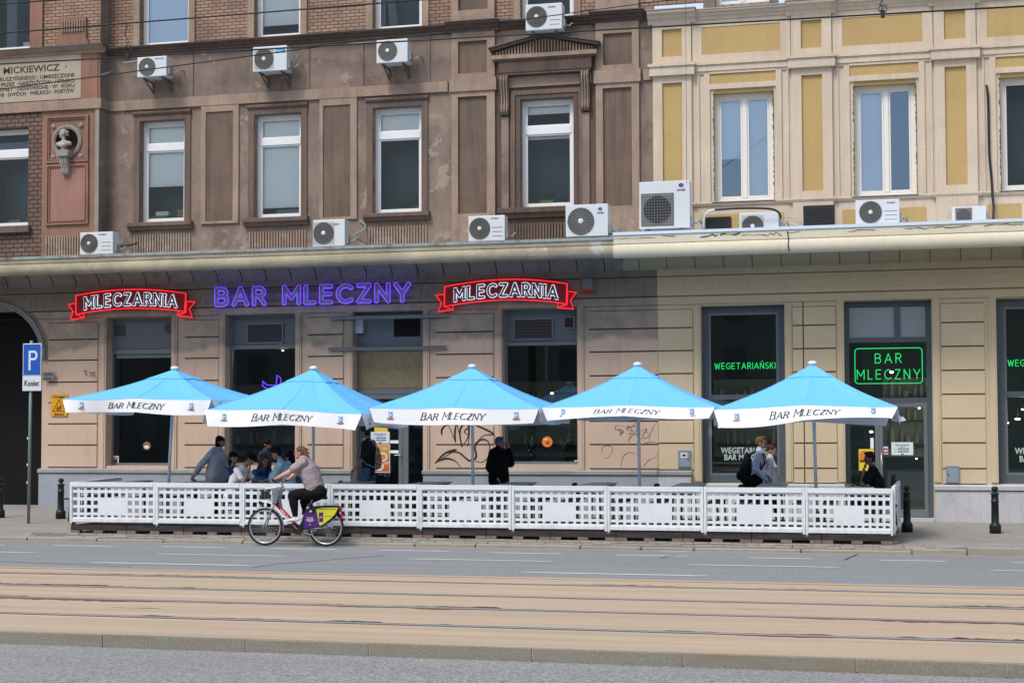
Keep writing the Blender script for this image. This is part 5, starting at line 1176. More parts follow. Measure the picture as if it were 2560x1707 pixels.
o, x0, x1, z0, z1 = sheet(None, (2207, 2220, 1116, 1135), M['sheet'], 'door_sticker'); tag(o, 'small red and white square sticker on the cream door', 'sticker'); MB().box(x0+.01, x1-.01, YG+.001, YG+.0035, z0+.02, z1-.035).build('red_field', M['redp'], o); MB().ell(((x0+x1)/2, YG, (z0+z1)/2-.01), (.035, .002, .02)).build('white_oval', M['sheet'], o)
o, x0, x1, z0, z1 = sheet(None, (280.5, 297, 1139, 1162), M['sheet'], 'security_sticker', YG+.03); tag(o, 'white sticker with a black shield in the corner of the first window', 'sticker'); MB().prism([(x0+.03, z1-.05), (x1-.03, z1-.05), (x1-.03, z0+.09), ((x0+x1)/2, z0+.04), (x0+.03, z0+.09)], YG+.026, YG+.029).build('shield', M['blk'], o); chunk('gold_band', x0+.035, x1-.035, YG+.023, YG+.0255, z1-.1, z1-.06, M['orange'], o)
o, x0, x1, z0, z1 = sheet(None, (1436, 1445, 1150, 1162), M['sheet'], 'security_sticker', YG+.03); tag(o, 'small white sticker low in the right corner of the window with the orange disc', 'sticker'); MB().ell(((x0+x1)/2, YG+.028, (z0+z1)/2), (.025, .002, .03)).build('shield', M['blk'], o)
def disc(px, py, r, lb, Y, inner):
    x, z = PY(px, py, Y); o = MB().lathe([(r, 0), (r, .004), (.001, .005)], (x, Y, z), 'y', 28).build('round_sticker', M['orange']); tag(o, lb, 'sticker', 'round orange window stickers')
    for n_, m_, a in inner: MB().ell((x+a[0], Y-.007, z+a[1]), (a[2], .003, a[3])).build(n_, m_, o)
disc(1368, 1104, .12, 'round orange sticker glowing in the middle of the window with white flowers', YG+.03, [('pink_mark', M['redp'], (.01, -.02, .04, .04)), ('white_mark', M['sheet'], (-.03, .05, .05, .012))])
M['orange_k'] = M['orange']; M['orange'] = mat('faded_orange_print', (.30, .12, .05), .7)
disc(367, 1114, .10, 'round orange and pink sticker low in the first shop window', YG+.03, [('white_oval', M['sheet'], (0, -.03, .065, .04)), ('dark_mark', M['blk'], (0, -.03, .03, .012))]); M['orange'] = M['orange_k']
# planters and white-flowering twigs inside the window with the orange disc
M['whitebox'] = mat('white_trough', (.52, .62, .72), .5); M['reed'] = mat('grey_green_reed', (.06, .12, .10), .6)
for k, (a, b) in enumerate(((1330, 1361), (1367, 1400))):
    Y = YG+.2; x0, x1, z0, z1 = RX(a, b, 1155, 1163, Y); z0 = G[4][2]+.07; t = thing('planter', ('left', 'right')[k]+' white trough of upright grass inside the window with the orange disc', 'planter', (x0, Y, z0), 'white troughs of grass')
    MB().box(x0, x1, Y, Y+.12, z0, z1).build('trough', M['whitebox'], t); g_ = MB(); r = random.Random(k+20)
    for i in range(70):
        X = r.uniform(x0+.01, x1-.01); h_ = r.uniform(.25, .34); yy = Y+r.uniform(.02, .1); g_.add([(X-.004, yy, z1-.01), (X+.004, yy, z1-.01), (X+r.uniform(-.02, .02), yy, z1+h_)], [(0,1,2)])
    g_.build('grass', M['reed'], t)
for k, (px, py, lb) in enumerate(((1330, 1120, 'sprig with white buds hanging left of the orange disc'), (1409, 1118, 'sprig with white buds and a bare branch right of the orange disc'))):
    Y = YG+.15; x, z = PY(px, py, Y); t = thing('flower_sprig', lb, 'flowers', (x, Y, z-.2), 'white budded sprigs'); plantbit(t, x, Y, z-.12, .3, .3, 40+k, 'reed', 60, 'leaves'); r = random.Random(k)
    bd = MB()
    for i in range(16): q = (x+r.uniform(-.07, .07), Y-.02, z+r.uniform(-.15, .12)); s_ = r.uniform(.008, .014); bd.ell(q, (s_,)*3, 6, 4)
    for q in ((x-.06, -.05), (x-.02, -.14)) if k == 0 else ((x-.03, .12),): bd.ell((q[0], Y-.02, z+q[1]), (.026,)*3, 8, 6)
    bd.tube([(x, Y, z), (x+(.0 if k == 0 else .09), Y, z+.15), (x+(.01 if k == 0 else .22), Y, z+(.28 if k == 0 else .18))], .012, 6).build('buds', M['whitebox'], t, True)
    if k: MB().tube([(x+.02, Y, z-.1), (x+.0, Y, z-.3), (x-.01, Y, G[4][2]+.06)], .02, 7).build('twig', M['card'], t)
# dark garment and second window details
x0, x1, z0, z1 = RX(345, 388, 1028, 1102, YG+.5); t = MB().box(x0, x1, YG+.5, YG+.52, z0, z1).build('hanging_cloth', mat('navy_cloth', (.012, .014, .035), .8), bevel=.01); tag(t, 'dark navy cloth hanging inside the first shop window', 'cloth')

# cracks and peeling edges low on the right-hand peach pier
c = lambda L: [(1450+x/3.733, 1000+y/3.733) for x, y in L]
M['crk'] = mat('plaster_crack', (.20, .14, .105), .9)
spray('peeling cracked plaster on the peach pier beside the small meter box', [c([(450,395),(465,350),(510,320),(560,345),(600,390)]), c([(385,610),(400,530),(450,490),(520,500),(560,560)]), c([(590,620),(640,560),(690,540),(730,500)]), c([(640,380),(660,300),(700,230),(735,180)]), c([(200,480),(220,430),(290,430),(300,480),(250,540),(215,520)]), c([(600,400),(680,390),(735,405)])], .009, 'crk')
bpy.data.objects['graffiti.002'].name = 'plaster_crack'; bpy.data.objects['plaster_crack']['category'] = 'crack'
# ------------------------------------------------------------ air conditioners
M['acw'] = mat('ac_casing', (.60, .64, .67), .4); M['acw2'] = mat('older_ac_casing', (.30, .31, .30), .5); M['brk'] = mat('rusty_bracket', (.13, .11, .10), .7); M['grille'] = mat('ac_grille_dark', (.09, .09, .088), .6); M['grl'] = mat('ac_grille_grey', (.16, .16, .155), .6); M['hub'] = mat('ac_fan_hub', (.62, .65, .66), .4)
M['logor'] = mat('logo_red', (.5, .06, .05), .6); M['logob'] = mat('logo_navy', (.03, .05, .16), .6); M['logoc'] = mat('logo_cyan', (.02, .28, .6), .5)
def ac(lb, r4, Yf, dep, style, fan, logo=None, wallmount=False, grp=None, casing='acw', zb=None):
    x0, x1, z0, z1 = RX(*r4, Yf)
    if zb is not None: z0 = zb
    W_, H_ = x1-x0, z1-z0
    t = thing('air_conditioner', lb, 'air conditioner', ((x0+x1)/2, Yf, z0), grp)
    MB().box(x0, x1, Yf, Yf+dep, z0, z1).build('casing', M[casing], t, bevel=.012)
    cx, cz_, r = x0+fan[0]*W_, z0+fan[1]*H_, fan[2]*H_; g = MB(); yb = Yf-.004
    if style == 'square': g.box(cx-r*1.12, cx+r*1.12, yb-.004, Yf+.002, cz_-r*1.12, cz_+r*1.12)
    g.lathe([(r, -.003), (r, .012), (r*.96, .016), (r*.9, .01), (.001, .008)], (cx, yb, cz_), 'y', 36)
    fg = g.build('fan_grille', M['grille'] if style != 'square' else M['grl'], t)
    rg = MB(); yy = yb-.02
    if style in ('rings', 'waves'):
        for i in range(1, 6): rg.tube([(cx+r*i/6*math.cos(a*math.pi/14), yy, cz_+r*i/6*math.sin(a*math.pi/14)) for a in range(28)], .0045, 4, True)
    if style in ('rays',):
        for a in range(24): rg.bar((cx+r*.25*math.cos(a*math.pi/12), yy, cz_+r*.25*math.sin(a*math.pi/12)), (cx+r*.98*math.cos(a*math.pi/12), yy, cz_+r*.98*math.sin(a*math.pi/12)), .006)
    if style in ('square', 'mesh'):
        for i in range(-5, 6): rg.box(cx-r*1.05, cx+r*1.05, yy, yy+.004, cz_+i*r/5.2-.002, cz_+i*r/5.2+.002); rg.box(cx+i*r/5.2-.002, cx+i*r/5.2+.002, yy+.005, yy+.009, cz_-r*1.05, cz_+r*1.05)
    if rg.v: rg.build('grille_bars', M['grl'] if style not in ('square', 'rays') else M['acw2'], fg)
    if style == 'square': MB().lathe([(r*.98, 0), (r*.98, .004), (.001, .005)], (cx, yb-.010, cz_), 'y', 32).build('fan_opening', M['blk'], fg)
    if style != 'square': MB().lathe([(r*.2, 0), (r*.2, .02), (r*.12, .028), (.001, .03)], (cx, yb, cz_), 'y', 16).build('fan_hub', M['hub'], fg)
    rb = MB()
    for i in range(3 if style in ('rings', 'waves') else 0): zz = z0+H_*(.18+.17*i); rb.box(x0+W_*.66, x1-.05, Yf-.006, Yf+.001, zz, zz+.008)
    if rb.v: rb.build('pressed_ribs', M['grl'], t)
    if logo:
        s, u, v, w_, h_, m_ = logo; text_mesh(s, x0+u*W_, x0+(u+w_)*W_, z0+v*H_, Yf-.003, M[m_], 'brand_lettering', t, h=h_, bold=.015, extr=.002)
    if s_mark.get(lb):
        f_ = s_mark[lb]; MB().ell((x0+f_[0]*W_, Yf-.002, z0+f_[1]*H_), (f_[2], .003, f_[2]*.8)).build('logo_mark', M['logob'], t); MB().ell((x0+f_[0]*W_+f_[2]*.25, Yf-.006, z0+f_[1]*H_-f_[2]*.3), (f_[2]*.5, .002, f_[2]*.42)).build('logo_mark', M['logor'], t)
    # side valves and pipes
    v_ = MB().box(x1-.002, x1+.05, Yf+.06, Yf+dep-.05, z0+.06, z0+.24); v_.tube([(x1+.04, Yf+dep-.1, z0+.14), (x1+.12, Yf+dep-.08, z0+.12), (x1+.16, Yf+dep, z0+.2), (x1+.18, YW, z0+.24 if wallmount else z0+.16)], .016, 7)
    v_.build('valve_and_pipe', M['acw2'], t)
    if wallmount:
        for u in (.18, .82):
            X = x0+u*W_; b_ = MB().box(X-.018, X+.018, Yf+.03, YW-.001, z0-.035, z0-.003); b_.bar((X, Yf+.1, z0-.03), (X, YW-.02, z0-.24), .03, .02); b_.box(X-.018, X+.018, YW-.03, YW-.001, z0-.26, z0-.036); b_.build('bracket', M['brk'], t)
    else:
        for u in (.15, .8): MB().box(x0+u*W_-.03, x0+u*W_+.03, Yf+.02, Yf+dep-.02, z0-.045, z0-.001).build('foot', M['grille'], t)
    return t
s_mark = {}
L8 = 'wide grey-white air conditioner with radial fan bars, at the step in the canopy edge'; L9 = 'tallest air conditioner, with a square meshed fan, standing first on the cream canopy'
s_mark[L8] = (.82, .84, .045); s_mark[L9] = (.83, .90, .055)
GW = 'air conditioners bracketed to the brown wall'; GC = 'air conditioners standing on the canopy'
YA = 30.55
ac('leftmost wall-hung air conditioner with a dark round fan, above the first window', (343, 416, 142, 192), YA, .32, 'plain', (.34, .5, .44), ('SAMSUNG', .6, .88, .3, .028, 'txtb'), True, GW)
ac('wall-hung air conditioner with a bright blue sticker, above the second window', (632, 717, 116, 178), YA, .32, 'mesh', (.33, .5, .40), ('Midea', .68, .80, .2, .035, 'sheet'), True, GW)
o = bpy.data.objects['air_conditioner.001']; x0, x1, z0, z1 = RX(689, 713, 121, 133, YA); chunk('blue_sticker', x0, x1, YA-.003, YA+.0005, z0, z1, M['logoc'], o)
ac('wall-hung air conditioner with a dark fan, above the third window', (941, 1019, 99, 157), YA, .32, 'plain', (.36, .52, .42), None, True, GW)
ac('wall-hung air conditioner above the dark pediment, in front of a top window', (1314, 1405, 10, 75), YA, .32, 'waves', (.30, .52, .40), ('KAISAI', .62, .86, .2, .035, 'logob'), True, GW)
ac('leftmost air conditioner on the canopy, beside the bust bay', (200, 282, 580, 633), 30.0, .3, 'rings', (.28, .5, .42), ('KAISAI', .58, .88, .22, .03, 'logob'), False, GC, zb=6.19)
ac('air conditioner with meshed fan on the canopy, below the small pilaster between windows', (782, 862, 549, 611), 30.0, .3, 'mesh', (.34, .5, .40), ('AKAI', .66, .82, .16, .035, 'blk'), False, GC, zb=6.19)
ac('small air conditioner on the canopy under the big pilaster left of the pediment window', (1171, 1262, 539, 600), 30.0, .3, 'waves', (.31, .5, .42), ('KAISAI', .63, .88, .2, .03, 'logob'), False, GC, zb=6.19)
ac(L8, (1414, 1520, 511, 594), 29.75, .35, 'rays', (.36, .48, .42), ('GREE', .74, .72, .16, .035, 'logob'), False, GC, zb=6.18)
ac(L9, (1598, 1725, 453, 576), 29.8, .36, 'square', (.36, .40, .31), ('GREE', .74, .80, .17, .04, 'logob'), False, GC, zb=6.3)
ac('half hidden air conditioner under the black and white hoses on the cream canopy', (1848, 1947, 531, 580), 30.5, .28, 'mesh', (.34, .22, .60), None, False, GC, zb=6.3)
ac('air conditioner with ringed fan under the second cream window', (2139, 2249, 499, 570), 30.3, .32, 'rings', (.34, .5, .44), ('KAISAI', .72, .86, .18, .035, 'logob'), False, GC, zb=6.3)
ac('last air conditioner before the black cable at the right edge', (2380, 2466, 516, 572), 30.6, .3, 'square', (.34, .44, .42), None, False, GC, zb=6.3)
for (r4, lb) in (((1763, 1827, 542, 575), 'low black box beside the white hose on the cream canopy'), ((2008, 2087, 513, 570), 'taller black box on the canopy between two air conditioners')):
    x0, x1, z0, z1 = RX(*r4, 30.4); t = thing('black_unit', lb, 'vent box', (x0, 30.4, 6.3), 'black boxes on the cream canopy'); MB().box(x0, x1, 30.4, 30.7, 6.3, z1).build('casing', M['black'], t, bevel=.01)
    s_ = MB(); n = 7
    for i in range(n): zz = 6.32+(z1-6.36)*i/n; s_.box(x0+.03, x1-.03, 30.392, 30.4, zz, zz+.012)
    s_.build('louvres', M['blk'], t)
def cable(name, lb, pts, r, m, cat='cable', grp=None):
    P_ = [Vector((PY(x, y, Y)[0], Y, PY(x, y, Y)[1])) for x, y, Y in pts]; sm = []
    for i in range(len(P_)-1):
        p0, p1, p2, p3 = P_[max(i-1, 0)], P_[i], P_[i+1], P_[min(i+2, len(P_)-1)]
        for k in range(5): u = k/5; sm.append(.5*((2*p1)+(p2-p0)*u+(2*p0-5*p1+4*p2-p3)*u*u+(3*p1-p0-3*p2+p3)*u**3))
    sm.append(P_[-1]); return tag(MB().tube(sm, r, 7).build(name, M[m], None, True), lb, cat, grp)
cable('drain_hose', 'white hose curving up from the low black box', [(1758, 572, 30.3), (1760, 545, 30.3), (1770, 530, 30.3), (1787, 525, 30.3)], .028, 'acw', 'hose')
cable('insulated_hose', 'black insulated hose arching over the half hidden air conditioner', [(1787, 525, 30.31), (1850, 521, 30.31), (1920, 522, 30.35), (1945, 530, 30.4), (1952, 545, 30.5)], .024, 'black', 'hose')
cable('wall_cable', 'thick black cable running down the cream wall at the right edge', [(2466, 213, 31.0), (2470, 250, 31.0), (2473, 380, 31.0), (2478, 440, 31.0), (2482, 500, 30.95), (2484, 520, 30.9), (2483, 548, 30.8)], .026, 'black')
for k, (a, b) in enumerate((((1950, 548), (2005, 556)), ((1952, 553), (2006, 560)), ((1955, 557), (1990, 565)))):
    cable('loose_wires', 'tangle of thin pale wires between the half hidden unit and the taller black box', [(a[0], a[1], 30.5), ((a[0]+b[0])/2, a[1]-3+k*3, 30.5), (b[0], b[1], 30.5)], .007, 'acw2', 'wires', 'loose wires on the cream canopy')
cable('ac_pipe', 'pale bent pipe beside the meshed air conditioner on the canopy', [(880, 592, 30.6), (895, 583, 30.8), (912, 573, 31.0), (912, 562, 31.05), (900, 552, 31.07)], .02, 'acw2', 'pipe')
cable('ac_pipe', 'black twisted pipes to the right of the leftmost canopy air conditioner', [(296, 617, 30.4), (315, 614, 30.7), (330, 612, 30.9), (344, 608, 31.05)], .018, 'black', 'pipe')
cable('ac_pipe', 'short white drain pipe sticking out of the frieze left of the first wall unit', [(308, 158, 30.9), (343, 154, 30.85)], .018, 'acw2', 'pipe')
cable('facade_wire', 'thin grey wire looping along the frieze from the second wall unit', [(735, 170, 31.0), (745, 140, 31.0), (770, 122, 30.95), (850, 112, 30.85), (940, 105, 30.8)], .014, 'acw2', 'wire')
cable('facade_wire', 'black cables tacked along the brown cornice between second and third units', [(600, 128, 30.78), (700, 122, 30.78), (800, 112, 30.78), (905, 100, 30.75), (1010, 92, 30.75), (1120, 82, 30.72)], .016, 'black', 'wire')
for (a, b, lb) in (((252, 188), (286, 177), 'short pale rod sticking out left of the first wall unit'), ((878, 144), (900, 132), 'short pale rod sticking out left of the third wall unit')):
    p, q = PY(*a, 30.6), PY(*b, 31.08); tag(MB().tube([(p[0], 30.6, p[1]), (q[0], 31.08, q[1])], .013, 6).build('wall_rod', M['acw2']), lb, 'rod')
# ------------------------------------------------------------ overhead tram wires
def wire(lb, a, b, Y0, Y1, r, ext=6):
    p = Vector((PY(*a, Y0)[0], Y0, PY(*a, Y0)[1])); q = Vector((PY(*b, Y1)[0], Y1, PY(*b, Y1)[1])); d = (q-p).normalized()
    o = MB().tube([p-d*ext, q+d*ext], r, 8).build('overhead_wire', M['black'], None, True); return tag(o, lb, 'wire', 'overhead tram wires')
wire('thick contact wire crossing from the plaque to the top right corner', (0, 161), (2560, 16), 17.9, 17.9, .011)
wire('wire just above the plaque, rising to the top edge before the third window', (0, 84), (1060, 0), 17.9, 17.9, .011)
wire('wire cutting the extreme top left corner', (0, 11), (300, -12), 17.9, 17.9, .012)
wire('thin slack wire climbing steeply from the plaque text to the top', (0, 224), (1680, 0), 16, 24, .008)
wire('very faint near-vertical line over the cream corner pilaster', (1714, 0), (1717, 460), 28, 28, .004, 0)
for (a, b, lb) in (((314, 61), (320, 142), 'wire hanger with loops between two overhead wires at top left'), ((2202, 0), (2207, 37), 'wire hanger clamp at the top right')):
    Y = 17.9; p = Vector((PY(*a, Y)[0], Y, PY(*a, Y)[1])); q = Vector((PY(*b, Y)[0], Y, PY(*b, Y)[1])); t = thing('wire_hanger', lb, 'wire hanger', tuple(q), 'hangers on the overhead wires')
    mb = MB(); n = 16; mb.tube([p.lerp(q, i/n)+Vector((.02*math.sin(i*.9), .01*math.cos(i*.9), 0)) for i in range(n+1)], .007, 6); mb.build('dropper', M['black'], t, True)
    MB().tube([q+Vector((.05*math.cos(k*.7), 0, .07+.05*math.sin(k*.7))) for k in range(9)], .006, 6, True).build('loop', M['black'], t, True); MB().box(q.x-.025, q.x+.025, Y-.02, Y+.02, q.z-.04, q.z+.05).build('clamp', M['black'], t)
# ------------------------------------------------------------ bollards
bp = [(.105, 0), (.105, .17), (.098, .2), (.078, .215), (.075, .23), (.07, .24), (.066, .7), (.078, .705), (.078, .72), (.066, .725), (.064, .86), (.085, .875), (.085, .885), (.06, .9), (.032, .93), (.03, .945), (.052, .96), (.062, .99), (.058, 1.02), (.035, 1.05), (.001, 1.055)]
M['bollard'] = mat('dark_green_iron', (.016, .024, .024), .42, .2)
BX = [PZ(152, 1296, .16)[0]]; YBo = 27.9
x_r = PY(2488, 1300, YBo)[0]; x_l = PY(152, 1260, YBo)[0]; xm4 = [PY(x, 1212, YBo)[0] for x in (1437, 1642, 1853)]
stp = (xm4[2]-xm4[0])/2
BXs = [x_l, PY(0, 1260, YBo)[0]]+[xm4[0]-stp*k for k in range(1, 6)]+xm4+[PY(2267, 1260, YBo)[0], x_r]
BL = ['bollard standing by itself between the parking sign and the white fence', 'bollard half cut off by the left photo edge, before the dark gateway']+['bollard number %d left of the domes, hidden behind the fence panels' % k for k in range(1, 6)]+['bollard whose dome pokes above the fence left of the fourth parasol pole', 'bollard whose dome pokes above the fence right of the fourth parasol pole', 'bollard whose dome pokes up behind the walking couple, just left of the fifth pole', 'bollard in front of the cream building door, right of the fence end', 'bollard alone at far right before the pale plinth']
for i, x in enumerate(BXs):
    if i in (2, 3, 4, 5, 6): BL[i] = 'bollard seen only through the fence holes'
    z = pz(x, YBo); t = thing('bollard', BL[i], 'bollard', (x, YBo, z), 'dark iron bollards')
    if i in (2, 3, 4, 5, 6): pass
    MB().lathe([(r, h*.83) for r, h in bp[:12]], (x, YBo, z), 'z', 20, cap=True).build('shaft', M['bollard'], t, True); MB().lathe([(r, h*.83) for r, h in bp[11:]], (x, YBo, z), 'z', 20).build('finial', M['bollard'], t, True)
# weeds at the foot of the sign pole
g_ = MB(); r = random.Random(5)
for i in range(160):
    X = xg+r.gauss(0, .13); Y = yg+r.gauss(-.02, .04); h_ = r.uniform(.01, .05); g_.add([(X-.008, Y, .115), (X+.008, Y, .115), (X+r.uniform(-.03, .03), Y-.01, .12+h_)], [(0,1,2)])
tag(g_.build('weeds', mat('weed_green', (.12, .17, .05), .8)), 'low green weeds around the foot of the sign pole', 'weeds', kind='stuff')
# ------------------------------------------------------------ deck of pallets
def woodm():
    k = NT('dark_weathered_timber', .85); c = k.mix(k.ramp(k.noise((1.5, 6, 14), 1.5, 5), .35, .65), (.030, .026, .025), (.062, .052, .048)); k.bump(k.noise((2, 8, 30), 2, 4), .4, .006); return k.out(c)
M['timber'] = woodm()
k = NT('pale_pallet_block', .9); M['block'] = k.out(k.mix(k.ramp(k.noise(scale=7), .35, .65), (.16, .12, .10), (.24, .185, .15)))
DX0, DX1, DY0, DY1 = -14.42, .84, 24.78, 27.85
NPX = 13; pw = (DX1-DX0)/NPX; rnd = random.Random(3)
def make_pallet(x0, y0, w_, d_):
    t = thing('wooden_pallet', '', 'pallet', (x0, y0, .12)); o0 = t.location.copy()
    b_ = MB()
    for i in range(7): yy = y0+d_*i/7; b_.box(x0, x0+w_, yy+.01, yy+d_/7-.012, .255, .275)
    b_.build('deck_boards', M['timber'], t); MB().box(x0, x0+w_, y0-.002, y0+.035, .178, .253).build('front_beam', M['timber'], t); MB().box(x0, x0+w_, y0+d_/2, y0+d_/2+.04, .178, .253).build('middle_beam', M['timber'], t)
    for u in (0, .42, .84): MB().box(x0+u*w_, x0+u*w_+w_*.16, y0-.004, y0+.12, .118, .176).build('spacer_block', M['block'], t)
    return t
ordw = 'first second third fourth fifth sixth seventh eighth ninth tenth eleventh twelfth thirteenth'.split()
pal = make_pallet(DX0, DY0, pw-.012, 1.5)
for row in range(2):
    for i in range(NPX):
        o = pal if (row == 0 and i == 0) else copy_tree(pal)
        o.location = (DX0+i*pw, DY0+row*1.52, .12+rnd.uniform(-.004, .002)); o.rotation_euler = (0, rnd.uniform(-.003, .003), rnd.uniform(-.004, .004))
        tag(o, (ordw[i].capitalize()+' dark timber pallet from the left along the front edge of the terrace') if row == 0 else 'dark timber pallet in the rear row under the terrace tables', 'pallet', 'dark pallets carrying the terrace' if row == 0 else 'rear pallets of the terrace')
# ------------------------------------------------------------ white fence
k = NT('white_painted_wood', .5); q = k.sep(); dz = k.math('MULTIPLY', k.ramp(q[2], .30, .62, 1, 0), k.ramp(k.noise((3, 3, 1.2), 3, 6, .7), .42, .75)); M['fence'] = k.out(k.mix(k.math('MULTIPLY', dz, .55), k.mix(k.ramp(k.noise(scale=2.5, det=7), .42, .72, 0, .5), (.70, .745, .785), (.59, .63, .665)), (.30, .28, .25)))
HZ = [(.425, .462), (.512, .597), (.655, .742), (.80, .887), (.943, .980)]
def make_fence(x0, w_, y=24.80):
    t = thing('fence_panel', '', 'fence', (x0, y, .33)); m = M['fence']; z0, z1 = .33, 1.09
    x1 = x0+w_; MB().box(x0+.002, x0+.048, y-.02, y+.04, .30, z1+.002).build('post', m, t, bevel=.004); MB().box(x1-.048, x1-.002, y-.02, y+.04, .30, z1+.002).build('post', m, t, bevel=.004)
    MB().box(x0+.05, x1-.05, y-.025, y+.03, z0, .395).build('bottom_rail', m, t, bevel=.004); MB().box(x0+.05, x1-.05, y-.025, y+.03, 1.005, z1).build('top_rail', m, t, bevel=.004)
    MB().box(x0+.0, x0+.05, y-.023, y+.042, .27, .299).build('post_shoe', M['pole'], t)
    a, b = x0+.05, x1-.05; pitch = .139; n = 12; s0 = (a+b)/2-pitch*n/2; hs_ = []
    for i in range(n):
        for j, (c, d) in enumerate(HZ):
            if 4 <= i <= 7 and j in (1, 2): continue
            h0, h1 = max(a+.012, s0+i*pitch+.026), min(b-.012, s0+i*pitch+.113); hs_.append((h0, h1, c, d))
    l_ = MB(); yy = y+.004
    l_.wall(a, b, .395, 1.005, hs_, yy, .014)
    nf = len(l_.v); back = MB().wall(a, b, .395, 1.005, [(h[0], h[1], h[2], h[3]) for h in hs_], yy+.014, 0.0)
    bf = [q for q in back.f if True]; l_.add(back.v, [tuple(reversed(q)) for q in bf])
    l_.build('lattice', m, t); return t
edges = [PY(x, 1203+(x-185)*.0088, 24.78)[0] for x in (174, 389, 605, 826, 1048, 1278.5, 1517.5, 1758.5, 2013, 2232)]
FL = ['leftmost white lattice fence panel, beside the lone bollard', 'second lattice fence panel from the left, in front of the grey hoodie woman', 'lattice fence panel behind the front wheel of the bicycle', 'lattice fence panel behind the rear wheel, under the man with the string bag', 'fifth lattice fence panel, under the graffiti', 'lattice fence panel in front of the man in the black jacket', 'seventh lattice fence panel, right of the fourth parasol pole', 'eighth lattice fence panel, in front of the walking couple', 'rightmost front lattice panel, before the seated man on the phone']
PWd = 1.742; f0 = make_fence(edges[0], PWd)
for i in range(9):
    o = f0 if i == 0 else copy_tree(f0); w_ = edges[i+1]-edges[i]
    o.location = (edges[i]+.001, 24.80, .33-.004*i); o.scale = ((w_-.002)/PWd, 1, 1); o.rotation_euler = (rnd.uniform(-.008, .008), rnd.uniform(-.003, .003), rnd.uniform(-.004, .004)); tag(o, FL[i], 'fence', 'white lattice fence panels along the street')
def sidefence(xa, xb, ya, yb, lb, n=2):
    L = math.hypot(xb-xa, yb-ya)
    for i in range(n):
        o = copy_tree(f0); o.scale = (L/n/PWd, 1, 1); u = i/n
        o.location = (xa+(xb-xa)*u, ya+(yb-ya)*u, .33); o.rotation_euler = (0, 0, math.atan2(yb-ya, xb-xa)); tag(o, ('front' if i == 0 else 'rear')+' half of the short side fence at the '+lb+' end of the terrace', 'fence', 'side fences of the terrace')
sidefence(-14.40, -15.0, 24.86, 27.8, 'left'); sidefence(.86, 1.05, 24.86, 27.6, 'right')
# ------------------------------------------------------------ beer tables and benches
k = NT('grey_blue_tabletop', .45); M['table'] = k.out(k.mix(k.ramp(k.noise((6, 1.2, 1), 1.5, 4), .35, .7), (.33, .40, .43), (.39, .455, .48)))
TZ = 1.045; TYb = 27.35; TYf = 25.25
tc = [384, 566, 752, 938, 1130, 1342, 1544, 1768, 1971, 2180]
def make_table():
    t = thing('beer_table', '', 'table', (0, 25, .275)); MB().box(-.25, .25, TYf, TYb, TZ-.028, TZ).build('tabletop', M['table'], t, bevel=.004)
    for y in (TYf+.3, TYb-.3):
        l_ = MB()
        for s in (-1, 1): l_.bar((s*.19, y, TZ-.03), (s*.22, y, .277), .035)
        l_.bar((-.21, y, .36), (.21, y, .36), .03); l_.bar((-.2, y, .9), (.2, y, .9), .03); l_.bar((0, y, .9), (0, y+(.45 if y < 26 else -.45), TZ-.03), .02); l_.build('folding_leg', M['black'], t)
    MB().box(-.22, -.19, TYf+.05, TYb-.05, TZ-.055, TZ-.03).box(.19, .22, TYf+.05, TYb-.05, TZ-.055, TZ-.03).build('underframe', M['black'], t); return t
TL = ['at the left end of the terrace', 'in front of the grey hoodie woman', 'shared by the seated group', 'right of the cyclist, before the walking man', 'left of the third parasol pole', 'in front of the black jacket man', 'left of the fourth parasol pole', 'right of the fourth parasol pole', 'in front of the walking couple', 'under the seated man on the phone']
t0 = make_table(); TX = []
for i, px in enumerate(tc):
    o = t0 if i == 0 else copy_tree(t0); x = PY(px, 1198, TYb)[0]-.25; TX.append(x); o.location = (x, 25, .275); tag(o, 'narrow grey-blue table '+TL[i], 'table', 'grey folding tables on the terrace')
def make_bench():
    t = thing('beer_bench', '', 'bench', (0, 25, .275)); MB().box(-.125, .125, TYf, TYb, .73, .755).build('seat', M['timber'], t, bevel=.004)
    for y in (TYf+.25, TYb-.25):
        l_ = MB()
        for s in (-1, 1): l_.bar((s*.09, y, .73), (s*.12, y, .277), .032)
        l_.bar((-.1, y, .45), (.1, y, .45), .025); l_.build('folding_leg', M['black'], t)
    return t
b0 = make_bench(); first = True
for i, x in enumerate(TX):
    for s in (-1, 1):
        o = b0 if first else copy_tree(b0); first = False; o.location = (x+s*.5, 25, .275)
        tag(o, 'dark %s bench of the table %s' % (('left' if s < 0 else 'right'), TL[i]), 'bench', 'dark benches beside the grey tables')
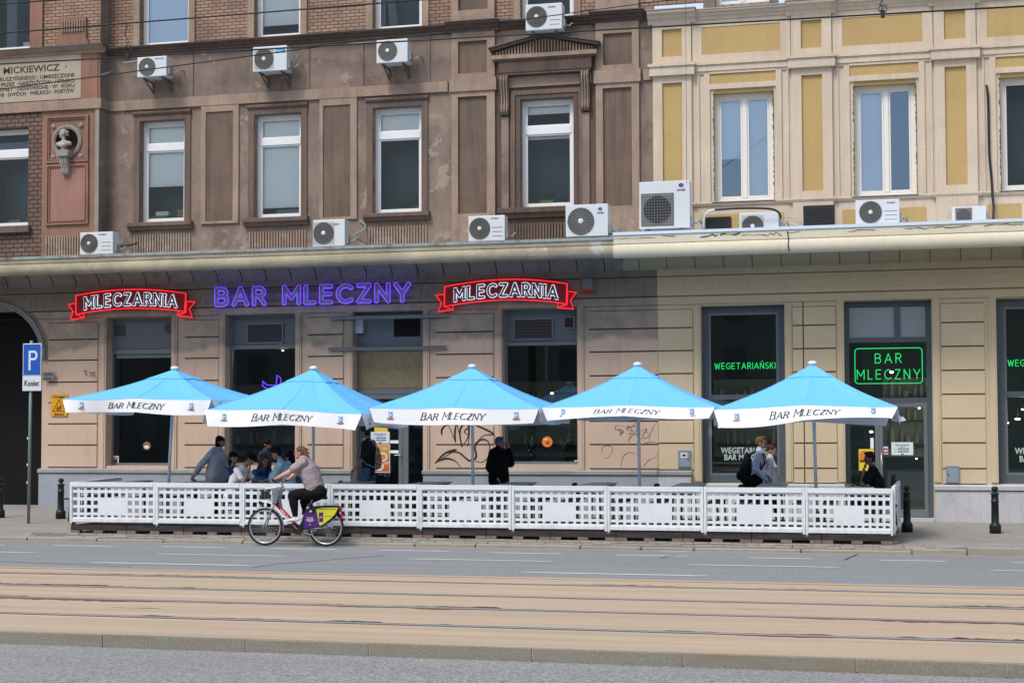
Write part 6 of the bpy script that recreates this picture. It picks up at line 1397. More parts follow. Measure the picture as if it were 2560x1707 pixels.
# ------------------------------------------------------------ parasols
def fab(name, a, tr=.25):
    m = bpy.data.materials.new(name); m.use_nodes = True; t = m.node_tree; b = t.nodes['Principled BSDF']; b.inputs['Base Color'].default_value = (*a, 1); b.inputs['Roughness'].default_value = .8; b.inputs['Specular IOR Level'].default_value = .15
    tl = t.nodes.new('ShaderNodeBsdfTranslucent'); tl.inputs[0].default_value = (*a, 1); mx = t.nodes.new('ShaderNodeMixShader'); mx.inputs[0].default_value = tr; o = t.nodes['Material Output']
    n = t.nodes.new('ShaderNodeTexNoise'); n.inputs['Scale'].default_value = 5; n.inputs['Detail'].default_value = 3; g = t.nodes.new('ShaderNodeNewGeometry'); t.links.new(g.outputs['Position'], n.inputs[0]); bp_ = t.nodes.new('ShaderNodeBump'); bp_.inputs['Strength'].default_value = .25; bp_.inputs['Distance'].default_value = .03; t.links.new(n.outputs[0], bp_.inputs['Height']); t.links.new(bp_.outputs[0], b.inputs['Normal'])
    t.links.new(b.outputs[0], mx.inputs[1]); t.links.new(tl.outputs[0], mx.inputs[2]); t.links.new(mx.outputs[0], o.inputs[0]); return m
M['seam_b'] = fab('pale_blue_seam', (.24, .62, .97), .1); M['sky_fab'] = fab('sky_blue_canvas', (.165, .545, .97), .12); M['white_fab'] = fab('white_valance_canvas', (.90, .92, .96), .12); M['ppole'] = mat('pale_blue_grey_pole', (.72, .80, .86), .4); M['print'] = mat('black_canvas_print', (.035, .035, .05), .8)
M['cow'] = mat('emblem_blue', (.22, .48, .70), .7); M['ribb'] = mat('emblem_red', (.42, .05, .08), .7)
SER = {'B': [(0,0),(0,1)], 'A': [(0,0),(.8,0)], 'R': [(0,0),(.62,0),(0,1)], 'M': [(0,0),(.86,0),(0,1),(.86,1)], 'L': [(0,0),(0,1)], 'E': [(0,0),(0,1)], 'C': [], 'Z': [], 'N': [(0,0),(0,1),(.68,1)], 'Y': [(.38,0),(0,1),(.76,1)]}
def parasol(lb, ax, FLz, FRz, MZ, apz, tilt=(0, 0), sd=1, wave=None, xl=None, xr=None, hem=.275):
    Yc = 26.40; hw = 1.52; r = random.Random(sd); t = thing('parasol', lb, 'parasol', (ax, Yc, .275), 'sky blue parasols over the terrace')
    xl = ax-hw if xl is None else xl; xr = ax+hw if xr is None else xr; Yf, Yb = Yc-hw, Yc+hw
    C = [Vector((xl, Yf, FLz)), Vector((xr, Yf, FRz)), Vector((xr, Yb, FRz+.02)), Vector((xl, Yb, FLz+.02))]; ap = Vector((ax, Yc, apz-.05))
    mids = [Vector(((xl+xr)/2, Yf, MZ)), Vector((xr, Yc, FRz+.03)), Vector(((xl+xr)/2, Yb, MZ)), Vector((xl, Yc, FLz+.03))]
    rim = []
    for i in range(4):
        a, m, b = C[i], mids[i], C[(i+1) % 4]; n = 12
        for k in range(n):
            u = k/n; p = a.lerp(b, u); p.z += (m.z-(a.z+b.z)/2)*(1-abs(2*u-1)**1.4) - .018*math.sin(math.pi*((2*u) % 1)); rim.append(p)
    N = len(rim); cv = MB(); rows = 10; vs = []; ph0 = r.uniform(0, 6)
    def surf(u, p): q = ap.lerp(p, u); q.z -= .06*math.sin(math.pi*u)*(1 if u < 1 else 0); q.z += (.007*math.sin(9*p.x+3*p.y+ph0)+.005*math.sin(17*p.y-6*p.x+ph0*2))*math.sin(math.pi*min(1, u)); return q
    for j in range(rows+1):
        u = .12+.88*j/rows
        for p in rim: vs.append(surf(u, p))
    cv.add(vs, [(j*N+i, (j+1)*N+i, (j+1)*N+(i+1) % N, j*N+(i+1) % N) for j in range(rows) for i in range(N)]).build('canopy', M['sky_fab'], t, False)
    for k in range(8): pr = rim[k*6]; MB().tube([surf(.13+.87*j/9, pr)+Vector((0, 0, .003)) for j in range(10)], .007, 5).build('seam', M['seam_b'], t)
    vv = MB(); vs = []
    for j in range(4):
        u = .0001+.26*j/3
        for p in rim: q = surf(u, p); q.z += .016+.004*(j == 3); vs.append(q)
    vv.add(vs, [(j*N+i, (j+1)*N+i, (j+1)*N+(i+1) % N, j*N+(i+1) % N) for j in range(3) for i in range(N)])
    vl = len(vv.v); low = [Vector(v)-Vector((0, 0, .014)) for v in vs[-N:]]; vv.add([*vs[-N:], *low], [(i, N+i, N+(i+1) % N, (i+1) % N) for i in range(N)]); vv.build('vent_flap', M['sky_fab'], t)
    MB().ell((ax, Yc, apz-.02), (.085, .085, .045)).build('cap', M['white'], t, True)
    # valance: wavy strip hanging from the rim
    nrm = [Vector((0, -1, 0)), Vector((1, 0, 0)), Vector((0, 1, 0)), Vector((-1, 0, 0))]; ph = [r.uniform(0, 6) for _ in range(8)]
    def val(i, u, v):                  # side i, u along, v 0 top .. 1 bottom
        a, m, b = C[i], mids[i], C[(i+1) % 4]; k = u*12; i0 = int(k) % 12; p = rim[(i*12+min(int(k), 11)) % N].lerp(rim[(i*12+min(int(k), 11)+1) % N], k-min(int(k), 11))
        w_ = (wave or {}).get(i, (0, 0, 0)); e = min(u, 1-u)
        off = v*(.035*math.sin(u*7+ph[i])+.02*math.sin(u*17+ph[i+4])+.05*max(0, .12-e)/.12) + w_[0]*v*math.sin(math.pi*u)
        z = p.z-hem*v*(1+.10*math.sin(u*5+ph[i+2]))-v*w_[1]*math.sin(math.pi*2*u)+v*w_[2]*u
        tang = (b-a).normalized(); ins = v*.10*max(0, .06-u)/.06-v*.10*max(0, u-.94)/.06
        return p+nrm[i]*(off-.004*(1-v))+tang*ins+Vector((0, 0, z-p.z))
    vb = MB(); nu, nv = 48, 5
    for i in range(4):
        vs = [val(i, a/nu, b/nv) for a in range(nu+1) for b in range(nv+1)]; vb.add(vs, [(a*(nv+1)+b, a*(nv+1)+b+1, (a+1)*(nv+1)+b+1, (a+1)*(nv+1)+b) for a in range(nu) for b in range(nv)])
    V = vb.build('valance', M['white_fab'], t, True)
    # lettering and emblems follow the cloth on the front and right sides
    for i, do in ((0, True), (1, True), (3, False), (2, True)):
        tm = MB(); out = nrm[i]*.008
        def fn(u, v, i=i): return val(i, .318+.37*u+.03*(v-.5)*.4, .68-.42*v)+out
        lay, tot = layout('BAR MLECZNY', .24)
        for ch, x, w_, st in lay:
            sc = 1. if ch in 'BM' else .86
            for pl in st:
                for a_, b_ in zip(pl[:-1], pl[1:]):
                    dz = abs(b_[1]-a_[1]); dx = abs(b_[0]-a_[0]); sg = (b_[0]-a_[0])*(b_[1]-a_[1]); th = (.006 if ch == 'N' or (ch == 'M' and a_[0] < .1) else .009) if dx < .03 else (.005 if dz < .4*dx else (((.0075 if ch == 'M' else .0105) if sg < 0 or ch in 'ZBCR' else .005)))
                    tm.tube([fn((x+a_[0])/tot, a_[1]*sc), fn((x+b_[0])/tot, b_[1]*sc)], th, 5, flat=(0 if i in (1, 3) else 1, .2))
            for (a_, b_) in SER.get(ch, []): tm.tube([fn((x+a_-.14)/tot, b_*sc), fn((x+a_+.14)/tot, b_*sc)], .005, 4, flat=(0 if i in (1, 3) else 1, .2))
        tm.build('printed_words', M['print'], V)
        for uc in (.13, .87):
            c = val(i, uc, .45)+nrm[i]*.013; tx = (C[(i+1) % 4]-C[i]).normalized(); E_ = MB(); R_ = MB()
            for du, dv, a_, b_ in ((0, .0, .042, .042), (0, .045, .02, .022), (-.028, .058, .012, .018), (.028, .058, .012, .018)):
                q = c+tx*du+Vector((0, 0, dv)); rr = (a_ if i in (0, 2) else .008, .008 if i in (0, 2) else a_, b_); E_.ell(q, rr, 10, 6)
            e_ = E_.build('emblem', M['cow'], V, True); q = c-Vector((0, 0, .005))+nrm[i]*.009; MB().ell(q, (.014 if i in (0, 2) else .003, .003 if i in (0, 2) else .014, .016)).build('emblem_centre', M['white_fab'], e_)
            R_.tube([c+tx*u_+Vector((0, 0, -.055-.008*math.cos(u_*25)))+nrm[i]*.002 for u_ in (-.065, -.04, 0, .04, .065)], .011, 5, flat=(1 if i in (0, 2) else 0, .3)); R_.build('emblem_ribbon', M['ribb'], e_)
    # frame
    px0 = ax+tilt[0]; MB().tube([(px0, Yc+.0, .275), (ax+tilt[1], Yc, apz-.02)], .03, 12).build('pole', M['ppole'], t, True)
    for k in range(8):
        e = (C+mids)[k]; h_ = Vector((ax, Yc, apz-.20)); e2 = ap.lerp(e, .97)-Vector((0, 0, .13)); rb = MB().bar(h_, e2, .018, .028).build('rib', M['ppole'], t)
        MB().bar((ax, Yc, apz-.62), h_.lerp(e2, .45), .014, .02).build('strut', M['ppole'], rb)
    MB().lathe([(.05, -.03), (.05, .03)], (ax, Yc, apz-.62), 'z', 12).build('hub', M['ppole'], t)
    MB().lathe([(.30, 0), (.30, .05), (.06, .07), (.045, .30)], (px0, Yc, .276), 'z', 20).build('base', M['pole'], t, True)
    return t
apx = [PY(x, y, 26.4) for x, y in ((437, 918), (784, 917.5), (1180.6, 913), (1594, 908), (2031, 905))]
fe = [(PY(a[0], a[1], 24.9), PY(b[0], b[1], 24.9)) for a, b in (((162.5,998),(527,998)), ((517.7,1023),(902.7,1035)), ((928.6,1019.6),(1345,1021)), ((1360,1018),(1785,1017)), ((1790,1023.7),(2236.7,1017.5)))]
pn = ['sky blue parasol at the far left, before the first shop window', 'second blue parasol from the left, over the group of seated people behind the cyclist', 'middle blue parasol, in front of the black graffiti tag', 'fourth blue parasol, its lettering tilted, over the peeling wall', 'rightmost blue parasol, beside the green framed neon']
tl = [(-.16, 0), (0, 0), (.01, 0), (.03, 0), (.05, 0)]
hm = [.27, .29, .275, .22, .30]; wv = [None, {0: (.05, .0, -.02), 1: (.04, -.07, .10)}, {0: (.03, .0, -.01), 1: (.08, .03, 0)}, {0: (.22, -.03, .03)}, {0: (.14, .02, .09), 1: (.15, .0, .10)}]
mz = [.02, .05, .01, .03, .06]
for i in range(5):
    (xl, zl_), (xr, zr_) = fe[i]; parasol(pn[i], apx[i][0], zl_, zr_, (zl_+zr_)/2+mz[i], apx[i][1], tl[i], 3+i, wv[i], xl-.04, xr+(.02 if i < 4 else .05), hm[i])
# ------------------------------------------------------------ people
def skinm(name, a):
    k = NT(name, .55, .35); k.b.inputs['Subsurface Weight'].default_value = .08; k.b.inputs['Subsurface Radius'].default_value = (.02, .008, .004)
    return k.out(k.mix(k.ramp(k.noise(scale=14), .4, .7), a, tuple(x*.85 for x in a)))
def cloth(name, a, b=None, sc=9):
    k = NT(name, .88, .12); b = b or tuple(x*.75 for x in a); k.bump(k.noise((1, 1, .55), sc, 3), .9, .055); return k.out(k.mix(k.ramp(k.noise(scale=sc*.8, det=4), .35, .7), a, b))
M['skin'] = skinm('fair_skin', (.50, .27, .20)); M['skin2'] = skinm('tanned_skin', (.33, .17, .12)); M['skin3'] = skinm('brown_skin', (.16, .085, .06)); M['skinp'] = skinm('pink_fair_skin', (.58, .31, .25))
M['hblack'] = cloth('black_hair', (.012, .011, .011), (.03, .027, .027), 30); M['hbrown'] = cloth('brown_hair', (.05, .03, .02), (.09, .05, .03), 30); M['hgrey'] = cloth('grey_hair', (.16, .20, .23), (.10, .13, .15), 30)
M['hginger'] = cloth('ginger_hair', (.15, .085, .05), (.20, .12, .075), 30); M['hsandy'] = cloth('sandy_brown_hair', (.14, .075, .045), (.2, .11, .06), 30); M['hcurly'] = cloth('dark_blond_curly_hair', (.09, .06, .035), (.17, .115, .07), 22)
for n_, c_ in dict(c_grey=(.60, .61, .65), c_white=(.90, .91, .95), c_denim=(.05, .13, .25), c_lblue=(.52, .70, .82), c_navy=(.05, .055, .085), c_black=(.009, .009, .011), c_dkgrey=(.035, .037, .045), c_jeans=(.11, .17, .28), c_mauve=(.37, .30, .32), c_oxford=(.58, .68, .84), c_pale=(.55, .56, .66), c_check=(.16, .19, .24), c_bagnavy=(.015, .018, .03)).items(): M[n_] = cloth(n_[2:]+'_cloth', c_)
M['eye'] = mat('dark_eye', (.02, .015, .012), .3); M['lip'] = mat('lip', (.30, .10, .09), .5); M['shoe'] = mat('white_trainer', (.62, .66, .72), .6)
def chain(mb, pts, rad_, lat, seg=14):
    pts = [Vector(p) for p in pts]; lat = Vector(lat).normalized(); R = [(r if isinstance(r, tuple) else (r, r)) for r in rad_]
    d0 = (pts[0]-pts[1]).normalized(); d1 = (pts[-1]-pts[-2]).normalized(); P_, Q = [], []
    for a in (80, 55, 28): s_ = math.cos(rad(a)); P_.append(pts[0]+d0*min(R[0])*math.sin(rad(a))); Q.append((R[0][0]*s_, R[0][1]*s_))
    P_ += pts; Q += R
    for a in (28, 55, 80): s_ = math.cos(rad(a)); P_.append(pts[-1]+d1*min(R[-1])*math.sin(rad(a))); Q.append((R[-1][0]*s_, R[-1][1]*s_))
    vs = []; n = len(P_)
    for i, p in enumerate(P_):
        k = min(max(i-3, 0), len(pts)-1); d = (pts[min(k+1, len(pts)-1)]-pts[max(k-1, 0)]).normalized(); a = lat-d*lat.dot(d)
        if a.length < .1: a = d.orthogonal()
        a.normalize(); b = d.cross(a)
        for j in range(seg): t = 2*math.pi*j/seg; vs.append(p+a*math.cos(t)*Q[i][0]+b*math.sin(t)*Q[i][1])
    fs = [(i*seg+j, i*seg+(j+1) % seg, (i+1)*seg+(j+1) % seg, (i+1)*seg+j) for i in range(n-1) for j in range(seg)]+[tuple(range(seg-1, -1, -1)), tuple((n-1)*seg+j for j in range(seg))]
    return mb.add(vs, fs)
def voxel(mb, name, m, parent, vs=.01, it=4):
    me = bpy.data.meshes.new('v'); me.from_pydata([tuple(v) for v in mb.v], [], mb.f); o = bpy.data.objects.new('v', me); COL.objects.link(o)
    r_ = o.modifiers.new('r', 'REMESH'); r_.mode = 'VOXEL'; r_.voxel_size = vs; s_ = o.modifiers.new('s', 'SMOOTH'); s_.factor = .5; s_.iterations = it
    bpy.context.view_layer.update(); m2 = bpy.data.meshes.new_from_object(o.evaluated_get(bpy.context.evaluated_depsgraph_get())); bpy.data.objects.remove(o)
    off = worldpos(parent) if parent else Vector()
    m2.transform(Matrix.Translation(-off)); m2.materials.clear(); m2.materials.append(m)
    for p in m2.polygons: p.use_smooth = True
    ob = bpy.data.objects.new(name, m2); COL.objects.link(ob); ob.parent = parent; return ob
def frame3(fd, up=Vector((0, 0, 1))):
    fd = fd.normalized(); l = up.cross(fd).normalized(); u = fd.cross(l); return Matrix((fd, l, u)).transposed(), l, u
def hand(mb, w, d, n, curl=.35, s=1.0):
    """wrist, pointing direction, palm normal (the way fingers bend); thumb leaves the side of the palm"""
    d = d.normalized(); n = (n-d*n.dot(d)).normalized(); l = d.cross(n)
    chain(mb, [w-d*.01, w+d*.035*s, w+d*.085*s], [(.026*s, .017*s), (.037*s, .016*s), (.040*s, .013*s)], l, 10)
    for k, (o, L) in enumerate(((-.031, .072), (-.0105, .080), (.0105, .074), (.031, .058))):
        p = w+d*.082*s+l*o*s; a1 = curl*.9; a2 = curl*1.9; d1 = d*math.cos(a1)+n*math.sin(a1); d2 = d*math.cos(a2)+n*math.sin(a2)
        q = p+d1*L*.55*s; chain(mb, [p-d*.012, q, q+d2*L*.45*s], [.0094*s, .0088*s, .0072*s], l, 8)
    t0 = w+d*.022*s-l*.028*s; td = (d*.62-l*.62+n*.35).normalized(); t1 = t0+td*.04*s; chain(mb, [t0, t1, t1+(d*.9-l*.1+n*.3).normalized()*.032*s], [.0135*s, .0105*s, .0085*s], l, 8)
HAIR = {}
def person(lb, base, J, o):
    """J: world joints: pel, chest, neck, head, hd (face direction), lat (body left), sho/elb/wri/hip/kne/ank as (left, right)"""
    t = thing('person', lb, 'person', tuple(base), o.get('group')); g = o.get('g', 1.0); lat = J['lat']; H = J['head']; hd = J['hd'].normalized(); Rm, hl, hu = frame3(hd); sk = M[o['skin']]; hs_ = o.get('hs', 1.)
    b = MB()
    b.ell(H+hu*.02-hd*.008, (.094*hs_, .074*hs_, .098*hs_), 18, 12, Rm); b.ell(H+hd*.032-hu*.055, (.056, .052, .052), 14, 8, Rm); b.ell(H+hd*.045-hu*.02, (.045, .055, .05), 12, 8, Rm)
    b.ell(H+hd*.094-hu*.022, (.02, .012, .016), 8, 6, Rm); b.ell(H+hd*.084+hu*.0, (.014, .01, .02), 8, 6, Rm); b.ell(H+hd*.074-hu*.088, (.02, .02, .015), 8, 6, Rm)
    b.ell(H+hd*.078+hu*.026, (.014, .042, .01), 8, 6, Rm); b.ell(H+hd*.083-hu*.058, (.010, .022, .009), 8, 6, Rm)
    for s in (-1, 1): b.ell(H+hl*s*.076-hu*.012-hd*.008, (.018, .009, .03), 8, 6, Rm)
    chain(b, [J['neck']-(H-J['neck'])*.25, J['neck'], H-hu*.045-hd*.015], [(.062*g, .058*g), .052, .047], lat)
    tr = [J['pel'], J['pel'].lerp(J['chest'], .5), J['chest'], J['neck']-(J['neck']-J['chest']).normalized()*.05]
    gf = o.get('belly', 1.0); TR = [(.155*g, .105*g), (.138*g*gf, .10*g*gf), (.16*g, .112*g), (.105*g, .062*g)]
    chain(b, tr, TR, lat)
    for i in (0, 1):
        S_, E_, W_ = J['sho'][i], J['elb'][i], J['wri'][i]; ga = o.get('ga', g)
        chain(b, [S_, S_.lerp(E_, .5), E_], [.047*ga, .044*ga, .036*ga], lat, 12); chain(b, [E_, E_.lerp(W_, .35), W_], [.036*ga, .037*ga, .025], lat, 12)
        fd_ = J['hdir'][i] if 'hdir' in J and J['hdir'][i] is not None else (W_-E_); pn_ = J['pal'][i] if 'pal' in J and J['pal'][i] is not None else Vector((0, 0, -1)) if abs((W_-E_).normalized().z) < .8 else (-lat if i == 0 else lat)
        hand(b, W_, fd_, pn_, o.get('curl', (.35, .35))[i])
        Hp, K_, A_ = J['hip'][i], J['kne'][i], J['ank'][i]
        chain(b, [Hp, Hp.lerp(K_, .5), K_], [.082*g, .07*g, .053*g], lat, 12); chain(b, [K_, K_.lerp(A_, .3), A_], [.052*g, .055*g, .036], lat, 12)
    body = voxel(b, 'body', sk, t, .0075, 3)
    e = MB()
    for s in (-1, 1): e.ell(H+hd*.083+hl*s*.031+hu*.006, (.008, .013, .008), 8, 6, Rm)
    e.build('eyes', M['eye'], body, True); MB().ell(H+hd*.0925-hu*.058, (.006, .021, .006), 8, 6, Rm).build('mouth', M['lip'], body, True)
    # shirt
    if o.get('top'):
        s_ = MB(); inf = .016; hem = o.get('hem', .10); dn = (J['pel']-J['chest']).normalized(); pts = [J['pel']+dn*hem*.6, J['pel'], J['pel'].lerp(J['chest'], .5), J['chest'], J['neck']-(J['neck']-J['chest']).normalized()*.035]
        TRs = [(TR[0][0]*1.02, TR[0][1]*1.04), TR[0], TR[1], TR[2], TR[3]]; TRs = [(a+inf+o.get('loose', 0)*(k < 4), c+inf+o.get('loose', 0)*(k < 4)) for k, (a, c) in enumerate(TRs)]; chain(s_, pts, TRs, lat, 18)
        if o.get('bust'):
            f_ = lat.cross(Vector((0, 0, 1)));
            for s in (-1, 1): s_.ell(J['chest']-Vector((0, 0, .02))+f_*.085*g+lat*s*.07, (.07*g, .075*g, .075*g), 12, 8)
        ln = o.get('sleeve', 'short'); sr = o.get('sr', .018)
        for i in (0, 1):
            S_, E_, W_ = J['sho'][i], J['elb'][i], J['wri'][i]; ga = o.get('ga', g); neckp = J['neck']-Vector((0, 0, .045)); chain(s_, [neckp, S_], [.06*g, .055*g+sr*.6], lat, 12)
            if ln == 'short': chain(s_, [S_, S_.lerp(E_, .62)], [.049*ga+sr, .046*ga+sr*1.2], lat, 14)
            elif ln == 'elbow': chain(s_, [S_, S_.lerp(E_, .9)], [.050*ga+sr, .046*ga+sr*1.2], lat, 14)
            else: chain(s_, [S_, S_.lerp(E_, .5), E_], [.050*ga+sr, .047*ga+sr, .041*ga+sr], lat, 14); chain(s_, [E_, E_.lerp(W_, .4), E_.lerp(W_, .93)], [.041*ga+sr, .039*ga+sr, .030+sr*.6], lat, 14)
        if o.get('collar'): chain(s_, [J['neck']-Vector((0, 0, .04)), J['neck']+(H-J['neck'])*.18], [(.075*g, .07), (.064, .062)], lat)
        if o.get('hood'): back = -lat.cross(Vector((0, 0, 1))); s_.ell(J['neck']+back*.07-Vector((0, 0, .02)), (.085, .11, .07), 14, 9, frame3(lat.cross(Vector((0, 0, 1))))[0]); chain(s_, [J['neck']-Vector((0, 0, .05)), J['neck']+Vector((0, 0, .01))], [(.10, .09), (.09, .085)], lat)
        voxel(s_, o.get('topname', 'shirt'), M[o['top']], t, .0105, 4)
    if o.get('legs'):
        p_ = MB(); lr = o.get('lr', .014); dn = (J['chest']-J['pel']).normalized(); chain(p_, [J['pel']-dn*.05, J['pel']+dn*.07], [(.158*g+.008, .108*g+.008), (.148*g+.008, .102*g+.008)], lat, 18)
        for i in (0, 1):
            Hp, K_, A_ = J['hip'][i], J['kne'][i], J['ank'][i]; chain(p_, [Hp, Hp.lerp(K_, .5), K_], [.088*g+lr, .074*g+lr, .057*g+lr], lat, 14); chain(p_, [K_, K_.lerp(A_, .4), K_.lerp(A_, .96)], [.057*g+lr, .054*g+lr, .038+lr*1.3], lat, 14)
        voxel(p_, 'trousers', M[o['legs']], t, .0115, 4)
    for i in (0, 1):
        A_ = J['ank'][i]; fd_ = J['toe'][i] if 'toe' in J else lat.cross(Vector((0, 0, 1))); q = MB(); chain(q, [A_-fd_*.05-Vector((0, 0, .045)), A_+fd_*.06-Vector((0, 0, .05)), A_+fd_*.16-Vector((0, 0, .062))], [(.038, .035), (.043, .032), (.038, .02)], lat, 12); chain(q, [A_-Vector((0, 0, .05)), A_+Vector((0, 0, .01))], [.042, .04], lat); voxel(q, 'shoe', M[o.get('shoe', 'c_black')], t, .009, 2)
    # hair
    h = MB(); st = o.get('hair', 'short')
    if st: 
        h.ell(H+hu*.038-hd*.018, (.098, .083, .092), 16, 10, Rm)
        if st == 'short': h.ell(H-hd*.04-hu*.005, (.068, .078, .075), 14, 9, Rm); h.ell(H+hu*.105+hd*.02, (.07, .06, .025), 12, 8, Rm)
        if st == 'quiff': h.ell(H-hd*.045+hu*.0, (.062, .076, .07), 14, 9, Rm); h.ell(H+hu*.11+hd*.05, (.055, .05, .03), 12, 8, Rm)
        if st == 'bob': chain(h, [H+hu*.06-hd*.03, H-hd*.045-hu*.05, H-hd*.06-hu*.15], [(.085, .08), (.09, .07), (.085, .05)], hl); chain(h, [H+hu*.07+hd*.05, H+hu*.03+hd*.075], [(.06, .03), (.055, .018)], hl)
        if st == 'curly':
            r = random.Random(9)
            for k in range(46): a = r.uniform(0, 6.28); z_ = r.uniform(-.2, .1); rr = .085+.035*(.1-z_)/.3; q = H+hu*z_+hl*math.cos(a)*rr+hd*(-.035+math.sin(a)*rr*.85); (h.ell(q, (.03, .03, .035), 8, 6) if (q-H).dot(hd) < .05 or z_ > .06 else None)
            chain(h, [H+hu*.05-hd*.02, H-hd*.05-hu*.17], [(.09, .08), (.11, .07)], hl)
        if st == 'wind':
            w_ = o.get('wind', -hd); chain(h, [H+hu*.05-hd*.02, H-hd*.06-hu*.02+w_*.03, H+w_*.14-hu*.07], [(.082, .08), (.075, .06), (.03, .03)], hl)
            r = random.Random(2)
            for k in range(16): p0 = H-hd*.03+hu*r.uniform(-.05, .09)+hl*r.uniform(-.06, .06); p1 = p0+w_*r.uniform(.12, .2)+hu*r.uniform(-.09, .03); h.tube([p0, p0.lerp(p1, .5)+hu*.015, p1], [.02, .014, .004], 6)
        if st == 'updo': chain(h, [H+hu*.05-hd*.03, H-hd*.06+hu*.02], [(.08, .075), (.075, .06)], hl); h.ell(H-hd*.10+hu*.06, (.04, .045, .04), 10, 8, Rm)
        voxel(h, 'hair', M[o['haircol']], t, .009, 2)
    if o.get('cap'):
        c = MB(); c.ell(H+hu*.045-hd*.008, (.106, .090, .085), 18, 10, Rm); c2 = MB(); chain(c, [H+hd*.07+hu*.045+hl*.0, H+hd*.165+hu*.028], [(.07, .012), (.055, .008)], hl, 14); voxel(c, 'cap', M['c_black'], t, .008, 2)
    if o.get('glasses'):
        q = MB()
        for s in (-1, 1): c = H+hd*.094+hl*s*.033+hu*.004; q.tube([c+hl*.024*math.cos(a*.785)+hu*.018*math.sin(a*.785) for a in range(8)], .0028, 5, True); q.tube([H+hd*.092+hl*s*.058+hu*.01, H-hd*.0+hl*s*.08+hu*.008], .003, 5)
        q.build('glasses', M[o['glasses']], t)
    return t
def local(pos, th):
    f = Vector((math.cos(rad(th)), math.sin(rad(th)), 0)); l = Vector((-f.y, f.x, 0)); P = Vector(pos)
    return (lambda a, b, c: P+f*a+l*b+Vector((0, 0, c))), f, l
def stand(pos, th, h=1.72, sw=.19, lean=0., step=.0, g=1., look=0., tilt=0., shou=None):
    L, f, l = local(pos, th); k = h/1.74
    J = dict(lat=l, pel=L(0, 0, .95*k), chest=L(lean*.7, 0, 1.27*k), neck=L(lean, 0, 1.475*k), head=L(lean+.03, 0, 1.615*k)); a = rad(look)
    J['hd'] = f*math.cos(a)+l*math.sin(a)+Vector((0, 0, tilt)); J['sho'] = (L(lean-.01, sw*k, 1.405*k), L(lean-.01, -sw*k, 1.405*k)); J['elb'] = (L(lean-.04, (sw+.05)*k, 1.12*k), L(lean-.04, -(sw+.05)*k, 1.12*k)); J['wri'] = (L(lean+.02, (sw+.06)*k, .87*k), L(lean+.02, -(sw+.06)*k, .87*k))
    J['hip'] = (L(0, .09*k, .91*k), L(0, -.09*k, .91*k)); J['kne'] = (L(step*.5+.02, .1*k, .5*k), L(-step*.35+.02, -.1*k, .5*k)); J['ank'] = (L(step, .1*k, .085), L(-step*.9, -.1*k, .085+.06*(step > .1)))
    return J, L, f, l
def sit(pos, th, sh=.53, lean=.2, hu=1.22, hf=.3, tilt=0., look=0., sw=.19):
    L, f, l = local(pos, th); su = hu-.22; J = dict(lat=l, pel=L(0, 0, sh), chest=L(lean*.55, 0, sh+(su-sh)*.62), neck=L(lean+(hf-lean)*.4, 0, su+.05), head=L(hf, 0, hu)); a = rad(look)
    J['hd'] = f*math.cos(a)+l*math.sin(a)+Vector((0, 0, tilt)); J['sho'] = (L(lean, sw, su), L(lean, -sw, su)); J['hip'] = (L(.02, .09, sh-.02), L(.02, -.09, sh-.02)); J['kne'] = (L(.40, .12, sh-.02), L(.40, -.12, sh-.02)); J['ank'] = (L(.36, .12, .085), L(.36, -.12, .085))
    J['elb'] = (L(lean+.22, sw+.04, .80), L(lean+.22, -sw-.04, .80)); J['wri'] = (L(lean+.4, sw-.08, .83), L(lean+.4, -sw+.08, .83)); return J, L, f, l
DZ = .277
def at(px, py, Y): return PY(px, py, Y)[0]
# 1 woman in the grey hoodie
Y = 27.62; x = at(540, 1180, Y); J, L, f, l = stand((x, Y, DZ), 0, 1.68, lean=.03, tilt=.05); J['elb'] = (L(.02, .27, 1.10), L(-.22, -.27, 1.08)); J['wri'] = (L(.16, .24, .90), L(-.36, -.26, .88)); J['head'] = L(.10, 0, 1.56); J['neck'] = L(.05, 0, 1.42); J['chest'] = L(.06, 0, 1.24)
person('woman in a light grey hoodie with dark shoulder-length hair, leaning back on her hands', (x, Y, DZ), J, dict(skin='skin', hair='bob', haircol='hblack', top='c_grey', topname='hoodie', sleeve='long', hood=True, g=1.16, ga=1.1, sr=.026, legs='c_black', bust=True, hem=.12, loose=.065))
# 2 man in the white T-shirt, head in hand
Y = 25.75; x = TX[2]-.50-.06; J, L, f, l = sit((x, Y, DZ), 0, .56, .20, 1.25, .40, -.55, 0); J['elb'] = (L(.42, .22, .80), L(.36, -.24, .80)); J['wri'] = (L(.56, .05, .82), L(.44, -.12, 1.06)); J['hdir'] = (f, Vector((-.15, .1, 1))); J['pal'] = (Vector((0, 0, -1)), -f)
person('man in a white T-shirt and black cap, resting his face on his hand', (x, Y, DZ), J, dict(skin='skin2', hair='short', haircol='hblack', cap=True, top='c_white', g=1.04, legs='c_jeans', sr=.012, curl=(1.2, .8), group=None))
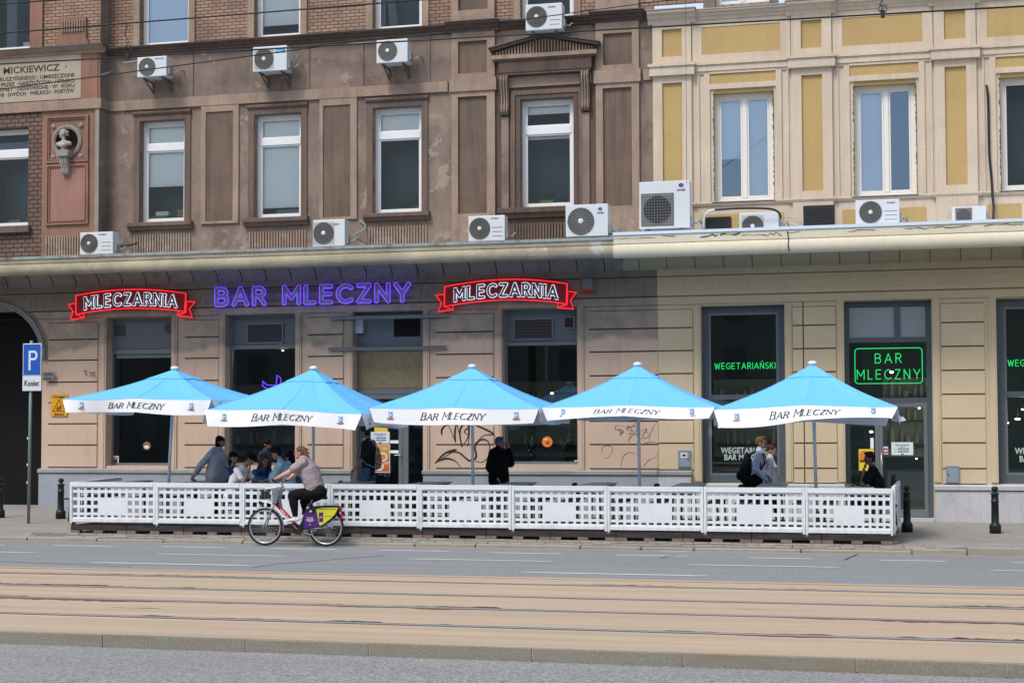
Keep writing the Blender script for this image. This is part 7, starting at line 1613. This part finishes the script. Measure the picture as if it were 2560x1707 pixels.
# 3 woman in denim with wavy hair
Y = 26.85; x = TX[2]-.50; J, L, f, l = sit((x, Y, DZ), -25, .56, .16, 1.18, .24, -.25, -25); J['elb'] = (L(.30, .24, .82), L(.28, -.24, .82)); J['wri'] = (L(.50, .10, .92), L(.48, -.12, .83)); J['hdir'] = (Vector((.3, 0, 1)), None); J['pal'] = (-f, None)
t = person('woman in a blue denim shirt with long wavy hair, looking down at a phone', (x, Y, DZ), J, dict(skin='skin', hair='curly', haircol='hcurly', top='c_denim', sleeve='long', collar=True, legs='c_jeans', bust=True, g=1.02))
w_ = J['wri'][0]; tag(MB().box(w_.x+.02, w_.x+.09, w_.y-.05, w_.y-.04, w_.z+.05, w_.z+.2).build('phone', M['black'], bevel=.004), 'dark phone held up by the woman in denim', 'phone')
# 4 man in a cap standing behind
Y = 29.3; x = at(664, 1150, Y); z = pz(x, Y); J, L, f, l = stand((x, Y, z), 0, 1.70, tilt=.03, step=.2)
person('man in a black cap and dark navy shirt walking past behind the seated group', (x, Y, z), J, dict(skin='skin2', hair='short', haircol='hblack', cap=True, top='c_navy', collar=True, g=1.06, legs='c_dkgrey', sr=.02))
# 5 man in the light blue shirt, facing left
Y = 26.25; x = TX[2]+.50; J, L, f, l = sit((x, Y, DZ), 180, .56, .17, 1.34, .33, -.35, 10); J['elb'] = (L(.34, .22, .82), L(.34, -.22, .82)); J['wri'] = (L(.5, .08, .82), L(.5, -.08, .82))
person('young man with short black hair in a light blue shirt, leaning in from the right', (x, Y, DZ), J, dict(skin='skin', hair='quiff', haircol='hblack', top='c_lblue', sleeve='elbow', collar=True, legs='c_dkgrey', g=1.06, sr=.03))
# 6, 7 half hidden guests
Y = 27.0; x = at(577, 1150, Y)-.05; J, L, f, l = sit((x, Y, DZ), -20, .56, .08, 1.24, .14, 0, -10)
person('dark-haired guest mostly hidden between the hoodie woman and the white T-shirt man', (x, Y, DZ), J, dict(skin='skin', hair='bob', haircol='hblack', top='c_check', sleeve='long', legs='c_jeans', g=.9))
Y = 26.9; x = at(747, 1150, Y); J, L, f, l = sit((x, Y, DZ), 180, .56, .10, 1.25, .2, -.1, 0)
person('dark-haired guest almost hidden behind the cyclist, facing left', (x, Y, DZ), J, dict(skin='skin2', hair='bob', haircol='hblack', top='c_check', sleeve='long', legs='c_jeans', g=.95))
# 9 walking man with the drawstring bag
Y = 27.35; x = at(921, 1130, Y); J, L, f, l = stand((x, Y, DZ), 180, 1.88, step=.22, tilt=-.12); J['elb'] = (L(.0, .26, 1.25), L(-.05, -.26, 1.25)); J['wri'] = (L(.19, .28, 1.03), L(.1, -.26, 1.0)); J['head'] = L(.08, 0, 1.75)
person('tall bearded man in a black T-shirt and jeans, walking left past the door', (x, Y, DZ), J, dict(skin='skin', hair='short', haircol='hbrown', top='c_dkgrey', sleeve='elbow', legs='c_jeans', g=1.0, sr=.035, loose=.01, hem=.1, curl=(.5, .5)))
k = NT('printed_bag_cloth', .8); n_ = k.n('ShaderNodeTexVoronoi'); n_.inputs['Scale'].default_value = 22; k.l(k.pos, n_.inputs[0]); q = k.sep()
r1 = k.ramp(k.noise(scale=16, det=2), .55, .58); r2 = k.ramp(k.noise(scale=13, det=2, loc=(7, 7, 7)), .60, .62); r3 = k.ramp(k.noise(scale=15, det=2, loc=(3, 9, 1)), .57, .59); M['bagp'] = k.out(k.mix(r2, k.mix(r3, k.mix(r1, (.55, .55, .52), (.03, .03, .03)), (.55, .42, .05)), (.35, .04, .05)))
c = L(-.20, .02, 1.22); t = thing('drawstring_bag', 'white drawstring bag with a busy black, red and yellow print, on the walking man\'s back', 'bag', tuple(c))
b = MB(); chain(b, [c+Vector((0, 0, .20)), c+Vector((.02, 0, .05)), c+Vector((.02, 0, -.10)), c+Vector((0, 0, -.19))], [(.06, .03), (.14, .05), (.15, .06), (.12, .03)], (0, 1, 0)); voxel(b, 'pouch', M['bagp'], t, .01, 3)
for s in (-1, 1): MB().tube([c+Vector((0, 0, .2)), L(-.09, s*.1, 1.60), L(.10, s*.13, 1.50), L(.13, s*.15, 1.3), L(-.02, s*.2, 1.12), c+Vector((.0, -s*.12, -.18))], .007, 6).build('cord', M['sheet'], t, True)
# 10 man in black jacket with phone
Y = 27.6; x = at(1247, 1160, Y); J, L, f, l = stand((x, Y, DZ), -20, 1.65, g=1.2, look=15, sw=.2); J['elb'] = (L(.14, .22, 1.12), L(-.04, -.28, 1.05)); J['wri'] = (L(.16, .12, 1.42), L(.10, -.22, .86)); J['hdir'] = (Vector((-.1, 0, 1)), None); J['pal'] = (-f, None)
person('grey-haired man in a black jacket talking on a phone beside the graffiti', (x, Y, DZ), J, dict(skin='skin', hair='short', haircol='hgrey', top='c_black', topname='jacket', sleeve='long', hood=True, g=1.42, ga=1.25, sr=.03, loose=.02, hem=.2, legs='c_pale', curl=(.8, .4)))
w_ = J['wri'][0]; tag(MB().box(w_.x-.045, w_.x-.033, w_.y-.035, w_.y+.035, w_.z+.0, w_.z+.14).build('phone', M['black'], bevel=.004), 'dark phone at the ear of the grey-haired man', 'phone')
# 11 the couple
Y = 28.6; x = at(1896, 1150, Y); z = pz(x, Y); J, L, f, l = stand((x, Y, z), 0, 1.79, lean=.02, step=.2, sw=.2); J['elb'] = (L(.0, .25, 1.16), L(-.05, -.26, 1.15)); J['wri'] = (L(.2, .22, 1.0), L(.17, -.22, .92))
person('ginger-haired man with glasses in a light blue shirt, wearing a dark backpack', (x, Y, z), J, dict(skin='skin', hair='quiff', haircol='hginger', glasses='black', top='c_oxford', sleeve='long', collar=True, legs='c_black', g=1.02, sr=.02, loose=.01))
c = L(-.24, 0, 1.15); t = thing('backpack', 'dark navy backpack on the back of the ginger-haired man', 'backpack', tuple(c)); b = MB(); chain(b, [c+Vector((.03, 0, .25)), c+Vector((0, 0, .1)), c+Vector((-.03, 0, -.10)), c+Vector((-.02, 0, -.22))], [(.10, .07), (.15, .10), (.16, .13), (.14, .10)], (0, 1, 0)); voxel(b, 'main_bag', M['c_bagnavy'], t, .011, 3)
b = MB(); b.ell(c+Vector((-.13, 0, -.13)), (.07, .12, .10)); voxel(b, 'front_pocket', M['c_bagnavy'], t, .011, 3)
for s in (-1, 1): MB().tube([c+Vector((.05, -s*.08, .26)), L(-.05, s*.13, 1.50), L(.10, s*.15, 1.44), L(.14, s*.16, 1.28), L(.02, s*.2, 1.08), c+Vector((.05, s*.13, -.16))], .016, 8, flat=(1, .7)).build('strap', M['c_bagnavy'], t, True)
c = L(-.10, -.24, .84); t = thing('shoulder_bag', 'soft black bag hanging at the hip of the ginger-haired man', 'bag', tuple(c)); b = MB(); chain(b, [c+Vector((0, 0, .15)), c, c+Vector((0, 0, -.15))], [(.16, .05), (.20, .07), (.17, .06)], (1, 0, 0)); voxel(b, 'bag_body', M['c_black'], t, .011, 3); MB().tube([c+Vector((-.12, 0, .15)), L(-.06, -.2, 1.2), L(0, -.13, 1.5), L(.06, -.2, 1.2), c+Vector((.12, 0, .15))], .01, 6).build('strap', M['c_black'], t, True)
Y = 29.1; x = at(1925, 1150, Y); z = pz(x, Y); J, L, f, l = stand((x, Y, z), 0, 1.62, step=.15, tilt=-.15, look=-8)
person('woman in a pale lilac shirt with pinned-up brown hair, walking beside the ginger-haired man', (x, Y, z), J, dict(skin='skin', hair='updo', haircol='hbrown', top='c_pale', sleeve='long', collar=True, bust=True, legs='c_black', g=.95, loose=.015, sr=.022))
# 12 seated man on the phone
Y = 26.1; x = .66; J, L, f, l = sit((x, Y, DZ), 180, .56, .10, 1.26, .17, -.12, 15); J['elb'] = (L(.30, .20, .79), L(.28, -.2, .80)); J['wri'] = (L(.27, .13, 1.07), L(.4, -.05, .80)); J['hdir'] = (Vector((.25, 0, 1)), None); J['pal'] = (-f, None)
person('dark-haired man in a black T-shirt, seated at the right end with a phone', (x, Y, DZ), J, dict(skin='skin3', hair='short', haircol='hblack', top='c_black', g=1.12, sr=.03, legs='c_dkgrey', curl=(.9, .4)))
w_ = J['wri'][0]; tag(MB().box(w_.x+.03, w_.x+.045, w_.y-.04, w_.y+.03, w_.z+.03, w_.z+.18).build('phone', M['black'], bevel=.004), 'black phone held by the seated man at the right end', 'phone')
# things on the table
xb = TX[2]; bo = thing('water_bottle', 'clear blue plastic water bottle standing on the table of the group', 'bottle', (xb+.02, 25.9, TZ)); M['pet'] = mat('blue_plastic', (.08, .28, .50), .2)
x_, y_ = at(676, 1180, 26.1), 26.1; bo.location = (x_, y_, TZ); MB().lathe([(.035, 0), (.037, .02), (.037, .09), (.033, .1), (.037, .11), (.037, .17), (.02, .205), (.013, .215)], (x_, y_, TZ), 'z', 16).build('bottle_body', M['pet'], bo, True); MB().lathe([(.015, .215), (.015, .235), (.001, .236)], (x_, y_, TZ), 'z', 12).build('bottle_cap', M['txtb'], bo)
# ------------------------------------------------------------ bicycle and its rider
YBk = 24.02
q = lambda px, py, dy=0.: Vector((PY(600+px/5.807, 1110+py/5.807, YBk+dy)[0], YBk+dy, PY(600+px/5.807, 1110+py/5.807, YBk+dy)[1]))
BK = thing('bicycle', 'grey rental city bicycle with red down tube and purple and yellow rear wheel panel', 'bicycle', (q(800, 1480).x, YBk, 0))
RW = .338; hf = Vector((q(365, 1190).x, YBk, RW)); hr = Vector((q(1248, 1190).x, YBk, RW))
M['frame'] = mat('silver_bike_frame', (.30, .33, .36), .35, .5); M['tyre'] = mat('tyre_rubber', (.018, .018, .02), .8); M['rim'] = mat('alloy_rim', (.50, .53, .56), .3, .7); M['bred'] = mat('red_bike_paint', (.50, .02, .025), .35); M['bpur'] = mat('purple_panel', (.07, .02, .16), .45); M['byel'] = mat('lime_yellow_panel', (.58, .58, .03), .45)
def ring(c, R_, r_, n=48): return MB().tube([c+Vector((R_*math.cos(2*math.pi*i/n), 0, R_*math.sin(2*math.pi*i/n))) for i in range(n)], r_, 10, True)
for c in (hf, hr):
    w_ = ring(c, RW-.021, .021).build('wheel', M['tyre'], BK, True); ring(c, RW-.048, .013).build('rim', M['rim'], w_, True); sp_ = MB()
    for i in range(28): a = 2*math.pi*i/28; a2 = a+.35*(1 if i % 2 else -1); s = (1 if (i//2) % 2 else -1); sp_.bar(c+Vector((.03*math.cos(a2), s*.03, .03*math.sin(a2))), c+Vector(((RW-.055)*math.cos(a), 0, (RW-.055)*math.sin(a))), .0028)
    sp_.build('spokes', M['rim'], w_); MB().lathe([(.028, -.045), (.022, -.03), (.022, .03), (.028, .045)], tuple(c), 'y', 12).build('wheel_hub', M['frame'], w_, True)
def farc(c, R_, a0, a1, wd, n=20):
    vs = []
    for i in range(n+1):
        a = rad(a0+(a1-a0)*i/n)
        for y_, dr in ((-wd/2, -.012), (-wd*.3, 0), (wd*.3, 0), (wd/2, -.012)): vs.append(c+Vector(((R_+dr)*math.cos(a), y_, (R_+dr)*math.sin(a))))
    return MB().add(vs, [(4*i+j, 4*(i+1)+j, 4*(i+1)+j+1, 4*i+j+1) for i in range(n) for j in range(3)])
farc(hf, RW+.022, 118, -12, .06).build('front_mudguard', M['rim'], BK, True); farc(hr, RW+.022, 165, 20, .06).build('rear_mudguard', M['black'], BK, True)
crown = q(510, 860); htop = q(545, 700); bb = q(865, 1235); stt = q(1000, 870); sad = q(1075, 745); stem = q(622, 592)
fk = MB()
for s in (-1, 1): fk.tube([hf+Vector((0, s*.055, 0)), hf.lerp(crown, .55)+Vector((-.015, s*.05, 0)), crown+Vector((0, s*.045, 0))], .013, 8)
fk.box(crown.x-.025, crown.x+.025, YBk-.055, YBk+.055, crown.z-.015, crown.z+.02); fk.build('fork', M['frame'], BK, True)
MB().tube([crown+Vector((0, 0, -.02)), htop], .028, 12).build('head_tube', M['frame'], BK, True)
MB().tube([htop, q(600, 640), stem, q(560, 545)], .015, 10).build('stem', M['frame'], BK, True)
hb = MB(); gl_, gr_ = q(490, 520, -.27), q(680, 520, .27); hb.tube([gl_, q(560, 545, -.12), q(570, 548), q(610, 545, .12), gr_], .012, 8); hb.build('handlebar', M['frame'], BK, True)
for e, d_ in ((gl_, -1), (gr_, 1)): v = (q(570, 548)-e).normalized(); MB().tube([e-v*.07, e+v*.05], .018, 10).build('grip', M['tyre'], BK, True)
MB().tube([crown+Vector((.02, 0, -.0)), bb], .036, 12).build('down_tube', M['bred'], BK, True); MB().tube([htop-Vector((-.02, 0, .03)), crown.lerp(bb, .25)], .03, 10).build('upper_tube', M['frame'], BK, True)
MB().tube([bb, stt], .024, 10).build('seat_tube', M['frame'], BK, True); MB().tube([stt-Vector((-.01, 0, .03)), sad], .014, 10).build('seat_post', M['rim'], BK, True)
sd_ = MB(); chain(sd_, [sad+Vector((-.12, 0, .01)), sad+Vector((0, 0, .02)), sad+Vector((.12, 0, .035))], [(.03, .018), (.06, .025), (.09, .028)], (0, 1, 0)); voxel(sd_, 'saddle', M['c_black'], BK, .009, 3)
cs = MB()
for s in (-1, 1): cs.tube([bb+Vector((0, s*.04, 0)), hr+Vector((0, s*.06, 0))], .011, 8).tube([stt+Vector((0, s*.03, -.05)), hr+Vector((0, s*.06, 0))], .009, 8)
cs.build('rear_stays', M['frame'], BK, True); MB().lathe([(.09, -.012), (.09, .012)], (bb.x, YBk-.07, bb.z), 'y', 24).build('chainring', M['black'], BK)
pL, pR = q(745, 1155, -.16), q(1020, 1285, .14)
pL.z, pL.x = bb.z+.10, bb.x-.11; pR = bb*2-pL
pL.y, pR.y = YBk-.17, YBk+.15
for p_, s in ((pL, -1), (pR, 1)): cr = MB().tube([bb+Vector((0, s*.085, 0)), Vector((p_.x, YBk+s*.095, p_.z))], .012, 8).build('crank', M['rim'], BK, True); MB().box(p_.x-.045, p_.x+.045, p_.y-.04, p_.y+.04, p_.z-.01, p_.z+.01).build('pedal', M['tyre'], cr)
MB().bar(bb+Vector((.03, -.05, -.03)), bb+Vector((.25, -.06, -.09)), .014).build('kickstand', M['rim'], BK)
bk_ = MB(); B0, B1, B2, B3 = q(305, 650), q(590, 625), q(520, 860), q(335, 800)
for s in (-.17, .17):
    for a, b in ((B0, B1), (B1, B2), (B2, B3), (B3, B0)): bk_.tube([a+Vector((0, s, 0)), b+Vector((0, s, 0))], .007, 6)
for a in (B0, B1, B2, B3): bk_.tube([a+Vector((0, -.17, 0)), a+Vector((0, .17, 0))], .007, 6)
for u in (.2, .4, .6, .8):
    for s in (-.17, .17): bk_.tube([B0.lerp(B1, u)+Vector((0, s, 0)), B3.lerp(B2, u)+Vector((0, s, 0))], .0035, 5)
    bk_.tube([B0.lerp(B3, u)+Vector((0, -.17, 0)), B0.lerp(B3, u)+Vector((0, .17, 0))], .0035, 5); bk_.tube([B1.lerp(B2, u)+Vector((0, -.17, 0)), B1.lerp(B2, u)+Vector((0, .17, 0))], .0035, 5)
bk_.build('front_basket', M['frame'], BK); MB().prism([(v.x, v.z) for v in (q(500, 640), q(595, 660), q(560, 850), q(505, 860))], YBk-.10, YBk+.10).build('basket_plate', M['frame'], BK)
MB().prism([(v.x, v.z) for v in (q(335, 680), q(395, 690), q(405, 790), q(350, 780))], YBk-.12, YBk+.12).build('basket_insert', M['black'], BK)
MB().lathe([(.03, 0), (.03, .03), (.001, .035)], (q(300, 650).x-.0, YBk, q(460, 850).z), 'y', 12).build('front_lamp', M['tyre'], BK)
pg = [(950,985),(1000,905),(1150,895),(1300,885),(1465,900),(1440,960),(1400,1040),(1320,1110),(1240,1165),(1120,1205),(1000,1230),(900,1235)]
for s in (-1, 1):
    Yp = YBk+s*.062; V_ = [q(*p) for p in pg]; o_ = MB().prism([(v.x, v.z) for v in V_], Yp-.004, Yp+.004).build('skirt_guard', M['black'], BK); Ys = Yp+s*.0065
    pu = [q(*p) for p in ((958,1000),(1030,960),(1120,960),(1135,1000),(1150,1060),(1160,1130),(1175,1185),(1060,1200),(945,1215))]; ye = [q(*p) for p in ((1125,940),(1200,920),(1440,918),(1405,1000),(1330,1080),(1250,1140),(1180,1180),(1163,1130),(1153,1060),(1138,1000))]
    a_ = MB().prism([(v.x, v.z) for v in pu], Ys-.002, Ys+.002).build('purple_print', M['bpur'], o_); b_ = MB().prism([(v.x, v.z) for v in ye], Ys-.002, Ys+.002).build('yellow_print', M['byel'], o_)
    ph_ = [q(*p) for p in ((1163,985),(1230,985),(1228,1120),(1168,1130))]; MB().prism([(v.x, v.z) for v in ph_], Ys+s*.003-.001, Ys+s*.003+.001).build('printed_phone', M['bpur'], o_)
    c = q(1197, 1055); MB().ell((c.x, Ys+s*.005, c.z), (.03, .002, .018)).build('printed_cloud', M['orange'], o_)
    for k_, (u, v, w__) in enumerate(((1035, 1062, 45), (1035, 1080, 50), (1035, 1097, 58), (1035, 1114, 40), (1290, 938, 120), (1300, 1040, 45), (1185, 1152, 14), (1035, 1160, 14))):
        a1, a2 = q(u-w__, v), q(u+w__, v); MB().box(a1.x, a2.x, Ys+s*.003-.001, Ys+s*.003+.001, a1.z-.004, a1.z+.004).build('printed_line', M['sheet'] if k_ != 4 and k_ != 5 else M['blk'], o_)
for (u, v) in ((1008, 918), (1052, 972)): c = q(u, v); MB().ell((c.x, YBk-.08, c.z), (.022, .015, .022)).build('lock_part', M['hub'], BK)
c = q(1055, 960); MB().ell((c.x+.03, YBk-.05, c.z+.0), (.065, .03, .085)).build('rear_lock', M['tyre'], BK, True)
c = q(1462, 945); MB().box(c.x-.02, c.x+.02, YBk-.03, YBk+.03, c.z-.05, c.z+.05).build('rear_lamp', M['bred'], BK, bevel=.006); c = q(1482, 1040); MB().box(c.x-.02, c.x+.015, YBk-.025, YBk+.025, c.z-.05, c.z+.03).build('reflector', M['bred'], BK)
# lettering along the red tube
d_ = (bb-crown).normalized(); o_ = text_mesh('VETURILO', 0, .34, 0, 0, M['sheet'], 'tube_lettering', None, h=.038, bold=.02, extr=.002); an = math.atan2(d_.z, d_.x); o_.matrix_world = Matrix.Translation(crown.lerp(bb, .22)+Vector((0, -.0385, 0))) @ Matrix.Rotation(-an, 4, 'Y'); mw = o_.matrix_world.copy(); o_.data.transform(mw); o_.matrix_world = Matrix.Identity(4); o_.data.transform(Matrix.Translation(-worldpos(BK))); o_.parent = BK
# the rider
lat = Vector((0, -1, 0)); hipc = q(1150, 690)
J = dict(lat=lat, pel=q(1075, 590), chest=q(1000, 370), neck=q(925, 210), head=q(872, 125), hd=Vector((-1, -.12, -.02)))
J['sho'] = (q(915, 268, -.19), q(935, 268, .19)); J['elb'] = (q(700, 415, -.27), q(800, 440, .27)); J['wri'] = (q(525, 498, -.27), q(712, 500, .27)); J['hdir'] = (Vector((-1, 0, -.45)), Vector((-1, 0, -.45))); J['pal'] = (Vector((-.5, 0, -1)), Vector((-.5, 0, -1)))
J['hip'] = (q(1160, 700, -.10), q(1160, 700, .10)); J['kne'] = (q(765, 735, -.13), q(935, 830, .13)); J['ank'] = (Vector((pL.x+.09, YBk-.15, pL.z+.13)), Vector((pR.x+.07, YBk+.14, pR.z+.13))); J['toe'] = (Vector((-1, 0, -.05)), Vector((-1, 0, -.1)))
person('plump woman cyclist in a mauve T-shirt and black leggings, hair blowing back', tuple(J['pel']), J, dict(skin='skinp', hair='wind', haircol='hsandy', wind=Vector((1, 0, -.25)), glasses='bred', top='c_mauve', sleeve='short', g=1.42, ga=1.32, belly=1.12, sr=.02, legs='c_black', lr=.006, shoe='shoe', hem=.07, curl=(1.3, 1.3), hs=1.02, bust=True))
# ------------------------------------------------------------ bust on its console in the round niche
BX_, BY_ = cxm, YB-.16
t = thing('bust', 'pale stone portrait bust of a man in the round niche of the red pilaster', 'statue', (BX_, BY_, czm-.62))
M['marble'] = stucco('weathered_marble', (.42, .40, .35), (.32, .30, .26), (.10, .095, .08), 5, .5, .5)
H = Vector((BX_-.01, BY_, czm+.15)); hd = Vector((-.9, -.45, .05)).normalized(); Rm, hl, hu = frame3(hd); b = MB()
b.ell(H+hu*.015, (.088, .068, .09), 16, 10, Rm); b.ell(H+hd*.03-hu*.055, (.052, .045, .048), 12, 8, Rm); b.ell(H+hd*.09-hu*.02, (.02, .012, .018), 8, 6, Rm); b.ell(H+hd*.07-hu*.088, (.02, .018, .016), 8, 6, Rm); b.ell(H+hd*.07+hu*.02, (.015, .038, .01), 8, 6, Rm)
chain(b, [Vector((BX_+.01, BY_, czm-.06)), H-hu*.04-hd*.01], [.055, .042], (1, 0, 0)); chain(b, [Vector((BX_-.15, BY_, czm-.10)), Vector((BX_, BY_, czm-.07)), Vector((BX_+.16, BY_, czm-.09))], [(.05, .055), (.07, .075), (.05, .055)], (0, 1, 0))
b.ell((BX_, BY_-.02, czm-.13), (.12, .08, .07)); voxel(b, 'bust_figure', M['marble'], t, .009, 2)
h = MB(); r = random.Random(1)
for k in range(26): a = r.uniform(0, 6.28); z_ = r.uniform(-.03, .1); q_ = H+hu*z_+hl*.07*math.cos(a)+hd*(-.03+.075*math.sin(a)*(1 if math.sin(a) < 0 else .5)); h.ell(q_, (.028, .028, .024), 8, 6)
h.ell(H+hu*.06-hd*.01, (.085, .07, .055), 12, 8, Rm); voxel(h, 'hair', M['marble'], t, .009, 1)
pd = MB().lathe([(.075, .0), (.06, .02), (.06, .05), (.085, .07)], (BX_, BY_, czm-.24), 'z', 16); pd.build('socle', M['marble'], t, True); MB().prism([(BX_-.16, czm-.245), (BX_+.14, czm-.245), (BX_+.17, czm-.28), (BX_+.15, czm-.40), (BX_-.15, czm-.40), (BX_-.17, czm-.30)], YB-.24, YB-.002).build('shelf', M['stone'], t, bevel=.008)
MB().profbox([(YB-.002, czm-.40), (YB-.19, czm-.40), (YB-.17, czm-.55), (YB-.12, czm-.68), (YB-.13, czm-.76), (YB-.10, czm-.80), (YB-.002, czm-.82)], BX_-.09, BX_+.09).build('console', M['marble'], t)
m2 = MB()
for u in (-.05, 0, .05): m2.tube([(BX_+u, YB-.195, czm-.42), (BX_+u, YB-.175, czm-.55), (BX_+u, YB-.125, czm-.68), (BX_+u, YB-.135, czm-.75)], .015, 6)
m2.build('console_flutes', M['marble'], t, True)
